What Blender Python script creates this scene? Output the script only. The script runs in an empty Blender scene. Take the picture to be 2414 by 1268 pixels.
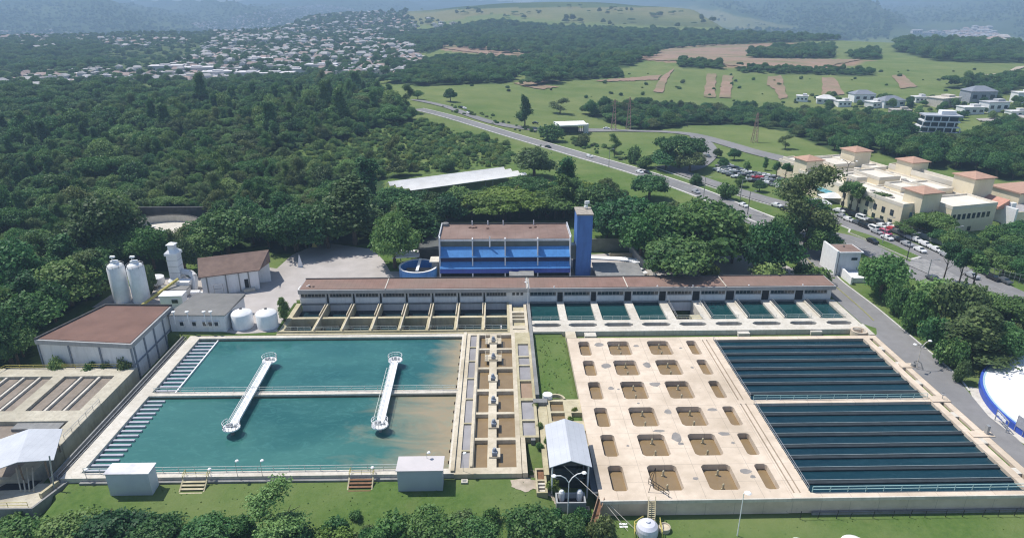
import bpy, math, random
import numpy as np
from mathutils import Vector
random.seed(7); RNG = np.random.default_rng(7)
SC = bpy.context.scene
COL = SC.collection
R = math.radians
# ------------------------------------------------------------------ camera, sky, sun, exposure
CAM_H = 75.0
PITCH = math.atan(634 / 1600.0)
YAW = R(1.15)
cam_d = bpy.data.cameras.new("camera"); cam = bpy.data.objects.new("camera", cam_d); COL.objects.link(cam)
cam.location = (0, 0, CAM_H); cam.rotation_euler = (math.pi / 2 - PITCH, 0, -YAW)
cam_d.sensor_width = 36.0; cam_d.lens = 36.0 * 1600 / 2414.0; cam_d.clip_start = 1.0; cam_d.clip_end = 30000
SC.camera = cam
SUN = Vector((-0.46, 0.26, 1.0)).normalized()
w = bpy.data.worlds.new("World"); SC.world = w; w.use_nodes = True
nt = w.node_tree; sky = nt.nodes.new("ShaderNodeTexSky"); sky.sky_type = 'NISHITA'; sky.sun_disc = False
sky.sun_elevation = math.asin(SUN.z); sky.sun_rotation = math.atan2(SUN.x, SUN.y); sky.altitude = 600
nt.links.new(sky.outputs[0], nt.nodes["Background"].inputs[0]); nt.nodes["Background"].inputs[1].default_value = 0.138
sl = bpy.data.lights.new("sun", 'SUN'); so = bpy.data.objects.new("sun", sl); COL.objects.link(so)
sl.energy = 4.8; sl.angle = R(0.5); sl.color = (1.0, 0.955, 0.88); so.location = (-200, 100, 400)
so.rotation_euler = (-SUN).to_track_quat('-Z', 'Y').to_euler()
SC.view_settings.view_transform = 'Standard'; SC.view_settings.look = 'None'
SC.view_settings.exposure = 0.08; SC.view_settings.gamma = 1.0
SC.render.engine = 'CYCLES'
cy = SC.cycles
cy.max_bounces = 4; cy.diffuse_bounces = 2; cy.glossy_bounces = 2; cy.transmission_bounces = 2
cy.volume_bounces = 0; cy.transparent_max_bounces = 4; cy.caustics_reflective = False; cy.caustics_refractive = False
cy.use_denoising = True; cy.denoiser = 'OPENIMAGEDENOISE'; cy.denoising_input_passes = 'RGB_ALBEDO_NORMAL'; cy.use_adaptive_sampling = True; cy.adaptive_threshold = 0.02
SC.cycles.pixel_filter_type = 'BLACKMAN_HARRIS'; SC.cycles.filter_width = 1.15

# ------------------------------------------------------------------ photo pixel -> point on a level
F_, CX, CY = 1600.0, 1207.0, 634.0
SP, CP, SY, CYW = math.sin(PITCH), math.cos(PITCH), math.sin(YAW), math.cos(YAW)
def ray(px, py):
    u = (px - CX) / F_; v = (CY - py) / F_
    y = CP + v * SP; z = -SP + v * CP
    return (u * CYW + y * SY, -u * SY + y * CYW, z)
def at(px, py, z=0.0):
    d = ray(px, py); t = (z - CAM_H) / d[2]
    return (d[0] * t, d[1] * t, z)
def proj(X, Y, Z):
    x = X * CYW - Y * SY; y = X * SY + Y * CYW; d = Z - CAM_H
    zc = y * CP - d * SP; yc = y * SP + d * CP
    return CX + F_ * x / zc, CY - F_ * yc / zc, zc

# ------------------------------------------------------------------ terrain
def sstep(a, b, t):
    t = np.clip((t - a) / (b - a), 0, 1); return t * t * (3 - 2 * t)
def bump(x, y, cx, cy_, sx, sy, h): return h * np.exp(-((x - cx) / sx) ** 2 - ((y - cy_) / sy) ** 2)
def hfun(x, y):
    x = np.asarray(x, float); y = np.asarray(y, float)
    d = np.hypot(x, y); a = np.degrees(np.arctan2(x, np.maximum(y, 1e-3)))
    far = sstep(230, 420, d)
    h = np.zeros_like(d)
    wave = 2.2 * np.sin(x / 61 + 1.3) * np.sin(y / 83 + .4) + 1.6 * np.sin(x / 143 - y / 97 + 2)
    h = h + far * wave
    h = h + bump(x, y, -90, 470, 100, 120, 7)
    h = h - sstep(640, 900, y - 0.12 * x) * sstep(-20, 220, -x - 60) * 12
    h = h + bump(x, y, 330, 800, 260, 130, 7) - bump(x, y, 260, 520, 260, 70, 7)
    h = h + bump(x, y, 330, 2500, 580, 680, 56) + bump(x, y, -320, 3000, 700, 700, 34)
    h = h + bump(x, y, 1350, 1700, 220, 260, 34)
    side = sstep(13, 21, a) + sstep(-12, -19, a) * 0.0 + sstep(11, 18, -a)
    edge = 1500 * sstep(13, 21, a) + 2050 * (1 - sstep(13, 21, a)) + 1900 * (1 - sstep(9, 18, np.abs(a)))
    h = h - sstep(0, 900, d - edge) * (70 + 60 * side)
    n = 0.80 + 0.22 * np.sin(a / 4.1 + 1 + d / 2600) + 0.16 * np.sin(a / 1.7 + d / 900) + 0.09 * np.sin(a / .8 + d / 420) + .05 * np.sin(a / .37 - d / 300)
    h = h + sstep(300, 4600, d - edge) * (190 + 70 * side) * n
    # the works: levels round the basins
    z = np.zeros_like(d)
    core = (x > -260) & (x < 260) & (y < 230)
    lf = -0.95 - np.clip(94 - y, 0, 100) * 0.07 - np.clip(86 - y, 0, 100) * .12
    rf = -3.1 - np.clip(87 - y, 0, 100) * 0.05
    t = sstep(4, 13, x)
    front = lf * (1 - t) + np.minimum(rf, lf) * t
    z = np.where(y < 95.5, front, z)
    z = np.where((x > 4) & (x <= 17) & (y >= 95.5) & (y < 148), -1.2 - 2.0 * (1 - sstep(95, 104, y)), z)
    z = np.where((x > 17) & (x < 89) & (y < 88.9), rf, z)
    z = np.where((x >= 17) & (x < 89) & (y >= 88.9) & (y < 144), -5.0, z)
    z = np.where((x > 15) & (x < 91) & (y >= 144) & (y < 148.2), -1.3, z)
    z = np.where((x > -73.2) & (x <= 4) & (y > 95.5) & (y < 147), -5.0, z)
    z = np.where((x > -54) & (x < 90) & (y >= 148.2) & (y < 167), -5.5, z)
    z = np.where((x > -80.5) & (x <= -73.2) & (y > 92) & (y < 148), -3.4, z)
    z = np.where((x <= -73.2) & (y < 92), -2.6 - np.clip(90 - y, 0, 100) * .12, z)
    z = np.where((x <= -80.5) & (y < 148), -3.4, z)
    z = np.where((x > 89) & (y < 96), -np.clip(96 - y, 0, 60) * .02, z)
    z = np.where(x > 130, np.minimum(z, -(x - 130) * .02), z)
    return np.where(core, z, h)
def axis(lo, a, b, hi, step, g):
    mid = list(np.arange(a, b + 1e-6, step)); up = []; s = step; v = mid[-1]
    while v < hi: s *= g; v += s; up.append(v)
    dn = []; s = step; v = mid[0]
    while v > lo: s *= g; v -= s; dn.append(v)
    return np.array(dn[::-1] + mid + up)
GX = axis(-9000, -112, 112, 9000, 1.0, 1.032); GY = axis(-300, 66, 232, 9300, 1.0, 1.028)
HX, HY = np.meshgrid(GX, GY); HZ = hfun(HX, HY)
def hq(x, y):
    i = np.clip(np.searchsorted(GX, x) - 1, 0, len(GX) - 2); j = np.clip(np.searchsorted(GY, y) - 1, 0, len(GY) - 2)
    fx = (x - GX[i]) / (GX[i + 1] - GX[i]); fy = (y - GY[j]) / (GY[j + 1] - GY[j])
    return (HZ[j, i] * (1 - fx) + HZ[j, i + 1] * fx) * (1 - fy) + (HZ[j + 1, i] * (1 - fx) + HZ[j + 1, i + 1] * fx) * fy
def land(px, py):
    """where the sight line through a photo pixel first meets the terrain"""
    px = np.atleast_1d(np.asarray(px, float)); py = np.atleast_1d(np.asarray(py, float))
    u = (px - CX) / F_; v = (CY - py) / F_
    yy = CP + v * SP; dz = -SP + v * CP
    dx = u * CYW + yy * SY; dy = -u * SY + yy * CYW
    t = np.full(px.shape, 70.0); prev = t.copy(); done = np.zeros(px.shape, bool); res = np.full(px.shape, 9000.0)
    for _ in range(420):
        z = CAM_H + dz * t; g = hq(dx * t, dy * t)
        hit = (~done) & (z <= g); res[hit] = t[hit]
        if hit.any():
            lo = prev[hit]; hi = t[hit]
            for _k in range(14):
                m = (lo + hi) / 2; b = (CAM_H + dz[hit] * m) <= hq(dx[hit] * m, dy[hit] * m)
                hi = np.where(b, m, hi); lo = np.where(b, lo, m)
            res[hit] = hi
        done |= hit; prev = t.copy(); t = np.where(done, t, t * 1.012 + .2)
        if done.all(): break
    X, Y = dx * res, dy * res
    return X, Y, hq(X, Y)
def land1(px, py):
    X, Y, Z = land(px, py); return float(X[0]), float(Y[0]), float(Z[0])
def inpoly(px, py, poly):
    px = np.asarray(px); py = np.asarray(py); c = np.zeros(px.shape, bool); n = len(poly)
    for i in range(n):
        x1, y1 = poly[i]; x2, y2 = poly[(i + 1) % n]
        k = ((y1 > py) != (y2 > py)) & (px < (x2 - x1) * (py - y1) / ((y2 - y1) + 1e-9) + x1)
        c ^= k
    return c

# ------------------------------------------------------------------ materials
MATS = {}
def mk(name, c1, c2=None, scale=0.6, rough=0.85, spec=0.3, big=0.0, bump_s=0.0, bump_d=0.02, streak=0.0, metal=0.0, coord='pos', wave=None, c3=None, spots=0.0, joints=None):
    """a surface of two tones broken up by noise; big = amount of large blotches, streak = vertical runs, c3 = stain tone"""
    if name in MATS: return MATS[name]
    m = bpy.data.materials.new(name); m.use_nodes = True; N = m.node_tree.nodes; L = m.node_tree.links
    b = N["Principled BSDF"]; b.inputs["Roughness"].default_value = rough; b.inputs["Specular IOR Level"].default_value = spec; b.inputs["Metallic"].default_value = metal
    c2 = c2 or tuple(v * 0.72 for v in c1)
    if coord == 'pos': co = N.new("ShaderNodeNewGeometry").outputs["Position"]
    else: co = N.new("ShaderNodeTexCoord").outputs["Object"]
    def noise(sc, det=5, vec=None, r=.6):
        n = N.new("ShaderNodeTexNoise"); n.inputs["Scale"].default_value = sc; n.inputs["Detail"].default_value = det; n.inputs["Roughness"].default_value = r
        L.new(vec or co, n.inputs["Vector"]); return n.outputs["Fac"]
    def ramp(f, lo, hi):
        r = N.new("ShaderNodeMapRange"); r.inputs[1].default_value = lo; r.inputs[2].default_value = hi; L.new(f, r.inputs[0]); return r.outputs[0]
    def mix(f, a, c, mode='MIX'):
        x = N.new("ShaderNodeMix"); x.data_type = 'RGBA'; x.blend_type = mode
        if isinstance(f, float): x.inputs["Factor"].default_value = f
        else: L.new(f, x.inputs["Factor"])
        for s, v in (("A", a), ("B", c)):
            k = [i for i in x.inputs if i.name == s and i.type == 'RGBA'][0]
            if isinstance(v, tuple): k.default_value = (*v, 1)
            else: L.new(v, k)
        return [o for o in x.outputs if o.type == 'RGBA'][0]
    col = mix(ramp(noise(scale), .34, .66), c1, c2)
    if big:
        g = N.new("ShaderNodeMath"); g.operation = 'MULTIPLY'; g.inputs[1].default_value = big
        L.new(ramp(noise(scale * .13, 4), .45, .7), g.inputs[0]); col = mix(g.outputs[0], col, c3 or tuple(v * .5 for v in c1))
    if streak:
        mp = N.new("ShaderNodeMapping"); mp.inputs["Scale"].default_value = (1, 1, .12); L.new(co, mp.inputs[0])
        g = N.new("ShaderNodeMath"); g.operation = 'MULTIPLY'; g.inputs[1].default_value = streak
        L.new(ramp(noise(1.6, 5, mp.outputs[0]), .5, .75), g.inputs[0]); col = mix(g.outputs[0], col, tuple(v * .42 for v in c1))
    if spots:
        g = N.new("ShaderNodeMath"); g.operation = 'MULTIPLY'; g.inputs[1].default_value = spots
        L.new(ramp(noise(1.1, 8, None, .75), .60, .68), g.inputs[0]); col = mix(g.outputs[0], col, tuple(v * .45 for v in c1))
    if joints:
        bk = N.new("ShaderNodeTexBrick"); bk.offset = 0; bk.inputs["Scale"].default_value = 1.0; bk.inputs["Mortar Size"].default_value = joints[2]; bk.inputs["Mortar Smooth"].default_value = .4; bk.inputs["Brick Width"].default_value = joints[0]; bk.inputs["Row Height"].default_value = joints[1]
        L.new(co, bk.inputs["Vector"]); g = N.new("ShaderNodeMath"); g.operation = 'MULTIPLY'; g.inputs[1].default_value = joints[3]
        L.new(bk.outputs["Fac"], g.inputs[0]); col = mix(g.outputs[0], col, tuple(v * .4 for v in c1))
    if wave:
        wv = N.new("ShaderNodeTexWave"); wv.wave_type = 'BANDS'; wv.bands_direction = wave[0]; wv.inputs["Scale"].default_value = wave[1]; wv.inputs["Distortion"].default_value = wave[3] if len(wave) > 3 else 0
        L.new(co, wv.inputs["Vector"]); g = N.new("ShaderNodeMath"); g.operation = 'MULTIPLY'; g.inputs[1].default_value = wave[2]
        L.new(ramp(wv.outputs["Fac"], .8, 1.0), g.inputs[0]); col = mix(g.outputs[0], col, tuple(v * .45 for v in c1))
    L.new(col, b.inputs["Base Color"])
    if bump_s:
        bp = N.new("ShaderNodeBump"); bp.inputs["Strength"].default_value = bump_s; bp.inputs["Distance"].default_value = bump_d
        L.new(noise(scale * 4, 4), bp.inputs["Height"]); L.new(bp.outputs[0], b.inputs["Normal"])
    MATS[name] = m
    return m
cream = mk("cream_concrete", (.66, .59, .47), (.54, .475, .36), .55, .9, .2, big=.7, c3=(.36, .30, .20), streak=.4, bump_s=.3, spots=.4)
pinkc = mk("pale_deck_concrete", (.70, .59, .475), (.59, .49, .385), .45, .9, .2, big=.9, c3=(.44, .36, .27), bump_s=.3, spots=.6, joints=(4.75, 4.6, .05, .55))
whitec = mk("white_concrete", (.66, .62, .55), (.55, .51, .44), .6, .9, .2, big=.6, c3=(.40, .36, .29), streak=.45, spots=.4)
yellowc = mk("mossy_concrete", (.56, .50, .35), (.45, .395, .26), .5, .9, .2, big=.65, c3=(.28, .25, .13), streak=.5, spots=.4)
greyc = mk("grey_concrete", (.30, .30, .29), (.22, .22, .22), .5, .9, .2, big=.6, streak=.5)
darkc = mk("dark_concrete", (.10, .10, .10), (.06, .06, .06), .5, .9, .2, streak=.5)
asphalt = mk("asphalt", (.245, .24, .24), (.205, .20, .20), .35, .95, .2, big=.5, c3=(.16, .16, .16))
yardc = mk("yard_paving", (.46, .425, .405), (.40, .37, .35), .25, .95, .2, big=.6, c3=(.24, .22, .2))
white = mk("white_paint", (.88, .88, .88), (.80, .80, .80), .8, .6, .3, streak=.15)
offwhite = mk("weathered_white_wall", (.78, .78, .785), (.71, .71, .72), .4, .8, .3, big=.25, streak=.3, c3=(.34, .34, .34))
brownroof = mk("brown_roof", (.225, .152, .125), (.175, .118, .097), .5, .9, .2, big=.7, c3=(.30, .22, .19), spots=.4, joints=(2.4, 1.5, .05, .35))
pinkroof = mk("rusty_pink_roof", (.27, .17, .14), (.205, .13, .105), .3, .9, .2, big=.8, c3=(.22, .17, .14), spots=.3, joints=(1.2, 40, .05, .3))
tileroof = mk("weathered_tile_roof", (.235, .165, .135), (.17, .12, .10), .7, .9, .2, big=.5, wave=('Y', 1.6, .3, 2))
greyroof = mk("grey_sheet_roof", (.20, .195, .185), (.15, .148, .14), .4, .6, .4, big=.5, wave=('X', .9, .3))
metalroof = mk("pale_metal_roof", (.56, .58, .62), (.50, .52, .56), .4, .5, .4, big=.4, joints=(1.0, 3.4, .03, .3), wave=('X', 2.0, .12))
terra = mk("terracotta_roof", (.47, .30, .225), (.40, .25, .185), .6, .9, .2)
mallwall = mk("cream_plaster", (.80, .70, .52), (.75, .65, .465), .2, .9, .2, streak=.15)
mallroof = mk("pale_flat_roof", (.74, .69, .61), (.66, .61, .53), .12, .9, .2, big=.4)
blue1 = mk("bright_blue_panel", (.085, .29, .66), (.07, .245, .58), .4, .5, .4, streak=.4, big=.35, joints=(2.35, 30, .04, .3))
blue2 = mk("shaded_blue_wall", (.065, .105, .42), (.055, .09, .36), .4, .6, .3, streak=.25)  # the panel blue again, darkened for the faces in shade
glass = mk("dark_glass", (.018, .028, .038), (.028, .042, .052), .5, .12, .6)
glassg = mk("grey_green_glass", (.10, .135, .135), (.07, .10, .10), .3, .2, .5)
steel = mk("galvanised_steel", (.42, .43, .44), (.34, .35, .36), 1.5, .45, .5, metal=.4)
railm = mk("rail_paint", (.62, .66, .62), (.5, .54, .5), 2, .5, .4)
black = mk("black_rubber", (.02, .02, .02), (.03, .03, .03), 3, .7)
brownw = mk("brown_water", (.26, .185, .10), (.225, .158, .085), .4, .22, .35, big=.4, c3=(.19, .14, .07))
greyw = mk("grey_channel_floor", (.33, .32, .33), (.27, .26, .27), .4, .8, .3, big=.5)
sand = mk("filter_sand", (.30, .255, .215), (.24, .205, .17), 1.2, 1.0, .1, big=.5, bump_s=.5)
dirt = mk("bare_earth", (.33, .23, .17), (.27, .185, .135), .12, 1, .1, big=.95, c3=(.17, .175, .085), spots=.35)
palesoil = mk("pale_rubble", (.50, .43, .35), (.36, .31, .24), .8, 1, .1)
bark = mk("bark", (.13, .10, .075), (.08, .06, .045), 2, 1, .1, coord='obj')
yellowpipe = mk("yellow_paint", (.55, .48, .14), (.42, .36, .10), 1, .6)
wood = mk("brown_wood", (.24, .13, .075), (.17, .09, .05), 1.5, .9)
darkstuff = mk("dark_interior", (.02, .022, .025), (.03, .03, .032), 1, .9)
teal = mk("turquoise_awning", (.11, .30, .35), (.09, .25, .30), .6, .8)

def water_mat(name, deep, light, plume=None, scale=.06):
    m = bpy.data.materials.new(name); m.use_nodes = True; N = m.node_tree.nodes; L = m.node_tree.links
    b = N["Principled BSDF"]; b.inputs["Roughness"].default_value = .12; b.inputs["Specular IOR Level"].default_value = .22
    g = N.new("ShaderNodeNewGeometry"); mp = N.new("ShaderNodeMapping"); mp.inputs["Scale"].default_value = (.55, 1, 1); L.new(g.outputs["Position"], mp.inputs[0])
    n = N.new("ShaderNodeTexNoise"); n.inputs["Scale"].default_value = scale; n.inputs["Detail"].default_value = 5; n.inputs["Distortion"].default_value = .8; L.new(mp.outputs[0], n.inputs["Vector"])
    r = N.new("ShaderNodeMapRange"); r.inputs[1].default_value = .35; r.inputs[2].default_value = .7; L.new(n.outputs["Fac"], r.inputs[0])
    x = N.new("ShaderNodeMix"); x.data_type = 'RGBA'; L.new(r.outputs[0], x.inputs[0]); x.inputs[6].default_value = (*deep, 1); x.inputs[7].default_value = (*light, 1)
    out = x.outputs[2]
    if plume:  # suspended silt drifting in from the inlet wall
        sx = N.new("ShaderNodeSeparateXYZ"); L.new(g.outputs["Position"], sx.inputs[0])
        n2 = N.new("ShaderNodeTexNoise"); n2.inputs["Scale"].default_value = .11; n2.inputs["Detail"].default_value = 9; n2.inputs["Roughness"].default_value = .60; n2.inputs["Distortion"].default_value = 1.5; L.new(mp.outputs[0], n2.inputs["Vector"])
        gr = N.new("ShaderNodeMapRange"); gr.inputs[1].default_value = -9.5 - plume; gr.inputs[2].default_value = -9.5; gr.inputs[3].default_value = -.36; gr.inputs[4].default_value = .34; L.new(sx.outputs[0], gr.inputs[0])
        ad = N.new("ShaderNodeMath"); L.new(n2.outputs["Fac"], ad.inputs[0]); L.new(gr.outputs[0], ad.inputs[1])
        r2 = N.new("ShaderNodeMapRange"); r2.inputs[1].default_value = .42; r2.inputs[2].default_value = .86; L.new(ad.outputs[0], r2.inputs[0])
        y = N.new("ShaderNodeMix"); y.data_type = 'RGBA'; L.new(r2.outputs[0], y.inputs[0]); L.new(out, y.inputs[6]); y.inputs[7].default_value = (.30, .25, .165, 1); out = y.outputs[2]
    n4 = N.new("ShaderNodeTexNoise"); n4.inputs["Scale"].default_value = .55; n4.inputs["Detail"].default_value = 9; n4.inputs["Roughness"].default_value = .72; n4.inputs["Distortion"].default_value = 1.6; L.new(mp.outputs[0], n4.inputs["Vector"])
    r4 = N.new("ShaderNodeMapRange"); r4.inputs[1].default_value = .50; r4.inputs[2].default_value = .78; r4.inputs[4].default_value = .38; L.new(n4.outputs["Fac"], r4.inputs[0])
    x4 = N.new("ShaderNodeMix"); x4.data_type = 'RGBA'; L.new(r4.outputs[0], x4.inputs[0]); L.new(out, x4.inputs[6]); x4.inputs[7].default_value = (*[min(.5, v * 1.7 + .02) for v in light], 1); out = x4.outputs[2]
    L.new(out, b.inputs["Base Color"])
    n3 = N.new("ShaderNodeTexNoise"); n3.inputs["Scale"].default_value = 1.3; n3.inputs["Detail"].default_value = 3; L.new(g.outputs["Position"], n3.inputs["Vector"])
    bp = N.new("ShaderNodeBump"); bp.inputs["Strength"].default_value = .16; bp.inputs["Distance"].default_value = .05; L.new(n3.outputs["Fac"], bp.inputs["Height"]); L.new(bp.outputs[0], b.inputs["Normal"])
    return m
wat_back = water_mat("turquoise_water", (.022, .105, .110), (.050, .165, .152), 11)
wat_front = water_mat("silty_turquoise_water", (.022, .105, .105), (.055, .170, .152), 30)
wat_deep = water_mat("deep_blue_water", (.004, .026, .042), (.007, .040, .054))
wat_filt = water_mat("dark_teal_water", (.006, .042, .046), (.010, .058, .060))
wat_dark = water_mat("dark_water", (.008, .020, .026), (.012, .032, .040))

# ------------------------------------------------------------------ mesh builder
def wloc(o):
    v = Vector((0, 0, 0))
    while o is not None: v += o.location; o = o.parent
    return v
class MB:
    def __init__(s): s.v = []; s.f = []; s.m = []
    def add(s, vs, fs, m=0):
        o = len(s.v); s.v += [tuple(p) for p in vs]; s.f += [tuple(i + o for i in f) for f in fs]; s.m += [m] * len(fs); return s
    def box(s, x0, x1, y0, y1, z0, z1, m=0, top=None):
        s.add([(x0, y0, z0), (x1, y0, z0), (x1, y1, z0), (x0, y1, z0), (x0, y0, z1), (x1, y0, z1), (x1, y1, z1), (x0, y1, z1)],
              [(0, 3, 2, 1), (0, 1, 5, 4), (1, 2, 6, 5), (2, 3, 7, 6), (3, 0, 4, 7)], m)
        s.add([(x0, y0, z1), (x1, y0, z1), (x1, y1, z1), (x0, y1, z1)], [(0, 1, 2, 3)], m if top is None else top); return s
    def prism(s, poly, z0, z1, m=0, top=None):
        n = len(poly); a = sum(poly[i][0] * poly[(i + 1) % n][1] - poly[(i + 1) % n][0] * poly[i][1] for i in range(n))
        if a < 0: poly = poly[::-1]
        zt = z1 if isinstance(z1, (list, tuple)) else [z1] * n
        if a < 0 and isinstance(z1, (list, tuple)): zt = zt[::-1]
        s.add([(p[0], p[1], z0) for p in poly] + [(p[0], p[1], zt[i]) for i, p in enumerate(poly)],
              [tuple(range(n))[::-1]] + [(i, (i + 1) % n, n + (i + 1) % n, n + i) for i in range(n)], m)
        s.add([(p[0], p[1], zt[i]) for i, p in enumerate(poly)], [tuple(range(n))], m if top is None else top); return s
    def obox(s, c, size, rz, m=0):
        cs, sn = math.cos(rz), math.sin(rz); hx, hy = size[0] / 2, size[1] / 2
        return s.prism([(c[0] + a * cs - b * sn, c[1] + a * sn + b * cs) for a, b in ((-hx, -hy), (hx, -hy), (hx, hy), (-hx, hy))], c[2], c[2] + size[2], m)
    def tube(s, p, q, r, n=6, r2=None, m=0, cap=True):
        p = Vector(p); q = Vector(q); d = (q - p).normalized(); a = d.orthogonal().normalized(); b = d.cross(a); r2 = r if r2 is None else r2
        vs = [p + (a * math.cos(t) + b * math.sin(t)) * r for t in [2 * math.pi * i / n for i in range(n)]] + [q + (a * math.cos(t) + b * math.sin(t)) * r2 for t in [2 * math.pi * i / n for i in range(n)]]
        fs = [(i, (i + 1) % n, n + (i + 1) % n, n + i) for i in range(n)]
        if cap: fs += [tuple(range(n))[::-1], tuple(range(n, 2 * n))]
        s.add(vs, fs, m); return s
    def path(s, pts, r, n=6, m=0):
        for a, b in zip(pts, pts[1:]): s.tube(a, b, r, n, m=m)
        return s
    def lathe(s, c, prof, n=24, m=0, a0=0.0, a1=2 * math.pi):
        full = abs(a1 - a0 - 2 * math.pi) < 1e-6; k = n if full else n + 1
        vs = []
        for r, z in prof:
            for i in range(k):
                t = a0 + (a1 - a0) * i / n; vs.append((c[0] + r * math.cos(t), c[1] + r * math.sin(t), c[2] + z))
        fs = []
        for j in range(len(prof) - 1):
            for i in range(n):
                i2 = (i + 1) % k; fs.append((j * k + i, j * k + i2, (j + 1) * k + i2, (j + 1) * k + i))
        s.add(vs, fs, m); return s
    def grid(s, xs, ys, hole, z0, z1, m=0):
        """slab with openings: hole(i, j) true = open; side walls only where solid meets open"""
        nx, ny = len(xs) - 1, len(ys) - 1
        sol = lambda i, j: 0 <= i < nx and 0 <= j < ny and not hole(i, j)
        for i in range(nx):
            for j in range(ny):
                if not sol(i, j): continue
                a, b, c, d = xs[i], xs[i + 1], ys[j], ys[j + 1]
                s.add([(a, c, z1), (b, c, z1), (b, d, z1), (a, d, z1)], [(0, 1, 2, 3)], m)
                s.add([(a, c, z0), (b, c, z0), (b, d, z0), (a, d, z0)], [(3, 2, 1, 0)], m)
                if not sol(i - 1, j): s.add([(a, c, z0), (a, d, z0), (a, d, z1), (a, c, z1)], [(3, 2, 1, 0)], m)
                if not sol(i + 1, j): s.add([(b, c, z0), (b, d, z0), (b, d, z1), (b, c, z1)], [(0, 1, 2, 3)], m)
                if not sol(i, j - 1): s.add([(a, c, z0), (b, c, z0), (b, c, z1), (a, c, z1)], [(0, 1, 2, 3)], m)
                if not sol(i, j + 1): s.add([(a, d, z0), (b, d, z0), (b, d, z1), (a, d, z1)], [(3, 2, 1, 0)], m)
        return s
    def rail(s, pts, h=1.05, step=2.0, r=.035, m=0, mid=True):
        for a, b in zip(pts, pts[1:]):
            a = Vector(a); b = Vector(b); n = max(1, int((b - a).length / step))
            for i in range(n + 1):
                p = a.lerp(b, i / n); s.tube(p, p + Vector((0, 0, h)), r, 4, m=m, cap=False)
            s.tube(a + Vector((0, 0, h)), b + Vector((0, 0, h)), r * 1.2, 5, m=m)
            if mid: s.tube(a + Vector((0, 0, h * .5)), b + Vector((0, 0, h * .5)), r, 4, m=m)
        return s
    def build(s, name, mats, parent=None, smooth=False, **kw):
        if not isinstance(mats, (list, tuple)): mats = [mats]
        off = wloc(parent) if parent else Vector((0, 0, 0))
        me = bpy.data.meshes.new(name)
        me.from_pydata([(x - off.x, y - off.y, z - off.z) for x, y, z in s.v], [], s.f)
        for mt in mats: me.materials.append(mt)
        if len(mats) > 1: me.polygons.foreach_set("material_index", s.m)
        if smooth: me.polygons.foreach_set("use_smooth", [True] * len(s.f))
        me.update(); o = bpy.data.objects.new(name, me); COL.objects.link(o); o.parent = parent
        tag(o, **kw); return o
def tag(o, label=None, cat=None, group=None, kind=None):
    if label: o["label"] = label
    if cat: o["category"] = cat
    if group: o["group"] = group
    if kind: o["kind"] = kind
    return o
def empty(name, loc, label, cat, group=None):
    o = bpy.data.objects.new(name, None); COL.objects.link(o); o.location = loc; o.empty_display_size = .5
    return tag(o, label, cat, group)
def copy_tree(o, parent=None):
    c = o.copy(); COL.objects.link(c); c.parent = parent
    for ch in KIDS.get(o.name, o.children): copy_tree(ch, c)
    return c
KIDS = {}
ORD = ["first", "second", "third", "fourth", "fifth", "sixth", "seventh", "eighth", "ninth", "tenth"]

# ------------------------------------------------------------------ ground sheet
WOODS = {
 'left': [(0,302),(130,285),(300,264),(560,246),(640,234),(800,216),(890,214),(920,235),(960,262),(985,290),(1070,322),(1190,345),(1215,365),(1180,392),(1000,410),(905,425),(905,480),(1000,478),(1200,470),(1340,462),(1440,468),(1480,480),(1400,505),(1330,520),(1040,520),(1030,560),(950,600),(890,590),(870,575),(740,585),(700,600),(640,600),(630,580),(440,600),(430,640),(345,640),(240,650),(240,710),(200,710),(75,800),(75,870),(0,870)],
 'valley': [(1380,268),(1500,256),(1640,262),(1800,262),(1900,272),(2000,290),(2170,295),(2270,312),(2414,300),(2414,425),(2370,430),(2330,420),(2280,400),(2200,398),(2140,388),(2060,355),(2000,372),(1950,350),(1850,310),(1760,295),(1620,295),(1500,312),(1480,302),(1380,272)],
 'grove': [(910,197),(1000,150),(1090,140),(1235,145),(1240,165),(1200,196),(1000,204)],
 'hill': [(1010,128),(900,92),(1000,76),(1160,52),(1300,64),(1500,74),(1900,84),(2010,95),(1760,104),(1560,118),(1540,136),(1480,160),(1380,172),(1300,200),(1240,206),(1236,150),(1250,135),(1050,112)],
 'clump_a': [(1768,128),(1830,118),(1962,112),(1964,139),(1768,139)], 'clump_b': [(2003,130),(2070,122),(2072,141),(2003,141)],
 'clump_c': [(2110,92),(2250,95),(2414,112),(2414,150),(2210,146),(2112,122)], 'hedge_a': [(1600,146),(1700,151),(1705,164),(1600,159)],
 'hedge_b': [(1738,160),(2060,168),(2054,180),(1742,172)], 'clump_d': [(1368,170),(1450,160),(1466,183),(1330,191)],
 'town_a': [(0,100),(230,95),(250,160),(130,168),(0,172)], 'town_b': [(0,222),(240,210),(330,216),(560,206),(640,197),(880,196),(888,213),(640,238),(560,250),(240,262),(0,290)], 'plain': [(0,85),(450,72),(640,30),(760,20),(960,45),(1000,120),(950,190),(900,200),(560,208),(300,222),(0,250)], 'town_c': [(1010,155),(1040,138),(1100,142),(1100,155)],
 'east': [(2215,205),(2300,215),(2320,240),(2414,205),(2414,180),(2330,190)],
}
clear = [(285,545),(340,508),(470,495),(480,560),(450,640),(300,640)]; shed_gap = [(880,428),(1240,428),(1240,505),(880,520)]
DRY = [[(1490,140),(1560,115),(1700,104),(1900,100),(1900,112),(1770,122),(1765,140),(2060,142),(1960,168),(1700,158),(1600,150)], [(1005,108),(1090,103),(1230,115),(1262,130),(1260,140),(1190,135),(1050,120)]]
PXg, PYg, ZCg = proj(HX, HY, HZ)
front_of = ZCg > 5
cov = np.zeros(HX.shape + (4,), np.float32); cov[..., 3] = 1
for k in [q for q in WOODS if q != 'plain']: cov[..., 0][front_of & inpoly(PXg, PYg, WOODS[k])] = 1
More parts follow.
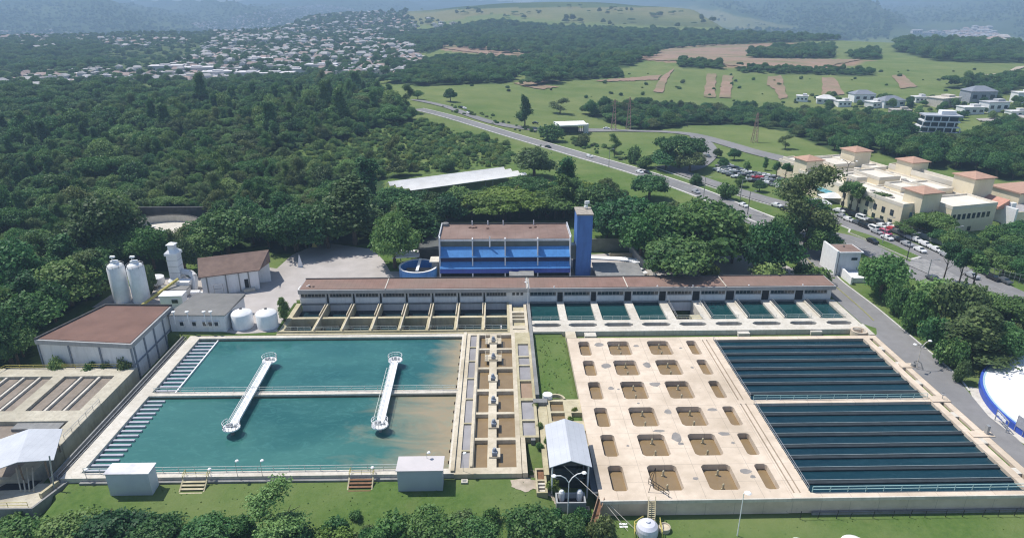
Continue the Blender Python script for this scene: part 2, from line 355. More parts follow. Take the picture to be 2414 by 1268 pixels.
cov[..., 0][front_of & inpoly(PXg, PYg, [(690,352),(840,326),(900,300),(1000,285),(1080,312),(1195,337),(1212,365),(1180,392),(1000,408),(900,412),(780,420),(700,400)])] = 0
for p in DRY: cov[..., 1][front_of & inpoly(PXg, PYg, p)] = 1
dist = np.hypot(HX, HY)
mt = (dist > 2150) & (PYg < 90)
nz = .5 + .5 * np.sin(HX / 310 + HY / 590) * np.sin(HY / 230 - HX / 700 + 1) + .25 * np.sin(HX / 90 + HY / 140)
crest = front_of & inpoly(PXg, PYg, [(960,25),(1250,18),(1500,18),(1640,15),(1780,45),(1900,72),(1500,60),(1300,48),(1160,32),(1000,60),(950,50)])
cov[..., 1] = np.where(crest, .22 + .3 * np.clip(nz - .3, 0, 1), cov[..., 1])
cov[..., 0] = np.where(crest, np.clip(.5 - nz, 0, .6), cov[..., 0])
cov[..., 0] = np.where(mt & ~crest, np.clip(.95 - .6 * np.clip(nz - .55, 0, 1), 0, 1), cov[..., 0])
town_land = front_of & inpoly(PXg, PYg, [(0,80),(450,70),(650,15),(960,40),(1000,120),(950,190),(560,190),(300,200),(0,235)]) & (dist > 700)
cov[..., 0] = np.where(town_land, np.maximum(cov[..., 0], .62), cov[..., 0])
cov[..., 2] = np.clip((dist - 300) / 160, 0, 1) * np.clip(.75 + .35 * np.sin(HX / 37 + HY / 61) * np.sin(HY / 29 - HX / 83), 0, 1)
ny, nx = HX.shape
verts = np.stack([HX, HY, HZ], -1).reshape(-1, 3).astype(np.float32)
ii = (np.arange(ny - 1)[:, None] * nx + np.arange(nx - 1)[None, :]).ravel()
faces = np.stack([ii, ii + 1, ii + nx + 1, ii + nx], 1).astype(np.int32)
def np_mesh(name, V, Fq):
    me = bpy.data.meshes.new(name); k = Fq.shape[1]
    me.vertices.add(len(V)); me.vertices.foreach_set("co", np.ascontiguousarray(V, np.float32).ravel())
    me.loops.add(Fq.size); me.loops.foreach_set("vertex_index", Fq.astype(np.int32).ravel())
    me.polygons.add(len(Fq)); me.polygons.foreach_set("loop_start", np.arange(0, Fq.size, k, dtype=np.int32))
    me.update(calc_edges=True); return me
gm = np_mesh("ground", verts, faces)
gm.polygons.foreach_set("use_smooth", np.ones(len(faces), bool))
ca = gm.color_attributes.new("cover", 'FLOAT_COLOR', 'POINT'); ca.data.foreach_set("color", cov.reshape(-1))
def ground_mat():
    m = bpy.data.materials.new("grassland"); m.use_nodes = True; N = m.node_tree.nodes; L = m.node_tree.links; b = N["Principled BSDF"]
    b.inputs["Roughness"].default_value = 1; b.inputs["Specular IOR Level"].default_value = .05
    g = N.new("ShaderNodeNewGeometry"); at_ = N.new("ShaderNodeAttribute"); at_.attribute_name = "cover"; sp = N.new("ShaderNodeSeparateColor"); L.new(at_.outputs["Color"], sp.inputs[0])
    def noise(s, lo, hi, d=6):
        n = N.new("ShaderNodeTexNoise"); n.inputs["Scale"].default_value = s; n.inputs["Detail"].default_value = d; n.inputs["Roughness"].default_value = .65; L.new(g.outputs["Position"], n.inputs["Vector"])
        r = N.new("ShaderNodeMapRange"); r.inputs[1].default_value = lo; r.inputs[2].default_value = hi; L.new(n.outputs["Fac"], r.inputs[0]); return r.outputs[0]
    def mix(f, a, c):
        x = N.new("ShaderNodeMix"); x.data_type = 'RGBA'; L.new(f, x.inputs[0])
        for k, v in ((6, a), (7, c)):
            if isinstance(v, tuple): x.inputs[k].default_value = (*v, 1)
            else: L.new(v, x.inputs[k])
        return x.outputs[2]
    def mul(a, k):
        x = N.new("ShaderNodeMath"); x.operation = 'MULTIPLY'; L.new(a, x.inputs[0])
        if isinstance(k, float): x.inputs[1].default_value = k
        else: L.new(k, x.inputs[1])
        return x.outputs[0]
    c = mix(noise(.9, .3, .7), (.070, .128, .032), (.112, .172, .048))
    c = mix(noise(.035, .42, .62), c, (.150, .192, .070))
    c = mix(mul(noise(.11, .58, .78), .6), c, (.18, .19, .085))
    c = mix(mul(noise(.22, .60, .74), .7), c, (.062, .10, .03))
    c = mix(mul(sp.outputs[2], .72), c, mix(noise(.045, .35, .65), (.205, .225, .088), (.135, .175, .062)))
    c = mix(sp.outputs[1], c, mix(noise(.02, .35, .65), (.30, .20, .14), (.24, .175, .115)))
    c = mix(sp.outputs[0], c, mix(noise(.05, .35, .65), (.035, .065, .028), (.060, .092, .036)))
    L.new(c, b.inputs["Base Color"])
    bp = N.new("ShaderNodeBump"); bp.inputs["Strength"].default_value = .6; bp.inputs["Distance"].default_value = .12
    L.new(noise(2.2, .2, .8), bp.inputs["Height"]); L.new(bp.outputs[0], b.inputs["Normal"]); return m
gm.materials.append(ground_mat())
go = bpy.data.objects.new("ground", gm); COL.objects.link(go); tag(go, kind='structure')

def drape(name, poly_px=None, poly_w=None, mat=None, lift=.06, kind='structure', step=None, ragged=False):
    """a thin sheet laid on the terrain: the polygon's outline (world) cut into fine cells"""
    if poly_px and ragged:
        Q = []
        for (ax, ay), (bx_, by_) in zip(poly_px, poly_px[1:] + poly_px[:1]):
            n_ = max(1, int(math.hypot(bx_ - ax, by_ - ay) / 5))
            for k in range(n_): t = k / n_; Q.append((ax + (bx_ - ax) * t + random.uniform(-2.2, 2.2), ay + (by_ - ay) * t + random.uniform(-.9, .9)))
        poly_px = Q
    P = poly_w or [land1(*p)[:2] for p in poly_px]
    xs = [p[0] for p in P]; ys = [p[1] for p in P]
    import bmesh
    bm = bmesh.new(); vs = [bm.verts.new((p[0], p[1], 0)) for p in P]; bm.faces.new(vs)
    bmesh.ops.triangulate(bm, faces=bm.faces[:])
    st = step or max(2.0, max(max(xs) - min(xs), max(ys) - min(ys)) / 45)
    for ax, lo, hi in ((0, min(xs), max(xs)), (1, min(ys), max(ys))):
        v = lo + st
        while v < hi:
            co = [0, 0, 0]; no = [0, 0, 0]; co[ax] = v; no[ax] = 1
            bmesh.ops.bisect_plane(bm, geom=bm.verts[:] + bm.edges[:] + bm.faces[:], plane_co=co, plane_no=no); v += st
    for v in bm.verts:
        v.co.z = float(hq(np.array(v.co.x), np.array(v.co.y))) + lift + .0006 * math.hypot(v.co.x, v.co.y) * (1 if v.co.y > 240 else 0)
    bmesh.ops.recalc_face_normals(bm, faces=bm.faces[:])
    for f in bm.faces:
        if f.normal.z < 0: f.normal_flip()
    me = bpy.data.meshes.new(name); bm.to_mesh(me); bm.free(); me.materials.append(mat)
    o = bpy.data.objects.new(name, me); COL.objects.link(o); return tag(o, kind=kind)
def smooth_line(P, n=8):
    out = []
    for i in range(len(P) - 1):
        p0 = P[max(i - 1, 0)]; p1 = P[i]; p2 = P[i + 1]; p3 = P[min(i + 2, len(P) - 1)]
        for k in range(n):
            t = k / n
            out.append(tuple(.5 * ((2 * p1[a]) + (p2[a] - p0[a]) * t + (2 * p0[a] - 5 * p1[a] + 4 * p2[a] - p3[a]) * t * t + (3 * p1[a] - p0[a] - 3 * p2[a] + p3[a]) * t ** 3) for a in (0, 1)))
    return out + [tuple(P[-1][:2])]
def ribbon(name, P, w, mat, lift=.12, off=0.0, kind='structure', dash=None, height=0.0):
    """a strip along a centre line, draped on the terrain; off = sideways shift; height > 0 makes a kerb"""
    Q = smooth_line(P); mb = MB(); L = []
    W = w if isinstance(w, (list, tuple)) else [w] * len(P)
    for i, p in enumerate(Q):
        a = Q[max(i - 1, 0)]; b = Q[min(i + 1, len(Q) - 1)]; dx, dy = b[0] - a[0], b[1] - a[1]; l = math.hypot(dx, dy) or 1; n = (dy / l, -dx / l)
        f = i / (len(Q) - 1) * (len(W) - 1); k = min(int(f), len(W) - 2); ww = W[k] + (W[k + 1] - W[k]) * (f - k)
        row = []
        for s_ in (-.5, -.17, .17, .5):
            x = p[0] + n[0] * (off + s_ * ww); y = p[1] + n[1] * (off + s_ * ww)
            row.append((x, y, float(hq(np.array(x), np.array(y))) + lift + height + (.0005 * math.hypot(x, y) if y > 240 else 0)))
        L.append(row)
    acc = 0
    for i in range(len(L) - 1):
        acc += math.hypot(Q[i + 1][0] - Q[i][0], Q[i + 1][1] - Q[i][1])
        if dash and int(acc / dash) % 2: continue
        for k in range(3): mb.add([L[i][k], L[i + 1][k], L[i + 1][k + 1], L[i][k + 1]], [(0, 1, 2, 3)])
        if height:
            for k, sgn in ((0, 1), (3, -1)):
                a, b = L[i][k], L[i + 1][k]; q = [a, b, (b[0], b[1], b[2] - height - .3), (a[0], a[1], a[2] - height - .3)]
                mb.add(q, [(0, 1, 2, 3)] if sgn < 0 else [(3, 2, 1, 0)])
    return mb.build(name, mat, kind=kind)
kerbm = mk("kerb_concrete", (.62, .60, .57), (.50, .48, .45), .8, .9)
paint = mk("worn_road_paint", (.55, .54, .50), (.34, .33, .31), 1.2, .9)
W2 = lambda L: [land1(*p)[:2] for p in L]
# avenue: near and far carriageways
near_c = W2([(985,258),(1080,282),(1200,318),(1300,347),(1400,376),(1500,405),(1640,452),(1760,502),(1880,548),(1990,562),(2085,606),(2165,646),(2290,694),(2414,745),(2560,806)])
far_c = W2([(1560,392),(1690,436),(1800,470),(1900,497),(1985,520),(2060,550),(2140,583),(2220,621),(2330,671),(2440,722),(2560,775)])
up_c = W2([(975,236),(1050,252),(1110,274),(1170,292),(1230,302),(1300,307),(1380,308),(1460,308)])
ribbon("avenue_near_carriageway", near_c, [9, 9, 9, 9, 9.5, 10, 10], asphalt, .10)
ribbon("avenue_far_carriageway", far_c, [7, 8, 9, 10.5, 11, 11], asphalt, .16)
ribbon("upper_road", up_c, [7, 8, 9, 14, 9], asphalt, .12)
side_c = W2([(1452,309),(1510,310),(1570,312),(1630,318),(1700,336),(1770,357),(1830,372),(1890,386)])
ribbon("side_road", side_c, [7, 7, 9, 10, 11], asphalt, .12)
ribbon("lane", W2([(1640,322),(1668,345),(1672,368),(1640,395),(1600,404)]), 8, asphalt, .2)
ribbon("kerb", near_c[:9], .8, kerbm, .06, 5.0, height=.14); ribbon("kerb", near_c[:9], .8, kerbm, .06, -5.0, height=.14)
ribbon("kerb", far_c, .45, kerbm, .1, 5.1, height=.14); ribbon("lane_marking", near_c, .16, paint, .18, dash=3.5)
ribbon("lane_marking", far_c, .16, paint, .24, dash=3.5)
drape("junction_paving", [(2150,612),(2180,612),(2260,655),(2330,690),(2250,672),(2190,648),(2140,626)], mat=mk("worn_pale_asphalt", (.34, .33, .32), (.20, .20, .20), .7, 1), lift=.26)
med = [(2002,541),(2050,556),(2110,580),(2172,609),(2150,614),(2100,592),(2030,561),(1998,548)]
MED = W2(med)
mb = MB(); mb.prism(MED, -.2, .34); mb.build("median_kerb", kerbm, kind='structure')
drape("median_lawn", poly_w=[(x + (sum(p[0] for p in MED) / 8 - x) * .06, y + (sum(p[1] for p in MED) / 8 - y) * .06) for x, y in MED], mat=gm.materials[0], lift=.42)
# works yard and road
yard_p = W2([(548,735),(560,705),(640,690),(645,640),(690,600),(760,572),(880,588),(905,615),(920,640)]) + [(-18, 188), (-18, 172.0), (-52.4, 172.0), (-52.6, 166.4), (-54.2, 148.9), (-63, 147.9), (-67, 149)]
drape("yard", poly_w=yard_p, mat=yardc, lift=.05)
drape("silo_yard", poly_w=[(-107, 164), (-80, 162), (-65.0, 160.8), (-58, 174), (-64, 190), (-70, 192), (-80, 186.5), (-98, 184), (-106, 176)], mat=yardc, lift=.03)
drape("rear_yard", poly_w=[(-18, 171.6), (89, 171.6), (92, 177), (84, 199), (60, 205), (28, 201), (-18, 200)], mat=yardc, lift=.06)
road_p = [(93.5, 212), (92, 198), (90.6, 185), (90.2, 165), (90.2, 143), (90.2, 120), (90.2, 97), (90.2, 70), (94, 70), (94.4, 97), (95, 103), (94.6, 110), (96.4, 119), (98, 127), (98.4, 144), (98.6, 160), (98.0, 178), (100, 186), (104, 196), (106, 212)]
drape("works_road", poly_w=road_p, mat=asphalt, lift=.07, step=3)
ribbon("lane", [(98.5, 205), (97, 213), (95, 226), (93, 238), (97, 246)], 8, asphalt, .15)
ribbon("verge_line", [(96.6, 203), (95.2, 190), (94.6, 176), (94.4, 160), (94.0, 152)], .35, mk("mossy_line", (.32, .30, .12), (.22, .22, .1), 1, 1), .16)
kerb_line = [(99.6, 186), (98.2, 178), (98.8, 160), (98.6, 144), (98.2, 127), (96.8, 119)]
ribbon("kerb", kerb_line, .35, kerbm, .03, height=.14)
# bare earth in the fields
for q in ([(1540,218),(1562,180),(1590,163),(1572,190),(1562,220)], [(1657,230),(1668,176),(1688,175),(1686,232)], [(1697,232),(1704,178),(1728,182),(1722,232)],
          [(1812,182),(1842,180),(1856,232),(1838,236),(1826,212),(1808,202)], [(1938,184),(1970,186),(1990,224),(1938,230)], [(2100,180),(2130,178),(2162,206),(2124,210),(2116,196)],
          [(1490,142),(1530,128),(1600,112),(1690,106),(1760,108),(1770,138),(1900,141),(2030,142),(1940,160),(1880,166),(1760,160),(1700,154),(1600,146)],
          [(1010,110),(1090,106),(1190,114),(1235,118),(1262,132),(1190,134),(1060,118)], [(1900,112),(1940,110),(1920,128),(1850,126)],
          [(1210,198),(1270,188),(1320,192),(1260,200),(1320,206),(1280,212),(1240,206)], [(1400,192),(1520,182),(1560,178),(1550,190),(1430,194)], [(720,110),(850,108),(870,135),(740,138)],
          [(1720,140),(1800,130),(1800,140)]):
    drape("bare_earth_strip", q, mat=dirt, lift=.25, ragged=True)
drape("pale_ridge_track", [(2395,160),(2414,158),(2414,161),(2370,178),(2300,180),(2370,174)], mat=palesoil, lift=.4)
drape("stony_patch", [(1205,1120),(1245,1118),(1262,1150),(1240,1160),(1206,1148)], mat=palesoil, lift=.06, ragged=True)
drape("stony_path", [(1238,1105),(1262,1110),(1300,1150),(1312,1190),(1296,1170),(1256,1150)], mat=palesoil, lift=.08, ragged=True)
drape("paved_corner", [(-10,1208),(95,1206),(72,1234),(-10,1232)], mat=greyc, lift=.08)

# ------------------------------------------------------------------ left sedimentation basin
def sheet(name, x0, x1, y0, y1, z, mat, n=1):
    mb = MB(); mb.add([(x0, y0, z), (x1, y0, z), (x1, y1, z), (x0, y1, z)], [(0, 1, 2, 3)]); return mb.build(name, mat, kind='structure')
S = empty("sedimentation_basin", (-40, 95, 0), "large turquoise settling basin split by a low wall, left of brown cells", "settling basin", "settling basins")
xs = [-74.3, -71.6, -9.0, -8.0]; ys = [94.9, 96.3, 120.5, 121.9, 145.7, 147.15]
MB().grid(xs, ys, lambda i, j: i == 1 and j in (1, 3), -4.5, 0).build("basin_wall", whitec, S)
MB().box(-76.2, -75.9, 95, 147, -3.6, .1).box(-75.95, -74.25, 95.2, 146.8, -1.3, -1.15).build("side_channel", greyc, S)
sheet("water", -71.7, -8.9, 96.2, 120.6, -.75, wat_front); sheet("water", -71.7, -8.9, 121.8, 145.8, -.75, wat_back)
for k in range(16):
    y = 97.3 + k * 1.45; l = 4.3 - .04 * k
    MB().box(-71.65, -71.6 + l, y, y + .5, -.95, -.42).build("trough", mk("violet_grey_trough", (.44, .44, .49), (.36, .36, .41), 1, .8), S)
for k in range(14):
    y = 123.0 + k * 1.62
    MB().box(-71.65, -67.35, y, y + .55, -.95, -.42).build("trough", MATS["violet_grey_trough"], S)
MB().box(-67.3, -67.05, 122.4, 145.6, -.95, -.40).build("launder_beam", white, S)
MB().rail([(-71, 96.15, 0), (-17.5, 96.15, 0)], 1.1, 2.6, .045).rail([(-71, 121.75, 0), (-9.2, 121.75, 0)], 1.1, 2.6, .045).build("railing", railm, S)
MB().rail([(-75.0, 95.3, -1.1), (-75.0, 146.5, -1.1)], 1.3, 3.0, .05).build("railing", steel, S)
for k in range(15):                                   # short inlet stubs along the right wall of the basin
    MB().box(-9.3, -8.95, 98.5 + k * 3.15, 98.9 + k * 3.15, -.72, -.35).build("inlet_port", mk("dark_port", (.08, .06, .05)), S)
MB().box(-71.55, -9.05, 145.66, 145.697, -.9, -.42).box(-71.55, -9.05, 120.46, 120.497, -.9, -.40).build('waterline_stain', mk('waterline_stain', (.10, .11, .07), (.16, .16, .11), .8, .8), S)
MB().box(-71, -17, 94.3, 94.88, -1.5, -.6).build("footing", greyc, S)

def bridge(p, q, label):
    a = Vector(at(*p, .9)); b = Vector(at(*q, .9)); E_ = empty("scraper_bridge", ((a.x + b.x) / 2, (a.y + b.y) / 2, 0), label, "scraper bridge", "white bridges over the turquoise basin")
    d = (b - a); L = d.length; d.normalize(); n = Vector((-d.y, d.x, 0)); rz = math.atan2(d.y, d.x); mid = (a + b) / 2
    m = MB(); m.obox((mid.x, mid.y, .78), (L, 1.25, .14), rz)
    for s in (-.66, .66):
        m.obox((mid.x + n.x * s, mid.y + n.y * s, .55), (L, .12, .40), rz)
    m.build("walkway", white, E_)
    m = MB()
    for s in (-.62, .62): m.rail([a + n * s + Vector((0, 0, .02)), b + n * s + Vector((0, 0, .02))], 1.0, 1.9, .035)
    m.build("railing", white, E_)
    m = MB(); a2, b2 = a - n * 1.6 + Vector((0, 0, -.55)), b - n * 1.6 + Vector((0, 0, -.55)); k = int(L / 2)
    m.tube(a2.lerp(b2, .08), a2.lerp(b2, .97), .06, 5)
    for i in range(1, k): m.tube(a2.lerp(b2, i / k), a.lerp(b, i / k) - n * .62, .04, 4)
    m.build("truss", railm, E_)
    for e, s in ((a, -1), (b, 1)):
        c = e + d * s * .8
        m = MB().lathe((c.x, c.y, .5), [(.01, .45), (1.55, .45), (1.6, .40), (1.6, .2), (.4, -.1), (.01, -.1)], 20); m.build("platform", white, E_)
        pl = [(c.x + 1.55 * math.cos(t), c.y + 1.55 * math.sin(t), .95) for t in [rz + (math.pi if s < 0 else 0) + R(-140 + 280 * i / 12) for i in range(13)]]
        MB().rail(pl, 1.05, 1.0, .04).build("platform_railing", white, E_)
        m = MB(); m.lathe((c.x, c.y, .95), [(.32, 0), (.32, .5), (.2, .7), (.01, .72)], 12); m.obox((c.x + n.x * .75, c.y + n.y * .75, .95), (.5, .4, .45), rz); m.obox((c.x - n.x * .7, c.y - n.y * .7, .95), (.4, .5, .6), rz); m.build("drive_motor", steel, E_)
        MB().lathe((c.x, c.y, -4.5), [(.3, 0), (.3, 4.95)], 10).build("column", greyc, E_)
    return E_
bridge((633, 853), (549, 1000), "white scraper bridge nearer the overflow troughs, with round platforms at both ends")
bridge((931, 852), (897, 994), "white scraper bridge nearer the brown silt plume, with round platforms at both ends")

# ------------------------------------------------------------------ mixing channel with brown cells
S = empty("mixing_channel", (-2, 95, 0), "row of brown water cells in mossy cream concrete between turquoise basin and lawn", "mixing channel")
cx = [-8.0, -7.0, -5.5, -4.75, -2.35, -.75, 2.75, 3.6]; cyy = [94.7, 96.4, 104.2, 105.0, 112.6, 113.3, 120.9, 121.8, 130.0, 130.8, 138.8, 139.5, 146.2, 147.3]
def hole(i, j):
    if i == 1: return 0 < j < 12
    return i in (3, 5) and j % 2 == 1
MB().grid(cx, cyy, hole, -4.5, 0.02).build("cell_wall", cream, S)
MB().box(-7.05, -5.45, 96.3, 146.3, -1.5, -.28).build("channel_floor", greyw, S)
for y in (101, 109.5, 118, 126, 133.5, 140): MB().box(-7.0, -5.5, y, y + .35, -.28, .04).build("cross_wall", yellowc, S)
for a, b in ((-4.8, -2.3), (-.8, 2.8)): sheet("brown_water", a, b, 96.3, 146.3, -.8, brownw)
MB().box(-8.6, -7.95, 95.2, 147.1, -.5, .42).box(-5.35, -4.9, 96.4, 146.3, .02, .30).build("parapet", cream, S)
rows = ["at the rear end", "second from the rear", "third from the rear", "third from the front", "second from the front", "at the front end"]
for k, (px, py) in enumerate(((1163, 803), (1163, 843), (1162, 892), (1163, 945), (1164, 1000), (1166, 1068))):
    x, y, _ = at(px, py, .1); M_ = empty("mixer", (x, y, .02), "grey blue mixer drive on the walkway between brown cells, " + rows[k], "mixer", "mixer drives on the brown cells")
    MB().box(x - 1.0, x + 1.0, y - 1.3, y + 1.3, .0, .3).build("base_slab", cream, M_)
    m = MB(); m.box(x - .45, x + .45, y - .5, y + .5, .3, .55); m.lathe((x, y + .1, .55), [(.34, 0), (.34, .4), (.24, .6), (.01, .66)], 12); m.build("motor", mk("pale_blue_paint", (.30, .34, .40), (.22, .25, .30), 1.5, .5), M_)
    MB().box(x - .42, x + .42, y - 1.15, y - .62, .3, .5).build("hatch", mk("dark_hatch", (.05, .06, .08)), M_)
    if k < 2: MB().box(x - 1.9, x + 1.9, y - 1.5, y + 1.5, .02, .1).rail([(x - 1.8, y - 1.4, .1), (x + 1.8, y - 1.4, .1), (x + 1.8, y + 1.4, .1), (x - 1.8, y + 1.4, .1), (x - 1.8, y - 1.4, .1)], 1.0, 1.8, .035).build("platform", cream, M_)
# grey side channel on the lawn side
S = empty("side_channel", (5.5, 110, 0), "long narrow channel with grey floor beside the lawn, right of brown cells", "channel")
MB().grid([3.62, 4.15, 6.6, 7.15], [104.9, 105.5, 110.2, 110.7, 117.3, 118.2, 124.8, 125.3, 131.3, 131.8, 135.2, 135.7, 141.5, 142, 147.3], lambda i, j: i == 1 and j % 2 == 1 and j < 13, -3.2, .05).build("channel_wall", yellowc, S)
MB().box(4.1, 6.65, 105.4, 117.4, -2, -.35).box(4.1, 6.65, 125.2, 141.6, -2, -.3).build("grey_floor", greyw, S)
MB().box(4.1, 6.65, 118.1, 124.9, -2, -.45).build("rusty_floor", mk("rusty_floor", (.34, .24, .17), (.28, .2, .14), .5, 1), S)
MB().box(7.16, 7.95, 119, 164, -1.5, .35).build("pipe_wall", greyc, S)
MB().box(6.6, 9.4, 116.2, 117.6, -.4, .25).build("footbridge", greyc, S)
m = MB(); m.prism([(3.7, 94.7), (4.6, 94.7), (4.5, 104.9), (3.7, 104.9)], -3, .1); m.build("retaining_wall", cream, S)
MB().box(5.6, 6.4, 104.2, 104.85, -3, -.1).build("end_wall", greyc, S)
MB().lathe((9.6, 118.8, -1.2), [(1.0, 0), (1.0, 1.7), (.85, 1.75), (.01, 1.75)], 16).build("white_tank", white, label="small white cylinder standing at the channel bend beside lawn", cat="tank")
# lower chambers between lawn and shed
S = empty("outlet_chamber", (12, 110, -1), "cluster of mossy concrete chambers with brown water beside the deck, behind the metal shed", "chamber")
MB().grid([9.3, 9.9, 12.6, 13.3, 13.9, 16.2], [100.5, 103.0, 107.2, 107.9, 109.6, 110.4, 113.2, 113.8, 117.3, 118.0], lambda i, j: (i == 1 and j in (3, 5, 7)) or (i == 4 and j in (1, 5)), -3.2, -.25).build("chamber_wall", yellowc, S)
for y0, y1, z in ((113.7, 117.4, -.9), (110.3, 113.3, -.9), (107.8, 109.7, -1.1)): sheet("brown_water", 9.8, 12.7, y0, y1, z, brownw)
m = MB(); m.lathe((11.2, 117.9, -.8), [(2.0, 0), (2.0, .75), (1.6, .75), (1.6, 0)], 14, a0=0, a1=math.pi); m.build("curved_wall", yellowc, S)
MB().box(7.4, 9.25, 95, 117, -1.6, -.55).build("slab", yellowc, S)

# ------------------------------------------------------------------ deck with openings
S = empty("flocculation_deck", (32, 88, 0), "pale pink concrete deck pierced by four columns of openings with brown water", "deck")
dx = [16.0, 18.4, 21.0, 25.2, 30.3, 34.6, 39.7, 43.9, 46.2, 47.1]; dy = [87.7, 89.9, 96.5, 99.0, 105.5, 108.0, 114.5, 117.5, 124.2, 126.8, 133.3, 135.7, 142.4, 144.2]
m = MB().grid(dx, dy, lambda i, j: i % 2 == 1 and j % 2 == 1, -4.6, 0)
for i in (1, 3, 5, 7):
    for j in (1, 3, 5, 7, 9, 11):
        x0, x1, y0, y1 = dx[i], dx[i + 1], dy[j], dy[j + 1]; c = .62 if i in (3, 5) else .5
        for cx_, sx in ((x0, 1), (x1, -1)):
            for cy_, sy in ((y0, 1), (y1, -1)):
                m.prism([(cx_, cy_), (cx_ + sx * c, cy_), (cx_ + sx * c * .42, cy_ + sy * c * .42), (cx_, cy_ + sy * c)], -1.0, -.006)
m.build("deck_slab", pinkc, S)
MB().box(16.0, 47.1, 87.45, 87.68, -.55, .06).build("edge_beam", whitec, S)
sheet("brown_water", 18.3, 46.3, 89.8, 142.5, -1.15, brownw)
rn = ["front", "second", "third", "fourth", "fifth", "rear"]
for i, cn in ((3, "left"), (5, "right")):
    for k, j in enumerate((1, 3, 5, 7, 9, 11)):
        for t, s in ((.32, "near"), (.78, "far")):
            x = dx[i] + 2.45 + (.25 if t > .5 else .1); y = dy[j] + 6.5 * t - (.6 if t < .5 else 0)
            P_ = MB().lathe((x, y, -1.3), [(.19, 0), (.19, 1.15), (.12, 1.3), (.01, 1.32)], 8); P_.box(x - .3, x + .3, y - .12, y + .12, -1.2, -.95)
            P_.build("shaft_post", yellowc, label=f"short pale {s} post in the {rn[k]} wide opening of the deck's {cn} wide column", cat="post", group="posts in the deck openings")
pm = mk("dark_repair_patch", (.30, .28, .26), (.22, .21, .2), .8, 1)
m = MB()
for px, py, sx, sy in ((1412, 812, 1.6, 1.3), (1500, 815, 1.0, .8), (1430, 862, 1.5, 1.6), (1525, 860, 1.3, 1.6), (1545, 905, 1.6, 1.2), (1440, 915, .9, 1.0), (1575, 970, 1.1, 1.2), (1595, 1030, 1.4, 2.0), (1680, 965, 1.4, .9), (1553, 1015, 1.5, .6), (1708, 1022, 1.6, .9), (1757, 1110, 1.5, 1.0), (1775, 1123, .7, .6), (1640, 1127, .8, .6), (1605, 1045, .8, .6), (1632, 866, .5, .5), (1605, 820, .5, .5), (1505, 950, .4, .4), (1458, 917, .4, .4), (1480, 1050, .4, .4), (1728, 1043, .5, .5)):
    x, y, _ = at(px, py); n = 9; m.prism([(x + sx * (.55 + .3 * random.random()) * math.cos(2 * math.pi * i / n), y + sy * (.55 + .3 * random.random()) * math.sin(2 * math.pi * i / n)) for i in range(n)], -.02, .012)
m.build("repair_patch", pm, S)
m = MB(); m.rail([(27.2, 88.3, 0), (24.6, 91.6, 0)], 1.1, 1.0, .05).path([(24.2, 89.5, 0), (25.2, 90.3, 4.2), (25.8, 91.2, 0)], .05).path([(25.2, 90.3, 4.2), (25.0, 93.0, 0)], .05)
m.build("tripod_frame", black, label="dark collapsed tripod frame standing beside a front opening of the deck", cat="tripod")

# ------------------------------------------------------------------ right settling basin with blue troughs
S = empty("settling_basin", (68, 88, 0), "deep blue settling basin crossed by rows of long overflow troughs, at the right", "settling basin", "settling basins")
MB().grid([47.11, 47.9, 48.15, 48.9, 49.15, 50.7, 86.6, 88.0, 88.9, 90.2], [87.75, 88.9, 115.3, 116.6, 142.6, 144.15], lambda i, j: (i in (1, 3) and j in (1, 3)) or (i == 5 and j in (1, 3)) or (i == 7 and j in (1, 3)), -4.6, .03).build("basin_wall", pinkc, S)
MB().box(47.1, 90.1, 87.5, 87.74, -.5, .08).build("edge_beam", whitec, S)
MB().box(47.85, 49.2, 88.8, 142.7, -1.2, -.5).box(87.95, 88.95, 88.8, 142.7, -1.6, -.7).build("slot_floor", mk("dirty_slot_floor", (.22, .19, .14)), S)
for y in (93, 101.5, 110, 122, 129.8, 137): MB().box(88.0, 88.9, y, y + 1.6, -.7, -.02).build("slot_cover", whitec, S)
sheet("blue_water", 50.6, 86.7, 88.8, 115.4, -.62, wat_deep); sheet("blue_water", 50.6, 86.7, 116.5, 142.7, -.62, wat_deep)
lip = mk("weir_lip", (.20, .24, .25), (.13, .17, .18), .6, .7)
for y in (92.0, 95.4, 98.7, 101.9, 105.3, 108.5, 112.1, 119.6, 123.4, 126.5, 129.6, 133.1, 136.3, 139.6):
    o = MB().box(50.72, 86.58, y - .42, y + .30, -.9, -.34).build("trough", mk("shadow_toned_trough", (.035, .045, .05), (.022, .03, .035), .5, .6), S)  # near-black tone carries the trough's shadow in its colour
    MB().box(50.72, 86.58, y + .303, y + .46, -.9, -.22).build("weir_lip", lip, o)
MB().rail([(51, 89.0, .03), (86.4, 89.0, .03)], 1.1, 2.9, .06).rail([(51, 116.5, .03), (86.4, 116.5, .03)], 1.1, 2.6, .05).build("railing", mk("pale_teal_rail", (.40, .58, .56), (.34, .5, .5), 2, .5), S)
MB().rail([(50.55, 89.4, .03), (50.55, 115.0, .03)], 1.05, 2.6, .04).rail([(50.55, 117, .03), (50.55, 142.3, .03)], 1.05, 2.6, .04).build("railing", steel, S)
MB().box(50.7, 86.6, 87.2, 87.5, -4, -2.6).build("footing", greyc, S)
m = MB()
for k in range(14):
    x = 48 + k * 3 + random.uniform(-.6, .6); m.tube((x, 86.4, -3.3), (x + random.uniform(-.2, .2), 86.3, -1.9 + random.random() * .6), .06, 5)
m.tube((48, 86.4, -1.9), (90, 86.4, -2.0), .03, 4); m.build("wire_fence", black, label="low dark wire fence on thin posts along foot of the basin's front wall", cat="fence")
S = empty("valve_platform", (89.6, 104, 0), "concrete valve platform with small stand by the right basin's outer wall, nearer camera", "platform")
MB().box(87.2, 91.3, 103.2, 105.0, -.9, .22).build("slab", pinkc, S); MB().box(90.0, 90.5, 103.9, 104.6, .22, 1.9).build("stand", steel, S)
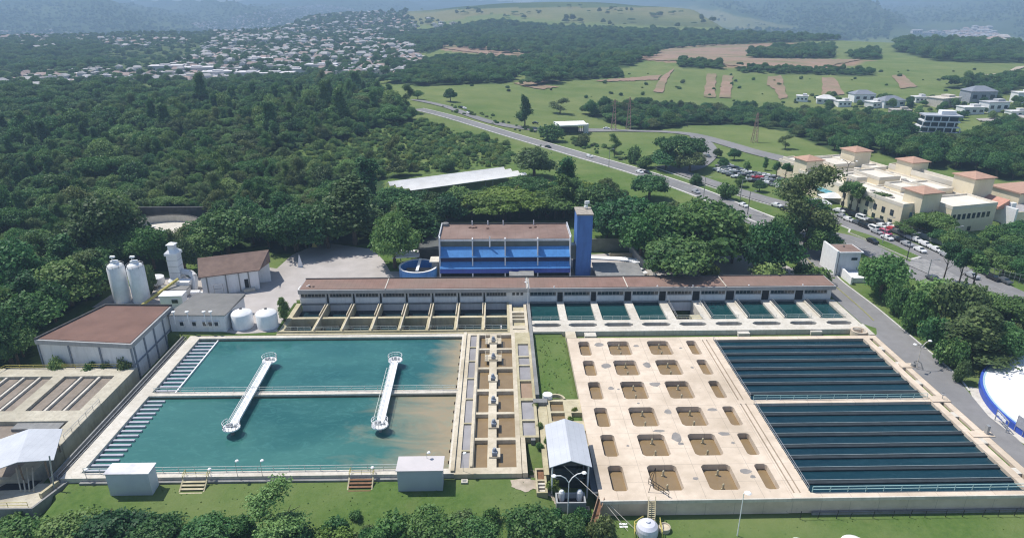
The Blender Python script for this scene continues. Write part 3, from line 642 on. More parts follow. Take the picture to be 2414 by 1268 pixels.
S = empty("valve_platform", (88.3, 115.9, 0), "concrete valve platform with gate wheel by the right basin's middle wall", "platform")
MB().box(86.7, 90.4, 114.9, 117.0, .03, .24).build("slab", pinkc, S)
m = MB(); m.tube((89.2, 116, .24), (89.2, 116, 1.3), .07, 6); m.lathe((89.2, 116, 1.3), [(.35, 0), (.4, .05), (.35, .1)], 12); m.build("gate_wheel", steel, S)
S = empty("valve_platform", (90.5, 130, 0), "rubble topped concrete platform with tangled pipe by the right basin's rear half", "platform")
MB().box(88.2, 91.6, 128.6, 130.4, -.5, .24).build("slab", pinkc, S)
m = MB(); m.path([(90.8, 129.4, .24), (91.0, 129.2, 1.3), (91.6, 129.0, 1.6), (92.1, 128.6, 1.2), (92.3, 128.0, .1)], .12); m.lathe((90.9, 129.2, .24), [(.6, 0), (.5, .6), (.1, .7)], 9); m.build("valve_pipe", greyc, S)
S = empty("corner_manhole", (87.8, 147.3, 0), "round concrete corner chamber where the filters meet the right basin", "chamber")
MB().lathe((87.6, 146.6, -1.2), [(1.9, 0), (1.9, 1.45), (1.5, 1.45), (1.5, .2), (.01, .2)], 20).build("ring_wall", pinkc, S)
MB().box(89.0, 90.3, 144.3, 150, -1.2, .2).build("side_wall", whitec, S)

# ------------------------------------------------------------------ filter blocks and gallery
S = empty("filter_block", (-25, 147, 0), "eight deep dark filter bays with mossy yellowish walls, behind the turquoise basin", "filter block", "filter blocks before the long gallery")
ed = [-53.2, -45.6, -38.7, -31.6, -24.7, -17.8, -10.9, -4.1, 2.3]
fx = [-53.9]
for e in ed[:-1]: fx += [e - .42 + (.0 if e != ed[0] else .4), e + .5]
fx += [1.9, 2.5]; fx = fx[1:]; fx[0] = -53.9
fy = [147.2, 149.4, 156.0, 156.9, 165.3]
MB().grid(fx, fy, lambda i, j: i % 2 == 1 and j in (1, 3), -5.2, .02).build("bay_wall", yellowc, S)
MB().grid(fx[:2] + [fx[-2]], [148.0, 148.1], lambda i, j: False, .02, .5).build("low_parapet", yellowc, S)
m = MB()
for e in ed[1:-1]: m.box(e + .22, e + .48, 149.0, 164.0, .02, .55); m.box(e - .40, e - .2, 157, 164.0, .02, .55)
m.build("divider_upstand", cream, S)
sheet("dark_water", -53.5, 2.3, 149.3, 165.35, -2.2, wat_dark)
for a, b in zip(fx[1::2], fx[2::2]):
    MB().box(a, b, 150.6, 151.2, -2.8, -1.9).box(a, b, 158.4, 159.4, -2.6, -1.1).build("cross_beam", cream, S)
    MB().rail([(a + .1, 149.6, -.05), (b - .1, 149.6, -.05)], 1.0, 1.6, .035).build("railing", railm, S)
m = MB()
for k in range(7): m.box(.2, .5, 152 + k * .9, 152.4 + k * .9, -2.5, -1.9)
m.build("float_row", white, S)
S = empty("inlet_stair", (4.6, 155, 0), "stepped cream concrete inlet channel between the two rows of filter bays", "channel")
MB().grid([2.51, 3.2, 6.3, 7.0], [147.31, 149.0, 149.4, 151, 154.5, 155.0, 156.5, 157.0, 158.5, 159.5, 164.2], lambda i, j: i == 1 and j in (1, 3, 5, 7, 9), -2.8, .05).build("channel_wall", cream, S)
MB().box(3.15, 6.35, 149.3, 164.1, -2.4, -.75).build("channel_floor", yellowc, S)
S = empty("filter_block", (48, 147, 0), "nine filter bays of dark teal water with bright cream walkways, on the right", "filter block", "filter blocks before the long gallery")
rx = [7.96, 8.0, 15.2, 17.1, 24.2, 26.0, 33.2, 35.4, 42.5, 44.7, 51.5, 53.8, 60.5, 63.1, 70.2, 72.5, 79.2, 81.7, 88.0, 90.0]
BW = MB().grid(rx, [147.6, 150.2, 152.2, 153.9, 165.3], lambda i, j: i % 2 == 1 and j in (1, 3) , -5.2, .04); m = BW
for i in range(1, len(rx) - 1, 2):
    for cx_, sx in ((rx[i], 1), (rx[i + 1], -1)):
        m.prism([(cx_, 150.2), (cx_ + sx * .9, 150.2), (cx_, 150.9)], -1, .03); m.prism([(cx_, 152.2), (cx_ + sx * .9, 152.2), (cx_, 151.5)], -1, .03)
m.build("bay_wall", whitec, S)
MB().box(8, 88, 150.1, 152.3, -3.6, -3.0).build("slot_floor", darkstuff, S)
for i in range(1, len(rx) - 1, 2):
    a, b = rx[i], rx[i + 1]
    if i != 9: sheet("teal_water", a - .1, b + .1, 153.8, 165.35, -.55, wat_filt)
    MB().rail([(a + .1, 154.1, .0), (b - .1, 154.1, .0)], 1.0, 2.3, .04).build("railing", railm, S)
    if i >= 9: MB().rail([(a + .15, 154.2, .04), (a + .15, 164, .04)], 1.0, 2.0, .04).build("railing", steel, S)
    if i >= 11: MB().box(a - .5, a - .2, 154, 164, .04, .5).build("pipe_upstand", whitec, S)
MB().box(44.6, 51.6, 153.8, 164.3, -5.0, -4.4).build("empty_bay_floor", darkc, S)
MB().box(48.9, 51.4, 154.0, 157.2, -4.4, -.3).build("inner_wall", yellowc, S)
MB().rail([(44.9, 155.2, -1.5), (48.9, 155.2, -1.5)], 1.4, 1.2, .05).build("railing", yellowpipe, S)
m = MB()
for a, y0 in ((20.5, 145.6), (58, 146.2), (76, 146.8)): m.box(a, a + 2.8, y0, 147.58, -1.2, -.25)
m.build("valve_box", whitec, S)
MB().box(15.9, 18.3, 144.25, 147.58, -1.5, .02).build("walkway", cream, S)

G_ = empty("filter_gallery", (18, 168, 0), "long low building with pinkish flat roof and window bands behind the filter bays", "gallery building")
MB().box(-52.6, 89.2, 164.6, 171.0, -3.5, 3.5).build("wall", offwhite, G_)
MB().box(-53.0, 89.8, 163.7, 171.5, 3.5, 4.75).build("roof_fascia", mk("grey_fascia", (.42, .41, .40), (.36, .35, .35), .4, .85, streak=.3, big=.3), G_)
m = MB()
for a, b in ((-52.6, -30.2), (-30.1, 7.0), (8.0, 33.9), (34.0, 60.2), (60.3, 89.4)): m.box(a, b, 164.1, 171.2, 4.75, 4.9)
m.build("roof", pinkroof, G_)
for x in (-30.15, 7.5, 33.95, 60.25): MB().box(x - .12, x + .12, 163.8, 171.3, 4.75, 5.05).build("roof_joint", whitec, G_)
bays = [(a, b) for a, b in zip(fx[1::2], fx[2::2])] + [(rx[i], rx[i + 1]) for i in range(1, len(rx) - 1, 2)]
for a, b in bays:
    n = 7; wd = (b - a - .3) / n; f = MB(); p = MB()
    f.box(a + .1, b - .1, 164.42, 164.58, 2.0, 2.14).box(a + .1, b - .1, 164.42, 164.58, 3.36, 3.48)
    for k in range(n + 1): x = a + .15 + k * wd; f.box(x - .05, x + .05, 164.42, 164.58, 2.14, 3.36)
    fo = f.build("window", steel, G_); MB().box(a + .14, b - .14, 164.50, 164.585, 2.1, 3.38).build("pane", glass, fo)
    MB().box(a, b, 164.3, 164.59, .35, 1.9).build("wall_panel", offwhite, G_)
    MB().box(a, b, 164.35, 164.59, -.5, -.1).build("ledge", greyc, G_)
for (a, b), (c, d) in zip(bays, bays[1:]):
    if c - b < 3: MB().box(b + .25, c - .25, 164.45, 164.59, .06, 3.2).build("door", darkstuff, G_)
for k in range(3): MB().box(3.4 + k * 1.1, 4.1 + k * 1.1, 164.5, 164.59, 2.2, 3.2).build("window", glass, G_)
m = MB(); m.path([(-52.9, 164.8, -.5), (-52.9, 164.8, 3.2), (-52.6, 165.6, 4.2), (-50.5, 166.5, 5.2)], .14); m.box(-53.4, -50.6, 164.9, 167.6, 3.9, 4.4); m.build("roof_pipe", white, G_)
m = MB()
for x in (14.5, 42, 51.5, 66.5, 81): m.lathe((x, 164.4, 4.75), [(.22, 0), (.22, .25), (.12, .4), (.01, .42)], 8)
m.build("roof_vent", white, G_)
m = MB()
for x in (-50.5, -49.6): m.box(x, x + .5, 165.6, 165.9, 4.9, 5.1)
m.build("roof_debris", darkstuff, G_)
MB().box(-52.8, 89.5, 171.0, 171.25, 4.9, 5.2).build("rear_parapet", darkc, G_)
G_.location.y += .95; G_.scale.z = .87
S = empty("gallery_lamp", (7.5, 163.3, 0), "white pole lamp with curved head in front of the gallery roof joint", "lamp")
m = MB(); m.tube((7.5, 163.2, 0), (7.5, 163.2, 6.0), .12, 8, .07); m.path([(7.5, 163.2, 6.0), (7.3, 163.0, 6.6), (6.9, 162.8, 6.9)], .07); m.build("pole", white, S)
MB().lathe((6.8, 162.75, 6.75), [(.01, .2), (.25, .15), (.3, 0), (.01, -.05)], 10).build("lamp_head", white, S)

# ------------------------------------------------------------------ blue control building and tower
B_ = empty("blue_building", (1.7, 188, 0), "blue three bay-high office block with brown flat roof behind the gallery", "building")
x0, x1, yf, yb, H = -17.0, 20.4, 183.2, 197.6, 11.2
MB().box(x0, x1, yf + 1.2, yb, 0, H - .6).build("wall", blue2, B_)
MB().box(x0 - .3, x1 + .3, yf + 1.0, yb + .3, H - .6, H).build("roof_slab", offwhite, B_)
MB().box(x0, x1, yf + 1.1, yb, H, H + .12).build("roof", brownroof, B_)
m = MB(); m.box(x0 - .3, x1 + .3, yb, yb + .3, H + .0, H + .5)
m.build("rear_parapet", darkc, B_)
MB().box(x0, x1, yf + 1.05, yf + 1.19, 9.0, H - .62).build("glass_band", glassg, B_)
for z1, z0, ya, yb_ in ((9.0, 6.6, .95, -1.35), (5.0, 3.5, -.7, -2.35)):
    m = MB(); m.add([(x0, yf + ya, z1), (x1, yf + ya, z1), (x1, yf + yb_, z0), (x0, yf + yb_, z0), (x0, yf + ya, z1 - .2), (x1, yf + ya, z1 - .2), (x1, yf + yb_ + .1, z0 - .2), (x0, yf + yb_ + .1, z0 - .2)],
          [(3, 2, 1, 0), (4, 5, 6, 7), (2, 3, 7, 6), (0, 3, 7, 4), (1, 2, 6, 5)]); m.build("sun_panel", blue1, B_)
MB().box(x0, x1, yf - .65, yf + 1.15, 4.75, 6.2).build("spandrel", mk("shaded_blue_band", (.018, .025, .10), (.014, .02, .08), .4, .5), B_)  # shade under the upper sun panel, put into the band's colour
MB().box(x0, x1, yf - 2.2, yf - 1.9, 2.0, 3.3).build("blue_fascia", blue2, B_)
MB().box(x0, x1, yf + 1.0, yf + 1.19, .05, 2.4).build("ground_floor_glazing", darkstuff, B_)  # near-black panel stands for the shade of the open ground floor
for k in range(5):
    x = x0 + (x1 - x0) * k / 4; hh = H + (.9 if k in (0, 4) else .45)
    m = MB(); m.add([(x - .16, yf - 2.6, 0), (x + .16, yf - 2.6, 0), (x + .16, yf + 1.2, 0), (x - .16, yf + 1.2, 0), (x - .16, yf - .1, hh), (x + .16, yf - .1, hh), (x + .16, yf + 1.2, hh), (x - .16, yf + 1.2, hh)],
                     [(0, 1, 5, 4), (1, 2, 6, 5), (2, 3, 7, 6), (3, 0, 4, 7), (4, 5, 6, 7)]); m.build("fin", offwhite, B_)
for x in (x0 - .45, x1 + .12):
    MB().box(x, x + .33, yf + 1.3, yb, .02, H + .8).build("end_wall", mk("pale_end_wall", (.48, .49, .52), (.4, .41, .44), .4, .8), B_)
m = MB()
for px in (1113, 1150, 1186, 1258): x = at(px, 525, 12)[0]; m.box(x - .15, x + .15, yb - .6, yb - .3, H, H + 1.5)
m.box(-2.9, -2.5, yf + .5, yf + .65, H - 2.2, H + 1.0); m.build("vent_stack", white, B_)
m = MB()
for px, py in ((1108, 538), (1115, 539), (1122, 538), (1150, 540), (1250, 538), (1262, 537)): x, y, _ = at(px, py, H); m.obox((x, y, H + .1), (.8, .5, .25), random.random())
m.build("roof_debris", mk("dark_rust", (.09, .045, .03)), B_)
MB().lathe((-16.2, 196.6, H), [(1.0, 0), (1.0, 1.0), (.01, 1.3)], 10).build("roof_tank", greyc, B_)
S = empty("stone_porch", (5.5, 178, 0), "small grey stone porch projecting in front of the blue facade", "porch")
MB().box(3.2, 9.4, 177.6, 181.0, 0, 2.4).build("wall", mk("rough_stone", (.30, .29, .27), (.18, .18, .17), 2.2, 1, .1), S)
MB().prism([(2.8, 177.2), (9.8, 177.2), (9.8, 181.2), (6.2, 181.2), (5.2, 180.0), (2.8, 180.6)], 2.4, 2.75).build("roof", greyc, S)
T_ = empty("blue_tower", (24.2, 187, 0), "tall slender bright blue tower with weathered flat top beside the blue building", "tower")
MB().box(22.2, 26.6, 183.4, 190.6, 0, 18.4).build("shaft", mk("tower_blue", (.085, .20, .50), (.07, .165, .44), .25, .7, .3, streak=.45, big=.4, c3=(.10, .19, .40)), T_)
MB().box(22.0, 26.8, 183.2, 190.8, 18.4, 18.75).build("cap", mk("weathered_cap", (.42, .38, .32), (.25, .22, .19), .9, 1), T_)
m = MB(); m.tube((25.6, 189, 18.7), (25.5, 189, 21.0), .12, 5); m.obox((25.5, 189, 20.2), (1.4, .5, .8), .4); m.obox((25.2, 188.6, 19.2), (.8, .8, .6), .2); m.build("antenna", white, T_)
MB().box(20.6, 22.19, 184, 186.5, 5, 9.3).build("link_corridor", glassg, T_)
S = empty("courtyard_wall", (33, 186, 0), "low pale concrete walls round the yard right of the blue tower", "wall")
MB().box(28.0, 42.0, 203.6, 204.0, 0, 4.4).build("rear_wall", mk("moss_grey_wall", (.25, .27, .21), (.18, .2, .15), .5, 1), S)
m = MB(); m.prism([(41.6, 203.6), (42.1, 203.6), (45.2, 172.5), (44.7, 172.5)], 0, 2.6); m.build("side_wall", whitec, S)
MB().box(34.5, 41.5, 198, 198.3, 0, 1.5).build("low_wall", yellowc, S)
S = empty("flat_canopy", (33, 186, 0), "flat grey roof with wavy white edge in the tower yard", "roof")
m = MB(); m.prism([(27, 192), (38, 191.0), (41.2, 189.2), (41.6, 186.5), (40.0, 186.0), (38.5, 188.0), (30, 189.6), (27, 190)], 2.6, 2.95); m.build("roof_edge", white, S)
MB().box(27.4, 41.0, 175.0, 187.2, 2.3, 2.7).build("roof", greyc, S)
m = MB()
for x in (28.5, 34.5, 40.5): m.tube((x, 176.2, 0), (x, 176.2, 2.3), .2, 8)
m.build("post", greyc, S)
S = empty("white_annex", (51, 190, 0), "low white flat roofed annex with dark openings, half hidden by trees behind gallery", "building")
MB().box(46.2, 58.5, 190.5, 198, 0, 3.6).build("wall", mk("lilac_white", (.50, .49, .55), (.42, .41, .47), .5, .8), S); MB().box(46.0, 58.7, 189.4, 198.2, 3.6, 4.0).build("roof", white, S)
MB().box(47.5, 57.5, 190.3, 190.49, .2, 2.6).build("opening", darkstuff, S)

# left of the blue building
S = empty("round_blue_tank", (-23.5, 184.5, 0), "open round tank with bright blue outer wall beside the blue building", "tank")
MB().lathe((-23.6, 184.6, 0), [(5.6, 0), (5.6, 3.0), (5.2, 3.0), (5.2, .5), (.01, .5)], 32).build("tank_wall", blue1, S)
MB().lathe((-23.6, 184.6, .0), [(5.65, 3.0), (5.65, 3.12), (5.1, 3.12), (5.1, 2.95)], 32).build("rim", white, S)
MB().box(-23.9, -23.1, 180.2, 190.0, 3.13, 3.35).build("bridge", white, S)
sheet("tank_floor", -27.4, -19.8, 181.4, 187.8, 1.2, sand)
S = empty("open_shelter", (-28, 192, 0), "small white flat roofed open shelter by the round blue tank", "shelter")
MB().prism([(-32.0, 190.0), (-24.0, 191.2), (-24.2, 196.6), (-31.2, 197.2)], 3.3, 3.6).build("roof", white, S)
m = MB()
for x, y in ((-31, 190.8), (-25, 191.8), (-30.5, 196.5), (-25, 196)): m.tube((x, y, 0), (x, y, 3.3), .12, 6)
m.build("post", steel, S)
S = empty("dark_annex", (-21, 194, 0), "dark grey mono-pitch annex against left end of the blue building", "building")
MB().prism([(-24.5, 194), (-17.6, 194), (-17.6, 203), (-24.5, 203)], 0, 5.0).build("wall", darkc, S)
MB().prism([(-25.4, 193.0), (-17.5, 193.0), (-17.5, 204.5), (-24.6, 204.5)], 5.0, [5.2, 6.2, 6.8, 5.8]).build("roof", mk("dark_sheet_roof", (.11, .115, .11), (.085, .09, .085), .6, .7, wave=('X', 1.5, .3)), S)
S = empty("grey_kiosk", (-18.9, 184, 0), "small grey kiosk with light roof between blue tank and blue building", "kiosk")
MB().box(-19.6, -17.6, 184, 187.6, 0, 4.4).build("wall", greyc, S); MB().box(-20.2, -17.5, 183.6, 188, 4.4, 4.65).build("roof", whitec, S)

# ------------------------------------------------------------------ buildings on the left
B_ = empty("brown_roofed_hall", (-91, 142, -3), "large white hall with flat reddish brown roof left of the turquoise basin", "building")
q = [(-102.0, 135.2), (-80.2, 132.6), (-80.2, 152.0), (-96.2, 152.6)]
MB().prism(q, -3.4, 4.6).build("wall", offwhite, B_)
def inset(P, d):
    c = (sum(p[0] for p in P) / len(P), sum(p[1] for p in P) / len(P)); return [(p[0] + (c[0] - p[0]) * d, p[1] + (c[1] - p[1]) * d) for p in P]
q2 = [(-102.3, 134.9), (-79.9, 132.3), (-79.9, 152.3), (-96.4, 152.9)]
MB().prism(q2, 4.6, 5.6).build("roof_fascia", mk("grey_roof_fascia", (.40, .40, .40), (.33, .33, .33), .5, .85, streak=.4), B_)
MB().prism(inset(q2, .05), 5.6, 5.72).build("roof", mk("reddish_brown_roof", (.21, .125, .10), (.16, .095, .076), .2, .9, .2, big=.8, c3=(.15, .095, .078), spots=.35, joints=(30, 1.1, .04, .25)), B_)
m = MB(); a, b = Vector((-97.4, 153.3, 6.5)), Vector((-79.9, 152.3, 6.5)); m.prism([(-102.3, 134.9), (-101.8, 135.1), (-96.0, 152.6), (-79.9, 152.0), (-79.9, 152.3), (-96.4, 152.9)], 5.6, 6.05); m.build("parapet", darkc, B_)
pil = mk("bluish_pilaster", (.24, .27, .31), (.2, .22, .26), .5, .8)
for t in (.0, .33, .66, 1): x = -101.9 + 21.6 * t; y = 135.2 - 2.6 * t; MB().box(x - .15, x + .15, y - .28, y + .05, -3.3, 4.58).build("pilaster", pil, B_)
for k in range(5): y = 133.2 + k * 4.5; MB().box(-80.25, -79.95, y, y + .35, -3.3, 4.58).build("pilaster", pil, B_)
m = MB(); m.box(-80.15, -79.96, 132.7, 152, .4, .75); m.build("wall_band", MATS["bluish_pilaster"], B_)
B_ = empty("grey_roofed_workshop", (-74, 155, 0), "white workshop with grey sheet roof and four roof vents, beside the brown roofed hall", "building")
q = [(-79.8, 149.6), (-66.4, 149.2), (-65.6, 160.5), (-77.6, 161.2)]
MB().prism(q, -1, 4.4).build("wall", offwhite, B_); MB().prism(inset(q, -.06), 4.4, [4.6, 4.6, 5.0, 5.0]).build("roof", greyroof, B_)
m = MB()
for x in (-78.0, -74.8, -70.8, -69.2): m.tube((x, 148.6, 2.5), (x, 148.6, 5.6), .13, 6); m.lathe((x, 148.6, 5.6), [(.45, 0), (.45, .22), (.01, .4)], 10)
m.build("vent", white, B_)
for x in (-77.4, -74.4, -71.9, -70.5, -69.0):
    f = MB().box(x, x + 1.1, 149.15 + (x + 79.8) * -.0299 + .3 - .18, 149.58, 1.6, 2.9).build("window", white, B_); MB().box(x + .12, x + .98, 149.05 + (x + 79.8) * -.0299 + .3 - .12, 149.5, 1.72, 2.78).build("pane", glass, f)
for k, px in enumerate((566, 625)):
    x, y, _ = at(px, 779); T = empty("white_tank", (x, y, 0), ["squat white plastic tank touching the grey roofed workshop", "squat white plastic tank by the slender yard tree, right of its twin"][k], "tank", "squat white tanks")
    MB().lathe((x, y + 2.3, 0), [(2.5, 0), (2.55, 3.6), (2.35, 3.85), (.5, 4.75), (.01, 4.8)], 28).build("tank_shell", white, T, smooth=True)
    MB().lathe((x, y + 2.3, 4.72), [(.36, 0), (.36, .2), (.01, .22)], 12).build("lid", darkc, T)
for k, px in enumerate((281, 327)):
    x, y, _ = at(px, 716); T = empty("silo", (x, y + 2, 0), ["tall white cylindrical silo, the outer one farther from the scrubber", "tall white cylindrical silo, the one nearer the scrubber stack"][k], "silo", "white silos")
    MB().lathe((x, y + 2, -1), [(2.15, 0), (2.15, 10.6), (1.7, 11.4), (.75, 11.9), (.01, 12.0)], 26).build("shell", white, T, smooth=True)
    m = MB(); m.box(x - .8, x + .8, y + 1.4, y + 2.6, 10.8, 11.5); m.tube((x - .4, y + 2, 10.5), (x - .4, y + 2, 12.6), .1, 6); m.box(x - .75, x + .35, y + 1.6, y + 2.4, 12.3, 12.75); m.build("filter_unit", white, T)
    MB().rail([(x + 2.1 * math.cos(t), y + 2 + 2.1 * math.sin(t), 9.7) for t in [R(a) for a in range(0, 361, 40)]], .9, 1.2, .03).build("railing", steel, T)
T = empty("scrubber_stack", (-90.5, 178, 0), "white square scrubber stack with stepped necked top beside the gable workshop", "stack")
x, y = -90.2, 178.0
MB().prism([(x - 1.45, y - 1.45), (x + 1.45, y - 1.45), (x + 1.45, y + 1.45), (x - 1.45, y + 1.45)], 2.8, 9.6).build("shaft", white, T)
m = MB(); m.box(x - 1.75, x + 1.75, y - 1.75, y + 1.75, 9.6, 10.3); sq = lambda h: [(x - h, y - h), (x + h, y - h), (x + h, y + h), (x - h, y + h)]
m.add([(a, b, 10.3) for a, b in sq(1.75)] + [(a, b, 11.2) for a, b in sq(.85)], [(0, 1, 5, 4), (1, 2, 6, 5), (2, 3, 7, 6), (3, 0, 4, 7)]); m.box(x - .85, x + .85, y - .85, y + .85, 11.2, 12.4); m.box(x - 1.15, x + 1.15, y - 1.15, y + 1.15, 12.4, 12.6)
m.add([(a, b, 12.6) for a, b in sq(1.15)] + [(x, y, 13.2)], [(0, 1, 4), (1, 2, 4), (2, 3, 4), (3, 0, 4)]); m.build("top", white, T)
m = MB()
for z in (4.5, 6.4, 8.2): m.box(x - 1.5, x + 1.5, y - 1.5, y + 1.5, z, z + .07)
m.build("flange", steel, T)
MB().lathe((x, y, -.5), [(2.6, 0), (2.6, 2.4), (1.9, 3.3), (.01, 3.4)], 20).build("base_tank", white, T)
m = MB(); m.path([(x + 1.3, y, 4.4), (x + 4.0, y - .5, 4.2), (x + 5.2, y - 1.2, 3.4), (x + 5.6, y - 3.2, .2)], .9, 10); m.build("duct", offwhite, T)
MB().box(x + 1.5, x + 5.0, y - 4.8, y - 2.0, 1.8, 3.1).build("fan_housing", white, T)
T = empty("round_feed_tank", (-97.0, 178, 0), "low round white tank on legs left of the scrubber stack", "tank")
MB().lathe((-96.2, 177.6, 1.0), [(2.1, 0), (2.2, .2), (2.2, 2.0), (.6, 2.6), (.01, 2.6)], 22).build("tank_shell", offwhite, T, smooth=False)
m = MB()
for a in range(0, 360, 60): m.tube((-96.2 + 1.9 * math.cos(R(a)), 177.6 + 1.9 * math.sin(R(a)), -.5), (-96.2 + 1.9 * math.cos(R(a)), 177.6 + 1.9 * math.sin(R(a)), 1.05), .14, 6)
m.build("leg", whitec, T)
T = empty("screw_conveyor", (-92, 168, 1), "sloping yellowish screw conveyor rising beside the silos", "conveyor")
m = MB(); m.tube((-93.8, 163.5, .6), (-88.2, 174.0, 3.8), .38, 8); m.build("tube", yellowpipe, T); m = MB(); m.tube((-90.5, 169.6, 0), (-90.5, 169.6, 2.4), .12, 6); m.build("support", steel, T)
T = empty("plant_kiosk", (-85.6, 163.5, 0), "small white equipment kiosk behind the grey roofed workshop", "kiosk")
MB().obox((-85.6, 164.6, 0), (5.6, 3.2, 3.4), .05).build("wall", white, T); MB().obox((-85.6, 164.6, 3.4), (6.0, 3.6, .2), .05).build("roof", offwhite, T)
m = MB(); m.box(-85.3, -83.8, 162.8, 162.98, 1.6, 2.5); m.build("window", glass, T)
T = empty("process_frame", (-90, 172.5, 0), "grey open process building with white panels under the scrubber fan", "building")
MB().box(-92.5, -85.0, 170.5, 173.5, 0, 1.9).build("wall", offwhite, T); MB().box(-92.8, -84.8, 170.2, 173.7, 1.9, 2.2).build("roof", greyc, T)
m = MB(); m.box(-91.5, -90, 170.3, 170.49, .1, 1.6).box(-89.0, -88.0, 170.3, 170.49, .1, 1.6); m.build("opening", darkstuff, T)
T = empty("transfer_pump", (-82.6, 172.0, 0), "white pump set lying at the gable workshop corner", "pump")
m = MB(); m.tube((-84.0, 171.4, .8), (-81.6, 171.4, .8), .75, 10); m.tube((-81.6, 171.4, .8), (-80.8, 171.4, .8), .35, 8); m.box(-84, -81, 170.8, 172, 0, .3); m.build("casing", white, T)
# gable workshop, turned to the yard
B_ = empty("gable_workshop", (-72, 178, 0), "white gable roofed workshop with weathered brown tiles facing the yard", "building")
A0 = Vector((-80.4, 170.6, 0)); A1 = Vector((-66.8, 175.6, 0)); u = (A1 - A0).normalized(); v = Vector((-u.y, u.x, 0)); D = 13.5; LN = (A1 - A0).length
def loc(s, t, z=0): p = A0 + u * s + v * t; return (p.x, p.y, z)
LB = LN + 3.2
def wallprism(P, z0, z1): return MB().prism([loc(*p)[:2] for p in P], z0, z1)
m = wallprism([(0, 0), (LN, 0), (LN, 4.5), (LB, 4.5), (LB, D), (0, D)], -.3, 5.6)
for s in (0, LB): m.add([loc(s, 0, 5.6), loc(s, D, 5.6), loc(s, D / 2, 8.4)], [(0, 1, 2)])
m.build("wall", offwhite, B_)
m = MB(); e = .5
for a, b, c, d in (((-e, -e, 5.55), (LN + e, -e, 5.55), (LB + e, D / 2, 8.6), (-e, D / 2, 8.6)), ((LB + e, D + e, 5.55), (-e, D + e, 5.55), (-e, D / 2, 8.6), (LB + e, D / 2, 8.6))):
    P = [loc(*a), loc(*b), loc(*c), loc(*d)]; m.add(P + [(p[0], p[1], p[2] + .25) for p in P], [(3, 2, 1, 0), (4, 5, 6, 7), (0, 1, 5, 4), (1, 2, 6, 5), (3, 0, 4, 7)])
P = [loc(LN + e, -e, 5.56), loc(LB + e, 4.0, 5.9), loc(LB + e, D / 2, 8.59)]; m.add([(p[0], p[1], p[2] + .2) for p in P], [(0, 1, 2)])
m.build("roof", tileroof, B_)
for s in (1.2, 6.0, 9.3, 11.8): MB().prism([loc(s, -.16)[:2], loc(s + .3, -.16)[:2], loc(s + .3, -.01)[:2], loc(s, -.01)[:2]], 0, 5.4).build("pilaster", greyc, B_)
MB().prism([loc(10.7, -.1)[:2], loc(11.7, -.1)[:2], loc(11.7, -.01)[:2], loc(10.7, -.01)[:2]], .9, 3.4).build("door", darkstuff, B_)
MB().prism([loc(10.2, -1.3)[:2], loc(13.2, -1.3)[:2], loc(13.2, -.02)[:2], loc(10.2, -.02)[:2]], 0, .85).build("step", whitec, B_)
m = MB(); m.path([loc(2.9, -1.4, 0), loc(2.9, -1.4, 3.4), loc(5.2, -1.4, 3.4), loc(5.2, -1.4, 0)], .1); m.path([loc(2.9, -1.4, 2.2), loc(4.8, -1.4, 2.2)], .12); m.build("pipe_frame", steel, B_)
m = MB(); P = [(-.55, -.6), (-.55, D / 2)]; m.add([loc(-.56, -.55, 5.5), loc(-.56, -.55, 6.0), loc(-.56, D / 2, 9.0), loc(-.56, D / 2, 8.5)], [(0, 1, 2, 3)]); m.build("verge_board", white, B_)
m = MB(); m.add([loc(LB + 8, 13, 0), loc(LB + 9.6, 13, 0), loc(LB + 8.8, 13.3, 4.2), loc(LB + 8.6, 14.2, 0)], [(0, 1, 2), (1, 3, 2), (3, 0, 2)]); m.build("white_tarp_cone", white, label="small pointed white tarpaulin standing behind the gable workshop", cat="tarpaulin")
m = MB(); x, y, _ = at(741, 583); m.add([(x - .8, y, 0), (x + 1.1, y, 0), (x + .2, y + 1.2, 0), (x - .2, y + .3, 2.3)], [(0, 1, 3), (1, 2, 3), (2, 0, 3)]); m.build("yellow_tent", yellowpipe, label="small yellow pyramid tent in tree shade at the yard's back", cat="tent")
# round tank in the trees
T = empty("round_basin", (-125, 222, 0), "old round concrete basin with dark wall half hidden in the left wood", "tank")
MB().lathe((-117, 222, 0), [(15, 0), (15, 3.2), (14.3, 3.2), (14.3, .6), (.01, .6)], 40).build("tank_wall", whitec, T)
MB().lathe((-117, 222, 3.2), [(14.6, 0), (14.6, .25), (14.2, .25)], 40).build("rim", darkc, T)
MB().box(-117.6, -116.6, 208, 222, 3.3, 3.6).build("bridge", white, T)
MB().lathe((-112, 217, .6), [(2.2, 0), (2.2, 2.4), (.01, 2.4)], 16).build("green_tank", mk("green_tank_paint", (.16, .33, .27), (.12, .27, .22), 1, .8), T)
MB().box(-136, -96, 238, 239, 0, 5.5).build("long_dark_wall", darkc, label="long dark grey wall in the wood behind the old round basin", cat="wall")

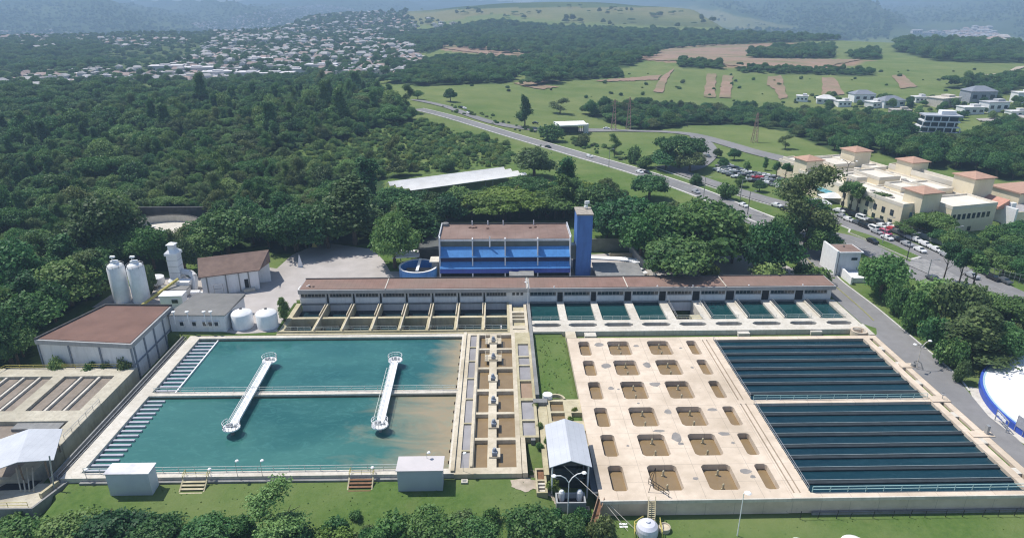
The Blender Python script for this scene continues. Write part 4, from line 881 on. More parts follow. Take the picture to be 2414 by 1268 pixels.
# ------------------------------------------------------------------ sludge drying beds
B_ = empty("drying_beds", (-94, 110, -3), "weathered concrete drying beds with brown grey sludge strips at the left edge", "drying beds")
gx = [-124, -123.4, -95.8, -93.4, -82.8, -79.8]
gy = [104.6, 106.4, 112.0, 113.6, 115.6, 128.8, 132.4]
bedc = mk("weathered_bed_concrete", (.56, .52, .42), (.44, .40, .32), .5, .9, .2, big=.7, c3=(.30, .27, .20), streak=.5)
MB().grid(gx, gy, lambda i, j: (i in (1, 3) and j == 4) or (1 <= i <= 3 and j == 1), -3.5, 0).build("bed_wall", bedc, B_)
MB().box(-123.5, -82.7, 115.5, 128.9, -3, -.6).build("sludge_strip", sand, B_)
MB().box(-123.5, -82.7, 106.3, 112.1, -3, -.9).build("sludge_trench", sand, B_)
for x in (-109.4, -105.8, -102.2, -98.8, -90.0, -86.2): MB().box(x, x + .45, 115.7, 128.7, -.6, -.1).build("strip_kerb", whitec, B_)
for x in (-109.4, -105.8, -102.2, -98.8, -90.0, -86.2): MB().box(x - .85, x - .02, 115.7, 128.7, -.598, -.55).build("dark_gutter", darkstuff, B_)
MB().box(-123.2, -106.3, 115.7, 128.7, -.598, -.56).build("mossy_strip", mk("mossy_sludge", (.24, .23, .11), (.18, .17, .09), 1, 1), B_)
MB().rail([(-108, 132.2, 0), (-81, 132.2, 0)], .9, 3, .05).rail([(-108.0, 132.2, 0), (-112, 120, 0)], .9, 3, .05).build("railing", yellowpipe, B_)
MB().box(-92.5, -83.6, 109.9, 111.9, -.9, -.3).build("water_trough", greyc, B_)
m = MB(); m.prism([(-91.8, 105.4), (-82.8, 105.6), (-83.5, 106.35), (-91.0, 106.35)], -2, .12); m.build("dark_cover", mk("dark_teal_cover", (.05, .085, .085), (.04, .065, .065), .8, .6), B_)
MB().rail([(-80.1, 106, 0), (-80.1, 118, 0)], 1.0, 2.2, .04).build("hand_rail", steel, B_)
gx2 = [-122, -116, -92.6, -91.4, -83.0, -79.9]; gy2 = [94.9, 95.6, 103.6, 104.59]
MB().grid(gx2, gy2, lambda i, j: i in (1, 3) and j == 1, -3.6, -.05).build("bed_wall", bedc, B_)
MB().box(-116.1, -82.9, 95.5, 103.7, -3, -.7).build("sludge_strip", sand, B_)
m = MB()
for x in (-96.5, -88.5): m.prism([(x, 95.7), (x + .5, 95.7), (x - 1.2, 103.5), (x - 1.7, 103.5)], -.7, -.25)
m.build("strip_kerb", white, B_)
m = MB(); m.prism([(-122, 88.6), (-75.2, 88.6), (-73.4, 94.88), (-122, 94.88)], -3.8, -.9); m.build("front_platform", bedc, B_)
m = MB(); m.prism([(-122, 88.3), (-75.0, 88.3), (-75.2, 88.58), (-122, 88.58)], -4.4, -.55); m.prism([(-75.0, 88.3), (-73.1, 94.9), (-73.5, 94.9), (-75.3, 88.58)], -4.2, -.55); m.build("front_wall", greyc, B_)
MB().rail([(-92, 88.9, -.9), (-76, 88.9, -.9)], 1.1, 3, .04).build("railing", yellowpipe, B_)
MB().prism([(-84.5, 93.2), (-78.4, 93.4), (-78, 95.6), (-83, 95.6)], -.9, -.82).build("dark_pit", darkstuff, B_)
S = empty("open_shelter", (-80, 98, 0), "white ridged metal roof shelter on posts over the front corner of the drying beds", "shelter")
zr, ze = 4.2, 3.2; rd = [(-79.6, 93.8), (-83.6, 103.2)]; e1 = [(-84.8, 91.6), (-88.4, 101.2)]; e2 = [(-75.0, 95.6), (-78.8, 104.6)]
m = MB(); P = [(*rd[0], zr), (*rd[1], zr), (*e1[1], ze), (*e1[0], ze), (*e2[1], ze), (*e2[0], ze)]
m.add(P + [(a, b, c + .12) for a, b, c in P], [(0, 1, 2, 3), (6, 9, 8, 7), (0, 5, 4, 1), (6, 7, 10, 11), (3, 9, 6, 0), (0, 6, 11, 5), (2, 1, 7, 8), (1, 4, 10, 7), (3, 2, 8, 9), (5, 11, 10, 4)]); m.build("roof", metalroof, S)
m = MB()
for x, y in ((-83.6, 92.6), (-76.4, 95.4), (-86.8, 100.4), (-79.6, 103.6), (-80.0, 94.4)): m.tube((x, y, -1), (x, y, 3.3), .13, 6)
m.path([(-83.6, 92.6, 1.6), (-85.2, 91.8, 3.1)], .08); m.build("post", mk("brown_post", (.22, .16, .12)), S)
m = MB()
for k in range(4): m.tube((-77.4 - k * .7, 92.6, -.6), (-79.6 - k * .9, 96.4, 1.2), .11, 5)
m.build("sloping_pipe", cream, S); MB().prism([(-75.6, 91.2), (-75.1, 91.1), (-74.2, 94.4), (-74.7, 94.5)], -.9, .05).build("yellow_beam", yellowc, S)
m = MB(); m.tube((-76.2, 99.6, -3.4), (-75.2, 93.8, -3.2), .01, 4); m.tube((-74.4, 92.6, -3.3), (-74.4, 94.2, 5.2), .12, 6); m.build("leaning_pole", steel, label="slightly leaning grey pole at the drying beds corner by the grass", cat="pole")
for k, (px, py) in enumerate(((8, 1208), (25, 1210), (18, 1222))):
    x, y, z = land1(px, py); MB().lathe((x, y, z), [(.55, 0), (.55, .5), (.3, .5), (.3, .1), (.01, .1)], 12).build("rubber_tyre", black, label="dark round pot lying on the paved corner below the drying beds", cat="pot", group="dark pots on the paved corner")

# ------------------------------------------------------------------ lawn cabins, steps, lamps, shed
C_ = empty("white_cabin", (-60.6, 93.3, -1), "plain white box cabin with blotched flat roof on lawn, left corner of the turquoise basin", "cabin", "white box cabins on the lawn")
MB().prism([(-64.5, 91.8), (-57.6, 91.8), (-57.6, 94.2), (-64.5, 94.2)], -1.4, 3.2).build("wall", mk("cabin_white", (.66, .68, .71), (.60, .62, .66), .3, .7, .3), C_)
MB().prism([(-64.7, 91.6), (-57.4, 91.6), (-57.4, 94.5), (-64.7, 94.5)], 3.2, 3.36).build("roof", mk("blotched_roof", (.78, .78, .80), (.68, .68, .72), .9, .7, big=.9, c3=(.36, .34, .36), spots=.7), C_)
C_ = empty("white_cabin", (-13.4, 93.3, -1), "plain grey white cabin with clean flat roof on lawn near the brown cells", "cabin", "white box cabins on the lawn")
MB().prism([(-17.1, 91.9), (-9.7, 91.9), (-9.7, 94.2), (-17.1, 94.2)], -1.4, 3.0).build("wall", mk("cabin_grey", (.50, .53, .57), (.46, .49, .53), .3, .7, .3), C_)
MB().prism([(-17.3, 91.7), (-9.5, 91.7), (-9.5, 95.6), (-17.3, 95.6)], 3.0, 3.16).build("roof", mk("pinkish_roof", (.58, .54, .54), (.52, .49, .49), .3, .7), C_)
for k, (px, lab) in enumerate(((464, "pale wooden steps leading down from basin wall to lawn, beside the blotched roof cabin"), (852, "brown wooden steps leading down from basin wall to lawn, nearer the brown cells"))):
    x, y, z = at(px, 1122, 0); S = empty("wooden_steps", (x, 94.0, -1), lab, "steps", "steps down to the lawn"); mt = (yellowc, wood)[k]
    for s in (-2.0, 2.0): m = MB(); m.add([(x + s - .12, 94.28, 0), (x + s + .12, 94.28, 0), (x + s + .12, 91.9, -1.35), (x + s - .12, 91.9, -1.35), (x + s - .12, 94.28, -.5), (x + s + .12, 94.28, -.5), (x + s + .12, 92.3, -1.5), (x + s - .12, 92.3, -1.5)], [(0, 1, 2, 3), (0, 3, 7, 4), (1, 5, 6, 2), (2, 6, 7, 3)]); m.build("stringer", yellowc, S)
    for j in range(4): MB().box(x - 1.88, x + 1.88, 93.7 - j * .55, 94.15 - j * .55, -.25 - j * .3, -.17 - j * .3).build("step", mt, S)
    m = MB()
    for s in (-2.0, 2.0): m.rail([(x + s, 94.3, -.05), (x + s, 95.6, .02)], 1.0, 1.2, .04)
    m.rail([(x - 2, 94.9, 0), (x + 2, 94.9, 0)], 1.0, 2, .03); m.build("railing", yellowpipe, S)
def lamp_post(p, h, label, arms=1, r=.07, head=.32, reach=.5, cat="street lamp", group=None, ang=0.0, mat=steel):
    x, y, z = p; S = empty("street_lamp", p, label, cat, group)
    MB().tube((x, y, z - .3), (x, y, z + h), r, 7, r * .7).build("pole", mat, S)
    for k in range(arms):
        t = ang + k * math.pi; dx_, dy_ = math.cos(t), math.sin(t)
        m = MB()
        if reach > .6: m.path([(x, y, z + h - .02), (x + dx_ * reach * .25, y + dy_ * reach * .25, z + h + reach * .42), (x + dx_ * reach * .6, y + dy_ * reach * .6, z + h + reach * .68), (x + dx_ * reach, y + dy_ * reach, z + h + reach * .74)], r * .75, 6)
        else: m.tube((x, y, z + h), (x + dx_ * reach * .6, y + dy_ * reach * .6, z + h + .15), r * .7, 5)
        m.build("arm", mat, S)
        zc = z + h + (reach * .74 if reach > .6 else .12)
        m = MB(); m.lathe((x + dx_ * (reach + head * .6), y + dy_ * (reach + head * .6), zc - .08), [(.01, .26), (head * .7, .2), (head, .06), (head * .8, 0), (.01, -.02)], 10); m.build("lamp_head", white, S)
    return S
for px, py, h, lab in ((563, 1116, 3.0, "small white lamp on the basin front wall, left one of the middle pair"), (621, 1116, 3.0, "small white lamp on the basin front wall, right one of the middle pair"), (495, 1118, 1.4, "short white lamp beside the pale wooden steps"), (1009, 1112, 4.2, "white lamp peeping over the clean roof of the grey white cabin"), (1092, 1110, 3.6, "thin white lamp on the grey channel by the brown cells"), (875, 1116, 1.3, "short white lamp by the brown wooden steps"), (204, 1126, 1.6, "white lantern on a pole at the left front corner of the turquoise basin")):
    x, y, z = at(px, py, 0); lamp_post((x, 95.0 if py > 1111 else y, 0), h, lab, 1, .05, .33, .15, "lamp", "small lamps along the basin front")
for px, py, lab in ((1155, 1112, "pale square box at the foot of the middle cell wall"), (1095, 1136, "pale square manhole box on lawn right of the grey white cabin"), (1068, 1112, "pale square box at the foot of the turquoise basin's right wall"), (1382, 1200, "pale square manhole with dark opening below the metal shed")):
    x, y, z = land1(px, py); m = MB(); m.box(x - .55, x + .55, y - .45, y + .45, z - .1, z + .3).box(x - .32, x + .32, y - .25, y + .25, z + .3, z + .34, 1); m.build("manhole_box", [whitec, greyc], label=lab, cat="manhole")
lamp_post((*land1(1338, 1215)[:2], land1(1338, 1215)[2]), 6.6, "white double armed street lamp in front of the grey box below the metal shed", 2, .11, .42, 2.2, ang=R(8), mat=white)
lamp_post(land1(1738, 1262), 8.2, "tall thin single pole lamp on grass before the deck's front wall", 1, .09, .55, .3, mat=white)
lamp_post((91.0, 128.2, 0), 5.0, "double armed lamp by the tangled pipe at the works road", 2, .10, .4, 2.0, ang=R(20), mat=whitec)
S = empty("metal_shed", (11, 95, -3), "open metal shed with pale ridged roof between lawn and deck", "shed")
rx0, rx1, rxm, y0, y1 = 8.0, 15.0, 11.5, 91.4, 103.4; ze, zr = 3.6, 4.9
m = MB(); P = [(rx0, y0, ze), (rxm, y0, zr), (rx1, y0, ze), (rx0, y1, ze), (rxm, y1, zr), (rx1, y1, ze)]
m.add(P + [(a, b, c + .14) for a, b, c in P], [(0, 3, 4, 1), (1, 4, 5, 2), (6, 7, 10, 9), (7, 8, 11, 10), (0, 1, 7, 6), (1, 2, 8, 7), (3, 9, 10, 4), (4, 10, 11, 5), (0, 6, 9, 3), (2, 5, 11, 8)]); m.build("roof", metalroof, S)
m = MB()
for x in (8.5, 14.5):
    for y in (92.0, 97.4, 102.8): m.tube((x, y, -3.2), (x, y, 3.7), .14, 6)
m.build("post", white, S)
m = MB(); m.add([(8.3, 92.0, 3.6), (14.7, 92.0, 3.6), (11.5, 92.0, 4.8)], [(0, 1, 2)]); m.box(8.4, 14.6, 103.0, 103.2, -3, 3.5); m.box(8.3, 8.42, 95, 103, -3, 3.5).box(14.58, 14.7, 93, 103, -3, 1.5); m.build("side_sheet", darkc, S)
m = MB(); m.box(9.2, 14, 94.5, 95.0, -3, .6).box(9.5, 13.5, 97, 99, -3, -.2); m.path([(9.0, 93.0, .2), (14.2, 93.0, .2)], .08); m.path([(9, 94, 1.4), (12.5, 94, 1.4), (13.5, 93.5, .8)], .06); m.build("machinery", mk("dark_machinery", (.06, .075, .07), (.04, .05, .05), 1, .6), S)
S = empty("grey_box", (11.8, 90.5, -3), "grey open topped concrete box with two white humps below the shed", "bin")
MB().grid([9.0, 9.25, 13.6, 13.85], [88.3, 88.55, 90.6, 90.85], lambda i, j: i == 1 and j == 1, -3.6, -.9).build("wall", mk("mid_grey_wall", (.36, .37, .38), (.31, .32, .33), .5, .8), S); MB().box(9.2, 13.65, 88.5, 90.65, -2.5, -1.9).build("floor", darkstuff, S)
for x in (10.0, 13.0): MB().lathe((x, 90.3, -1.9), [(.5, 0), (.5, 1.5), (.3, 1.9), (.01, 2.0)], 10).build("white_bag", white, S)
m = MB(); m.add([(14.95, 89.8, -.45), (16.0, 89.8, -.45), (16.0, 98.8, -.35), (14.95, 98.8, -.35), (14.95, 89.8, -.3), (16.0, 89.8, -.3), (16.0, 98.8, -.2), (14.95, 98.8, -.2)], [(4, 5, 6, 7), (0, 1, 5, 4), (3, 0, 4, 7)]); m.build("dark_sheet", mk("dark_sheet", (.075, .085, .095), (.06, .07, .08), 1, .6), label="long dark sheet lying along deck edge beside the metal shed", cat="sheet")
S = empty("concrete_stair", (6.6, 93, -2), "narrow mossy concrete stair and hatch box left of the metal shed", "stair")
MB().grid([5.9, 6.2, 7.4, 7.75], [90.6, 90.9, 93.6, 94.0, 96.6, 97], lambda i, j: i == 1 and j in (1, 3), -3.6, -.7).build("stair_wall", yellowc, S)
for j in range(4): MB().box(6.15, 7.45, 91 + j * .65, 91.4 + j * .65, -3.2, -1.5 + j * .2).build("step", whitec, S)
MB().box(6.15, 7.45, 93.9, 96.7, -2.4, -1.1).build("rust_hatch", wood, S)
S = empty("discharge_chute", (15.4, 85, -2), "rusty wooden chute dropping from the deck corner down the grass bank", "chute")
m = MB(); a = Vector((16.2, 88.4, -.3)); b = Vector((13.4, 82.0, -3.6)); d = (b - a).normalized(); n = Vector((-d.y, d.x, 0)).normalized()
for s, hgt in ((-.5, .55), (.5, .55)): m.add([a + n * s, b + n * s, b + n * s + Vector((0, 0, hgt)), a + n * s + Vector((0, 0, hgt)), a + n * (s + .12), b + n * (s + .12), b + n * (s + .12) + Vector((0, 0, hgt)), a + n * (s + .12) + Vector((0, 0, hgt))], [(0, 1, 2, 3), (4, 7, 6, 5), (3, 2, 6, 7), (0, 3, 7, 4), (1, 5, 6, 2)])
m.build("side_board", mk("rusty_wood", (.36, .25, .17), (.28, .18, .12), 1, .9), S)
m = MB(); m.add([a - n * .5, a + n * .5, b + n * .5, b - n * .5], [(0, 1, 2, 3)]); m.build("trough_floor", wood, S)
m = MB(); m.path([(16.5, 88, -.3), (20.5, 84, -3.6)], .05); m.path([(17.2, 87.9, -.6), (22.0, 84.2, -3.7)], .05); m.path([(10.2, 92.8, 3.3), (16.0, 88.2, -.1)], .07); m.build("stay_cable", whitec, label="thin pale stay cables running past the deck's corner", cat="cable")
T = empty("dome_tank", (23.0, 84, -4), "white domed tank with ladder bridge at the bottom edge below the deck", "tank")
x, y, z = land1(1524, 1300); z = -4
dxx, dyy = 23.05, 84.1
MB().lathe((dxx, dyy, -4.3), [(1.75, 0), (1.75, 1.9), (1.62, 2.45), (1.15, 2.9), (.35, 3.1), (.35, 3.3), (.01, 3.35)], 26).build("dome", mk("lilac_white_tank", (.66, .66, .74), (.58, .58, .66), .8, .5), T, smooth=False)
m = MB(); m.lathe((dxx, dyy, -4.6), [(2.3, 0), (2.3, .8), (1.7, .8)], 20); m.build("base_ring", greyc, T)
m = MB(); a, b = Vector((23.9, 85.2, -2.0)), Vector((24.3, 87.4, .05))
for s_ in (-.55, .55): m.tube(a + Vector((s_, 0, 0)), b + Vector((s_, 0, 0)), .1, 6); m.tube(a + Vector((s_, 0, .9)), b + Vector((s_, 0, .9)), .06, 5)
for k in range(10): p = a.lerp(b, k / 9.5); m.box(p.x - .55, p.x + .55, p.y - .1, p.y + .1, p.z - .02, p.z + .05)
for k in range(4):
    for s_ in (-.55, .55): p = a.lerp(b, k / 3) + Vector((s_, 0, 0)); m.tube(p, p + Vector((0, 0, .9)), .05, 4)
m.build("ladder_bridge", yellowc, T)
m = MB(); m.rail([(20.9, 83.0, -3.4), (21.2, 85.2, -3.4), (22.8, 86.2, -3.2)], 1.3, 1.2, .07); m.rail([(25.2, 83, -3.2), (25.3, 85.5, -2.6)], 1.0, 1.2, .06); m.build("guard_rail", yellowpipe, T)
MB().lathe((25.9, 84.5, -4.4), [(.85, 0), (.95, 1.9), (.8, 1.95), (.75, 1.7), (.01, 1.65)], 16).build("dented_drum", cream, label="dented cream drum standing right of the white domed tank", cat="drum")
S = empty("white_stair", (19, 84, -4), "short white concrete stair on the bank left of the domed tank", "stair")
for j in range(7): MB().box(18.9, 20.2, 82.6 + j * .5, 82.96 + j * .5, -5, -3.75 + j * .12).build("step", white, S)
for k, (px, lab) in enumerate(((1880, "low white dome at the bottom edge, left of two"), (2010, "low white dome at the bottom edge, right and larger of two"))):
    x, y, z = land1(px, 1278); MB().lathe((x, y - .5, z - .2), [(1.6 + k * .6, 0), (1.4 + k * .6, .4), (.8, .75), (.01, .85)], 18).build("white_dome", white, smooth=True, label=lab, cat="dome")
# pump house, round reservoir
B_ = empty("pump_house", (102, 180, 0), "white slab sided pump house with brown roof beside the works road", "building")
MB().box(98.6, 104.8, 182.2, 188.6, 0, 6.9).build("wall", mk("bright_white_wall", (.70, .72, .76), (.64, .66, .70), .4, .7, streak=.2), B_)
MB().box(98.3, 105.4, 181.9, 189.0, 6.9, 7.25).build("roof_edge", white, B_); MB().box(98.7, 105.0, 182.3, 188.6, 7.25, 7.36).build("roof", brownroof, B_)
MB().box(97.6, 98.2, 181.9, 191.0, 0, 7.6).build("slab_wall", white, B_); MB().box(102.2, 103.9, 182.05, 182.19, 4.8, 5.5).build("window", glass, B_)
MB().lathe((101.6, 186.5, 7.3), [(.3, 0), (.3, .3), (.01, .35)], 8).build("vent", darkc, B_)
m = MB(); m.prism([(99.4, 175.2), (99.9, 175.2), (99.9, 181.8), (99.4, 181.8)], 0, [2.2, 2.2, 2.8, 2.8]); m.box(99.95, 104.5, 176.5, 181.8, 0, 1.5); m.build("white_annex_wall", white, B_)
T = empty("round_reservoir", (121, 107, 0), "huge round reservoir with white roof and blue wall cut by the right edge", "reservoir")
cx0, cy0, rr = 120.6, 107.6, 24.6
MB().lathe((cx0, cy0, -.5), [(rr, 0), (rr, 1.9), (rr - .5, 1.9)], 96).build("wall", mk("reservoir_blue", (.045, .10, .46), (.035, .08, .38), .4, .5), T)
MB().lathe((cx0, cy0, 1.4), [(rr - .48, -.02), (rr - .9, .02)], 96).build("rim", mk("pale_teal_rim", (.35, .5, .58), (.3, .44, .52), 1, .7), T)
MB().lathe((cx0, cy0, 1.42), [(rr - .9, 0), (rr - 1.2, .1), (rr * .5, .9), (.01, 1.2)], 96).build("roof", mk("white_membrane", (.86, .86, .88), (.82, .82, .85), .2, .7), T, smooth=True)
MB().lathe((cx0, cy0, -.3), [(rr + 1.7, 0), (rr + 1.7, .35), (rr + .02, .35)], 96, a0=R(150), a1=R(250)).build("plinth", whitec, T)
m = MB(); P = [(cx0 + (rr + .1) * math.cos(R(a)), cy0 + (rr + .1) * math.sin(R(a)), 0) for a in range(186, 216, 2)]
for a, b in zip(P, P[1:]): m.add([(a[0], a[1], 1.3), (b[0], b[1], 1.3), (b[0], b[1], 3.6), (a[0], a[1], 3.6)], [(0, 1, 2, 3)])
for p in P[::2]: m.tube(p, (p[0], p[1], 3.7), .05, 4)
m.build("mesh_screen", mk("grey_mesh", (.40, .40, .43), (.33, .33, .36), 3, .8), T)
S = empty("sign_frame", (95.2, 108.5, 0), "grey metal frame gate with white tags at the reservoir edge by the works road", "gate")
m = MB(); m.path([(94.9, 108.6, 0), (94.9, 108.6, 2.4), (94.2, 104.6, 2.4), (94.2, 104.6, 0)], .1); m.path([(94.9, 108.6, 1.4), (94.2, 104.6, 1.4)], .07); m.build("frame", steel, S)
for t in (.2, .45, .7): y = 108.6 - 4 * t; x = 94.9 - .7 * t; MB().box(x - .15, x - .08, y - .4, y + .4, 1.6, 2.2).build("tag_plate", white, S)

# ------------------------------------------------------------------ cream complex with terracotta towers
M_ = empty("courtyard_complex", (160, 260, 0), "big cream flat roofed complex with five terracotta capped towers beside the avenue", "building")
OX, OY = 144.0, 222.0; UX, UY = .25, -.968
def ml(s, t): return (OX - UX * s - UY * t, OY - UY * s + UX * t)
def mp(s0, s1, t0, t1): return [ml(s0, t0), ml(s1, t0), ml(s1, t1), ml(s0, t1)]
def block(name, s0, s1, t0, t1, h, z0=-4, par=.7):
    o = MB().prism(mp(s0, s1, t0, t1), z0, h).build("wall", mallwall, M_)
    MB().prism(mp(s0 + .35, s1 - .35, t0 + .35, t1 - .35), h, h + .06).build("roof", mallroof, o)
    e = .32
    m = MB()
    for P in (mp(s0 - .06, s0 + e, t0 - .06, t1 + .06), mp(s1 - e, s1 + .06, t0 - .06, t1 + .06), mp(s0 + e, s1 - e, t0 - .06, t0 + e), mp(s0 + e, s1 - e, t1 - e, t1 + .06)): m.prism(P, h - .5, h + par)
    m.build("parapet", mk("pale_parapet", (.74, .68, .58), (.66, .60, .50), .3, .8), o); return o
block("hall", 9, 30, 8.2, 31, 7.6); block("hall", 30.1, 56, 3, 36, 7.0); block("hall", 56.1, 82, 4, 40, 7.4); block("hall", 12, 52, 36.1, 41, 9.0, par=1.4)
block("front_wing", 4.5, 34, -1.5, 8.1, 8.0); block("front_wing", 34.1, 62, -.6, 2.9, 7.2); block("end_wing", -3.6, 8.9, 11.3, 31.0, 8.4, -6)
block("mid", 20, 28, 12, 20, 9.2); block("mid", 33, 47, 14, 24, 9.6); block("mid", 36, 44, 6, 11, 9.4); block("mid", 58, 72, 14, 24, 9.4); block("mid", 50, 56, 26, 33, 9.0); block("mid", 14, 26, 23, 30, 9.3); block("mid", 66, 80, 4.5, 10, 8.6)
for s, t, h, zb, a in ((1.5, 3.0, 12.6, -5, 8.2), (7.0, 31.2, 14.6, -5, 9.0), (40, 36.0, 13.0, 0, 8.2), (61, 26.0, 13.8, 0, 8.4), (59, .5, 11.8, 0, 8.0)):
    o = MB().prism(mp(s, s + a, t, t + a), zb, h).build("tower", mallwall, M_)
    e = .65; b0 = mp(s - e, s + a + e, t - e, t + a + e); c = ml(s + a / 2, t + a / 2); m = MB()
    m.add([(*p, h) for p in b0] + [(*p, h + .3) for p in b0] + [(*c, h + 1.9)], [(3, 2, 1, 0), (0, 1, 5, 4), (1, 2, 6, 5), (2, 3, 7, 6), (3, 0, 4, 7), (4, 5, 8), (5, 6, 8), (6, 7, 8), (7, 4, 8)])
    m.build("hip_roof", terra, o)
for k in range(8):
    t = 12.2 + k * 2.15; f = MB().prism(mp(-3.72, -3.58, t, t + 1.25), 4.1, 6.0).build("window", glass, M_)
for s, t in ((-3.72, 20),): MB().prism(mp(s, s + .14, t, t + 1.4), -.5, 1.2).build("window", glass, M_)
MB().prism(mp(4.38, 4.52, 2.0, 3.6), 3.6, 5.4).build("window", mk("blue_window", (.16, .30, .42)), M_)
for s in (8, 12, 16, 20, 24, 28, 32):
    MB().prism(mp(s, s + 1.5, -1.62, -1.48), 3.4, 5.4).build("window", glass, M_); MB().prism(mp(s, s + 1.5, -1.62, -1.48), .2, 1.9).build("window", glass, M_)
m = MB()
for s, t in ((24, 9.5), (26, 9.6), (31, 26), (33, 27), (35, 28), (47, 12), (49, 12.4), (12, 15), (13.5, 15.4), (10.5, 20), (28, 33), (62, 30), (76, 20), (74, 33), (45, 31), (20, 2), (24, 3), (14, 2.5)):
    x, y = ml(s, t); m.obox((x, y, 7.2), (1.6, 1.2, 1.2), .25)
m.build("roof_unit", mk("roof_plant_grey", (.42, .40, .38), (.3, .29, .27), 1, .7), M_)
m = MB()
for k in range(4): x, y = ml(34 + k * 1.6, 4.2); m.obox((x, y, 7.1), (.6, .6, 2.2), .25)
m.build("roof_pipe", steel, M_)
x, y = ml(45, 9); lamp_post((x, y, 7), 6, "dark T shaped double lamp rising over the cream complex roof", 2, .14, .5, 2.4, ang=R(-30), mat=black)
m = MB()
for k in range(5): m.prism(mp(38 + k * 2.4, 40.1 + k * 2.4, -3.2, 2.8), 3.2, [3.25, 3.25, 4.6, 4.6])
m.build("awning", teal, M_)
m = MB(); m.prism(mp(37, 51, -4, -3.6), -.2, .9); m.build("terrace_wall", mallwall, M_)
x, y, z = land1(1935, 545)
for k, (px, py) in enumerate(((1925, 492), (1962, 478))):
    x, y, z = land1(px, py); m = MB(); m.add([(x - 5, y - 2, z + 2.4), (x + 5, y - 2, z + 2.2), (x + 5, y + 3, z + 2.4), (x - 5, y + 3, z + 2.6), (x, y + .5, z + 4.2)], [(0, 1, 4), (1, 2, 4), (2, 3, 4), (3, 0, 4)])
    for a, b in ((-4.6, -1.8), (4.6, -1.8), (4.6, 2.8), (-4.6, 2.8)): m.tube((x + a, y + b, z), (x + a, y + b, z + 2.6), .12, 5)
    m.build("tent_canopy", white, label=["white peaked tent canopy by the big roadside tree, lower one", "white peaked tent canopy by the turquoise awnings, upper one"][k], cat="canopy")
N_ = empty("neighbour_building", (180, 222, 0), "cream building with pink pitched roof and terrace at the right edge beyond the complex", "building")
p0 = at(2372, 548, -2); bx, by = p0[0], p0[1]
def nb(a, b, c, d): return [(bx + p[0] * .968 + p[1] * -.25 - 0, by + p[0] * .25 + p[1] * .968) for p in ((a, c), (b, c), (b, d), (a, d))]
MB().prism(nb(2, 30, 0, 8), -4, 5.2).build("wall", mallwall, N_); MB().prism(nb(2.2, 29.6, .3, 7.8), 5.2, 5.3).build("terrace", mk("grey_terrace", (.42, .40, .40)), N_)
MB().prism(nb(1.2, 2.1, -.6, 16), -4, 6.6).build("side_wall", white, N_)
MB().prism(nb(12.5, 34, 8.1, 20), -4, 9.0).build("wall", mallwall, N_); MB().prism(nb(11.9, 34.5, 7.4, 20.6), 9.0, 9.5).build("roof", terra, N_)
m = MB(); m.prism(nb(-1.6, 3.0, 4, 18), 5.6, [6.4, 8.6, 8.6, 6.4]); m.build("pink_roof", mk("pink_roof", (.56, .30, .22), (.48, .25, .19), .6), N_)
m = MB()
for k in range(5): a = 3.2 + k * .2; m.prism(nb(3.2, 5.2, 3 + k * 2.6, 4.4 + k * 2.6), 5.2, 7.6 - k * .1)
m.build("terrace_pillar", white, N_)
MB().prism(nb(-3.4, -1.0, 8, 9), -3, 1).build("footbridge", mallwall, N_)

# ------------------------------------------------------------------ canopy, white sheds, modern house
x, y, z = land1(1343, 316)
S = empty("roadside_canopy", (x, y, z), "white flat canopy over a dark forecourt beside the upper road", "canopy")
m = MB(); m.prism([(x - 8.5, y - 4), (x + 10.5, y - 1), (x + 9.5, y + 9), (x - 9.5, y + 8)], z + 5.2, [z + 5.7, z + 6.0, z + 6.6, z + 6.3]); m.build("roof", white, S)
m = MB()
for a, b in ((-7, -1.5), (0, 0), (7.5, 1), (-6, 6), (7, 7)): m.tube((x + a, y + b, z - .5), (x + a, y + b, z + 5.3), .22, 6)
m.build("post", darkc, S); MB().box(x - 6, x + 6, y + 4, y + 8, z - .5, z + 3.2).build("kiosk", mk("dark_green_kiosk", (.06, .09, .08)), S)
MB().box(x + 9, x + 12, y + 3, y + 7, z - .5, z + 5.4).build("sign_block", offwhite, S)
# one long white shed of four ridges
A = Vector((*at(912, 432, 3.6)[:2], 0)); Bv = Vector((*at(1183, 397, 3.6)[:2], 0)); u = (Bv - A); LS = u.length; u.normalize(); v = Vector((u.y, -u.x, 0)); zz = float(hq(np.array(A.x), np.array(A.y)))
S = empty("white_sheds", (A.x, A.y, zz), "long white multi-ridged shed roof half hidden by trees below the shrubby slope", "shed")
whs = mk("dirty_white_sheet", (.80, .79, .77), (.70, .69, .67), .3, .6, .3, big=.3, c3=(.50, .48, .46))
for k in range(4):
    o = v * (k * 3.7) + u * (k * 1.6); P = []
    a = A + o; b = A + o + u * LS; wv = v * 3.6
    m = MB(); zt = 4.6 - k * .25; q = [(a, 3.3), (b, 3.3), (b + wv * .5, zt), (a + wv * .5, zt), (b + wv, 3.2), (a + wv, 3.2)]
    q = [(p.x, p.y, zz + h_) for p, h_ in q]
    m.add(q + [(p[0], p[1], p[2] - .15) for p in q], [(0, 1, 2, 3), (3, 2, 4, 5), (6, 9, 8, 7), (9, 11, 10, 8), (0, 6, 7, 1), (5, 4, 10, 11), (0, 3, 9, 6), (3, 5, 11, 9), (1, 7, 8, 2), (2, 8, 10, 4)]); m.build("roof", whs, S)
m = MB()
for k in range(5):
    for s in (0, .33, .66, 1): p = A + v * (k * 3.6) + u * (LS * s + k * 1.6); m.tube((p.x, p.y, zz - 1), (p.x, p.y, zz + 3.25), .15, 5)
m.build("post", steel, S)
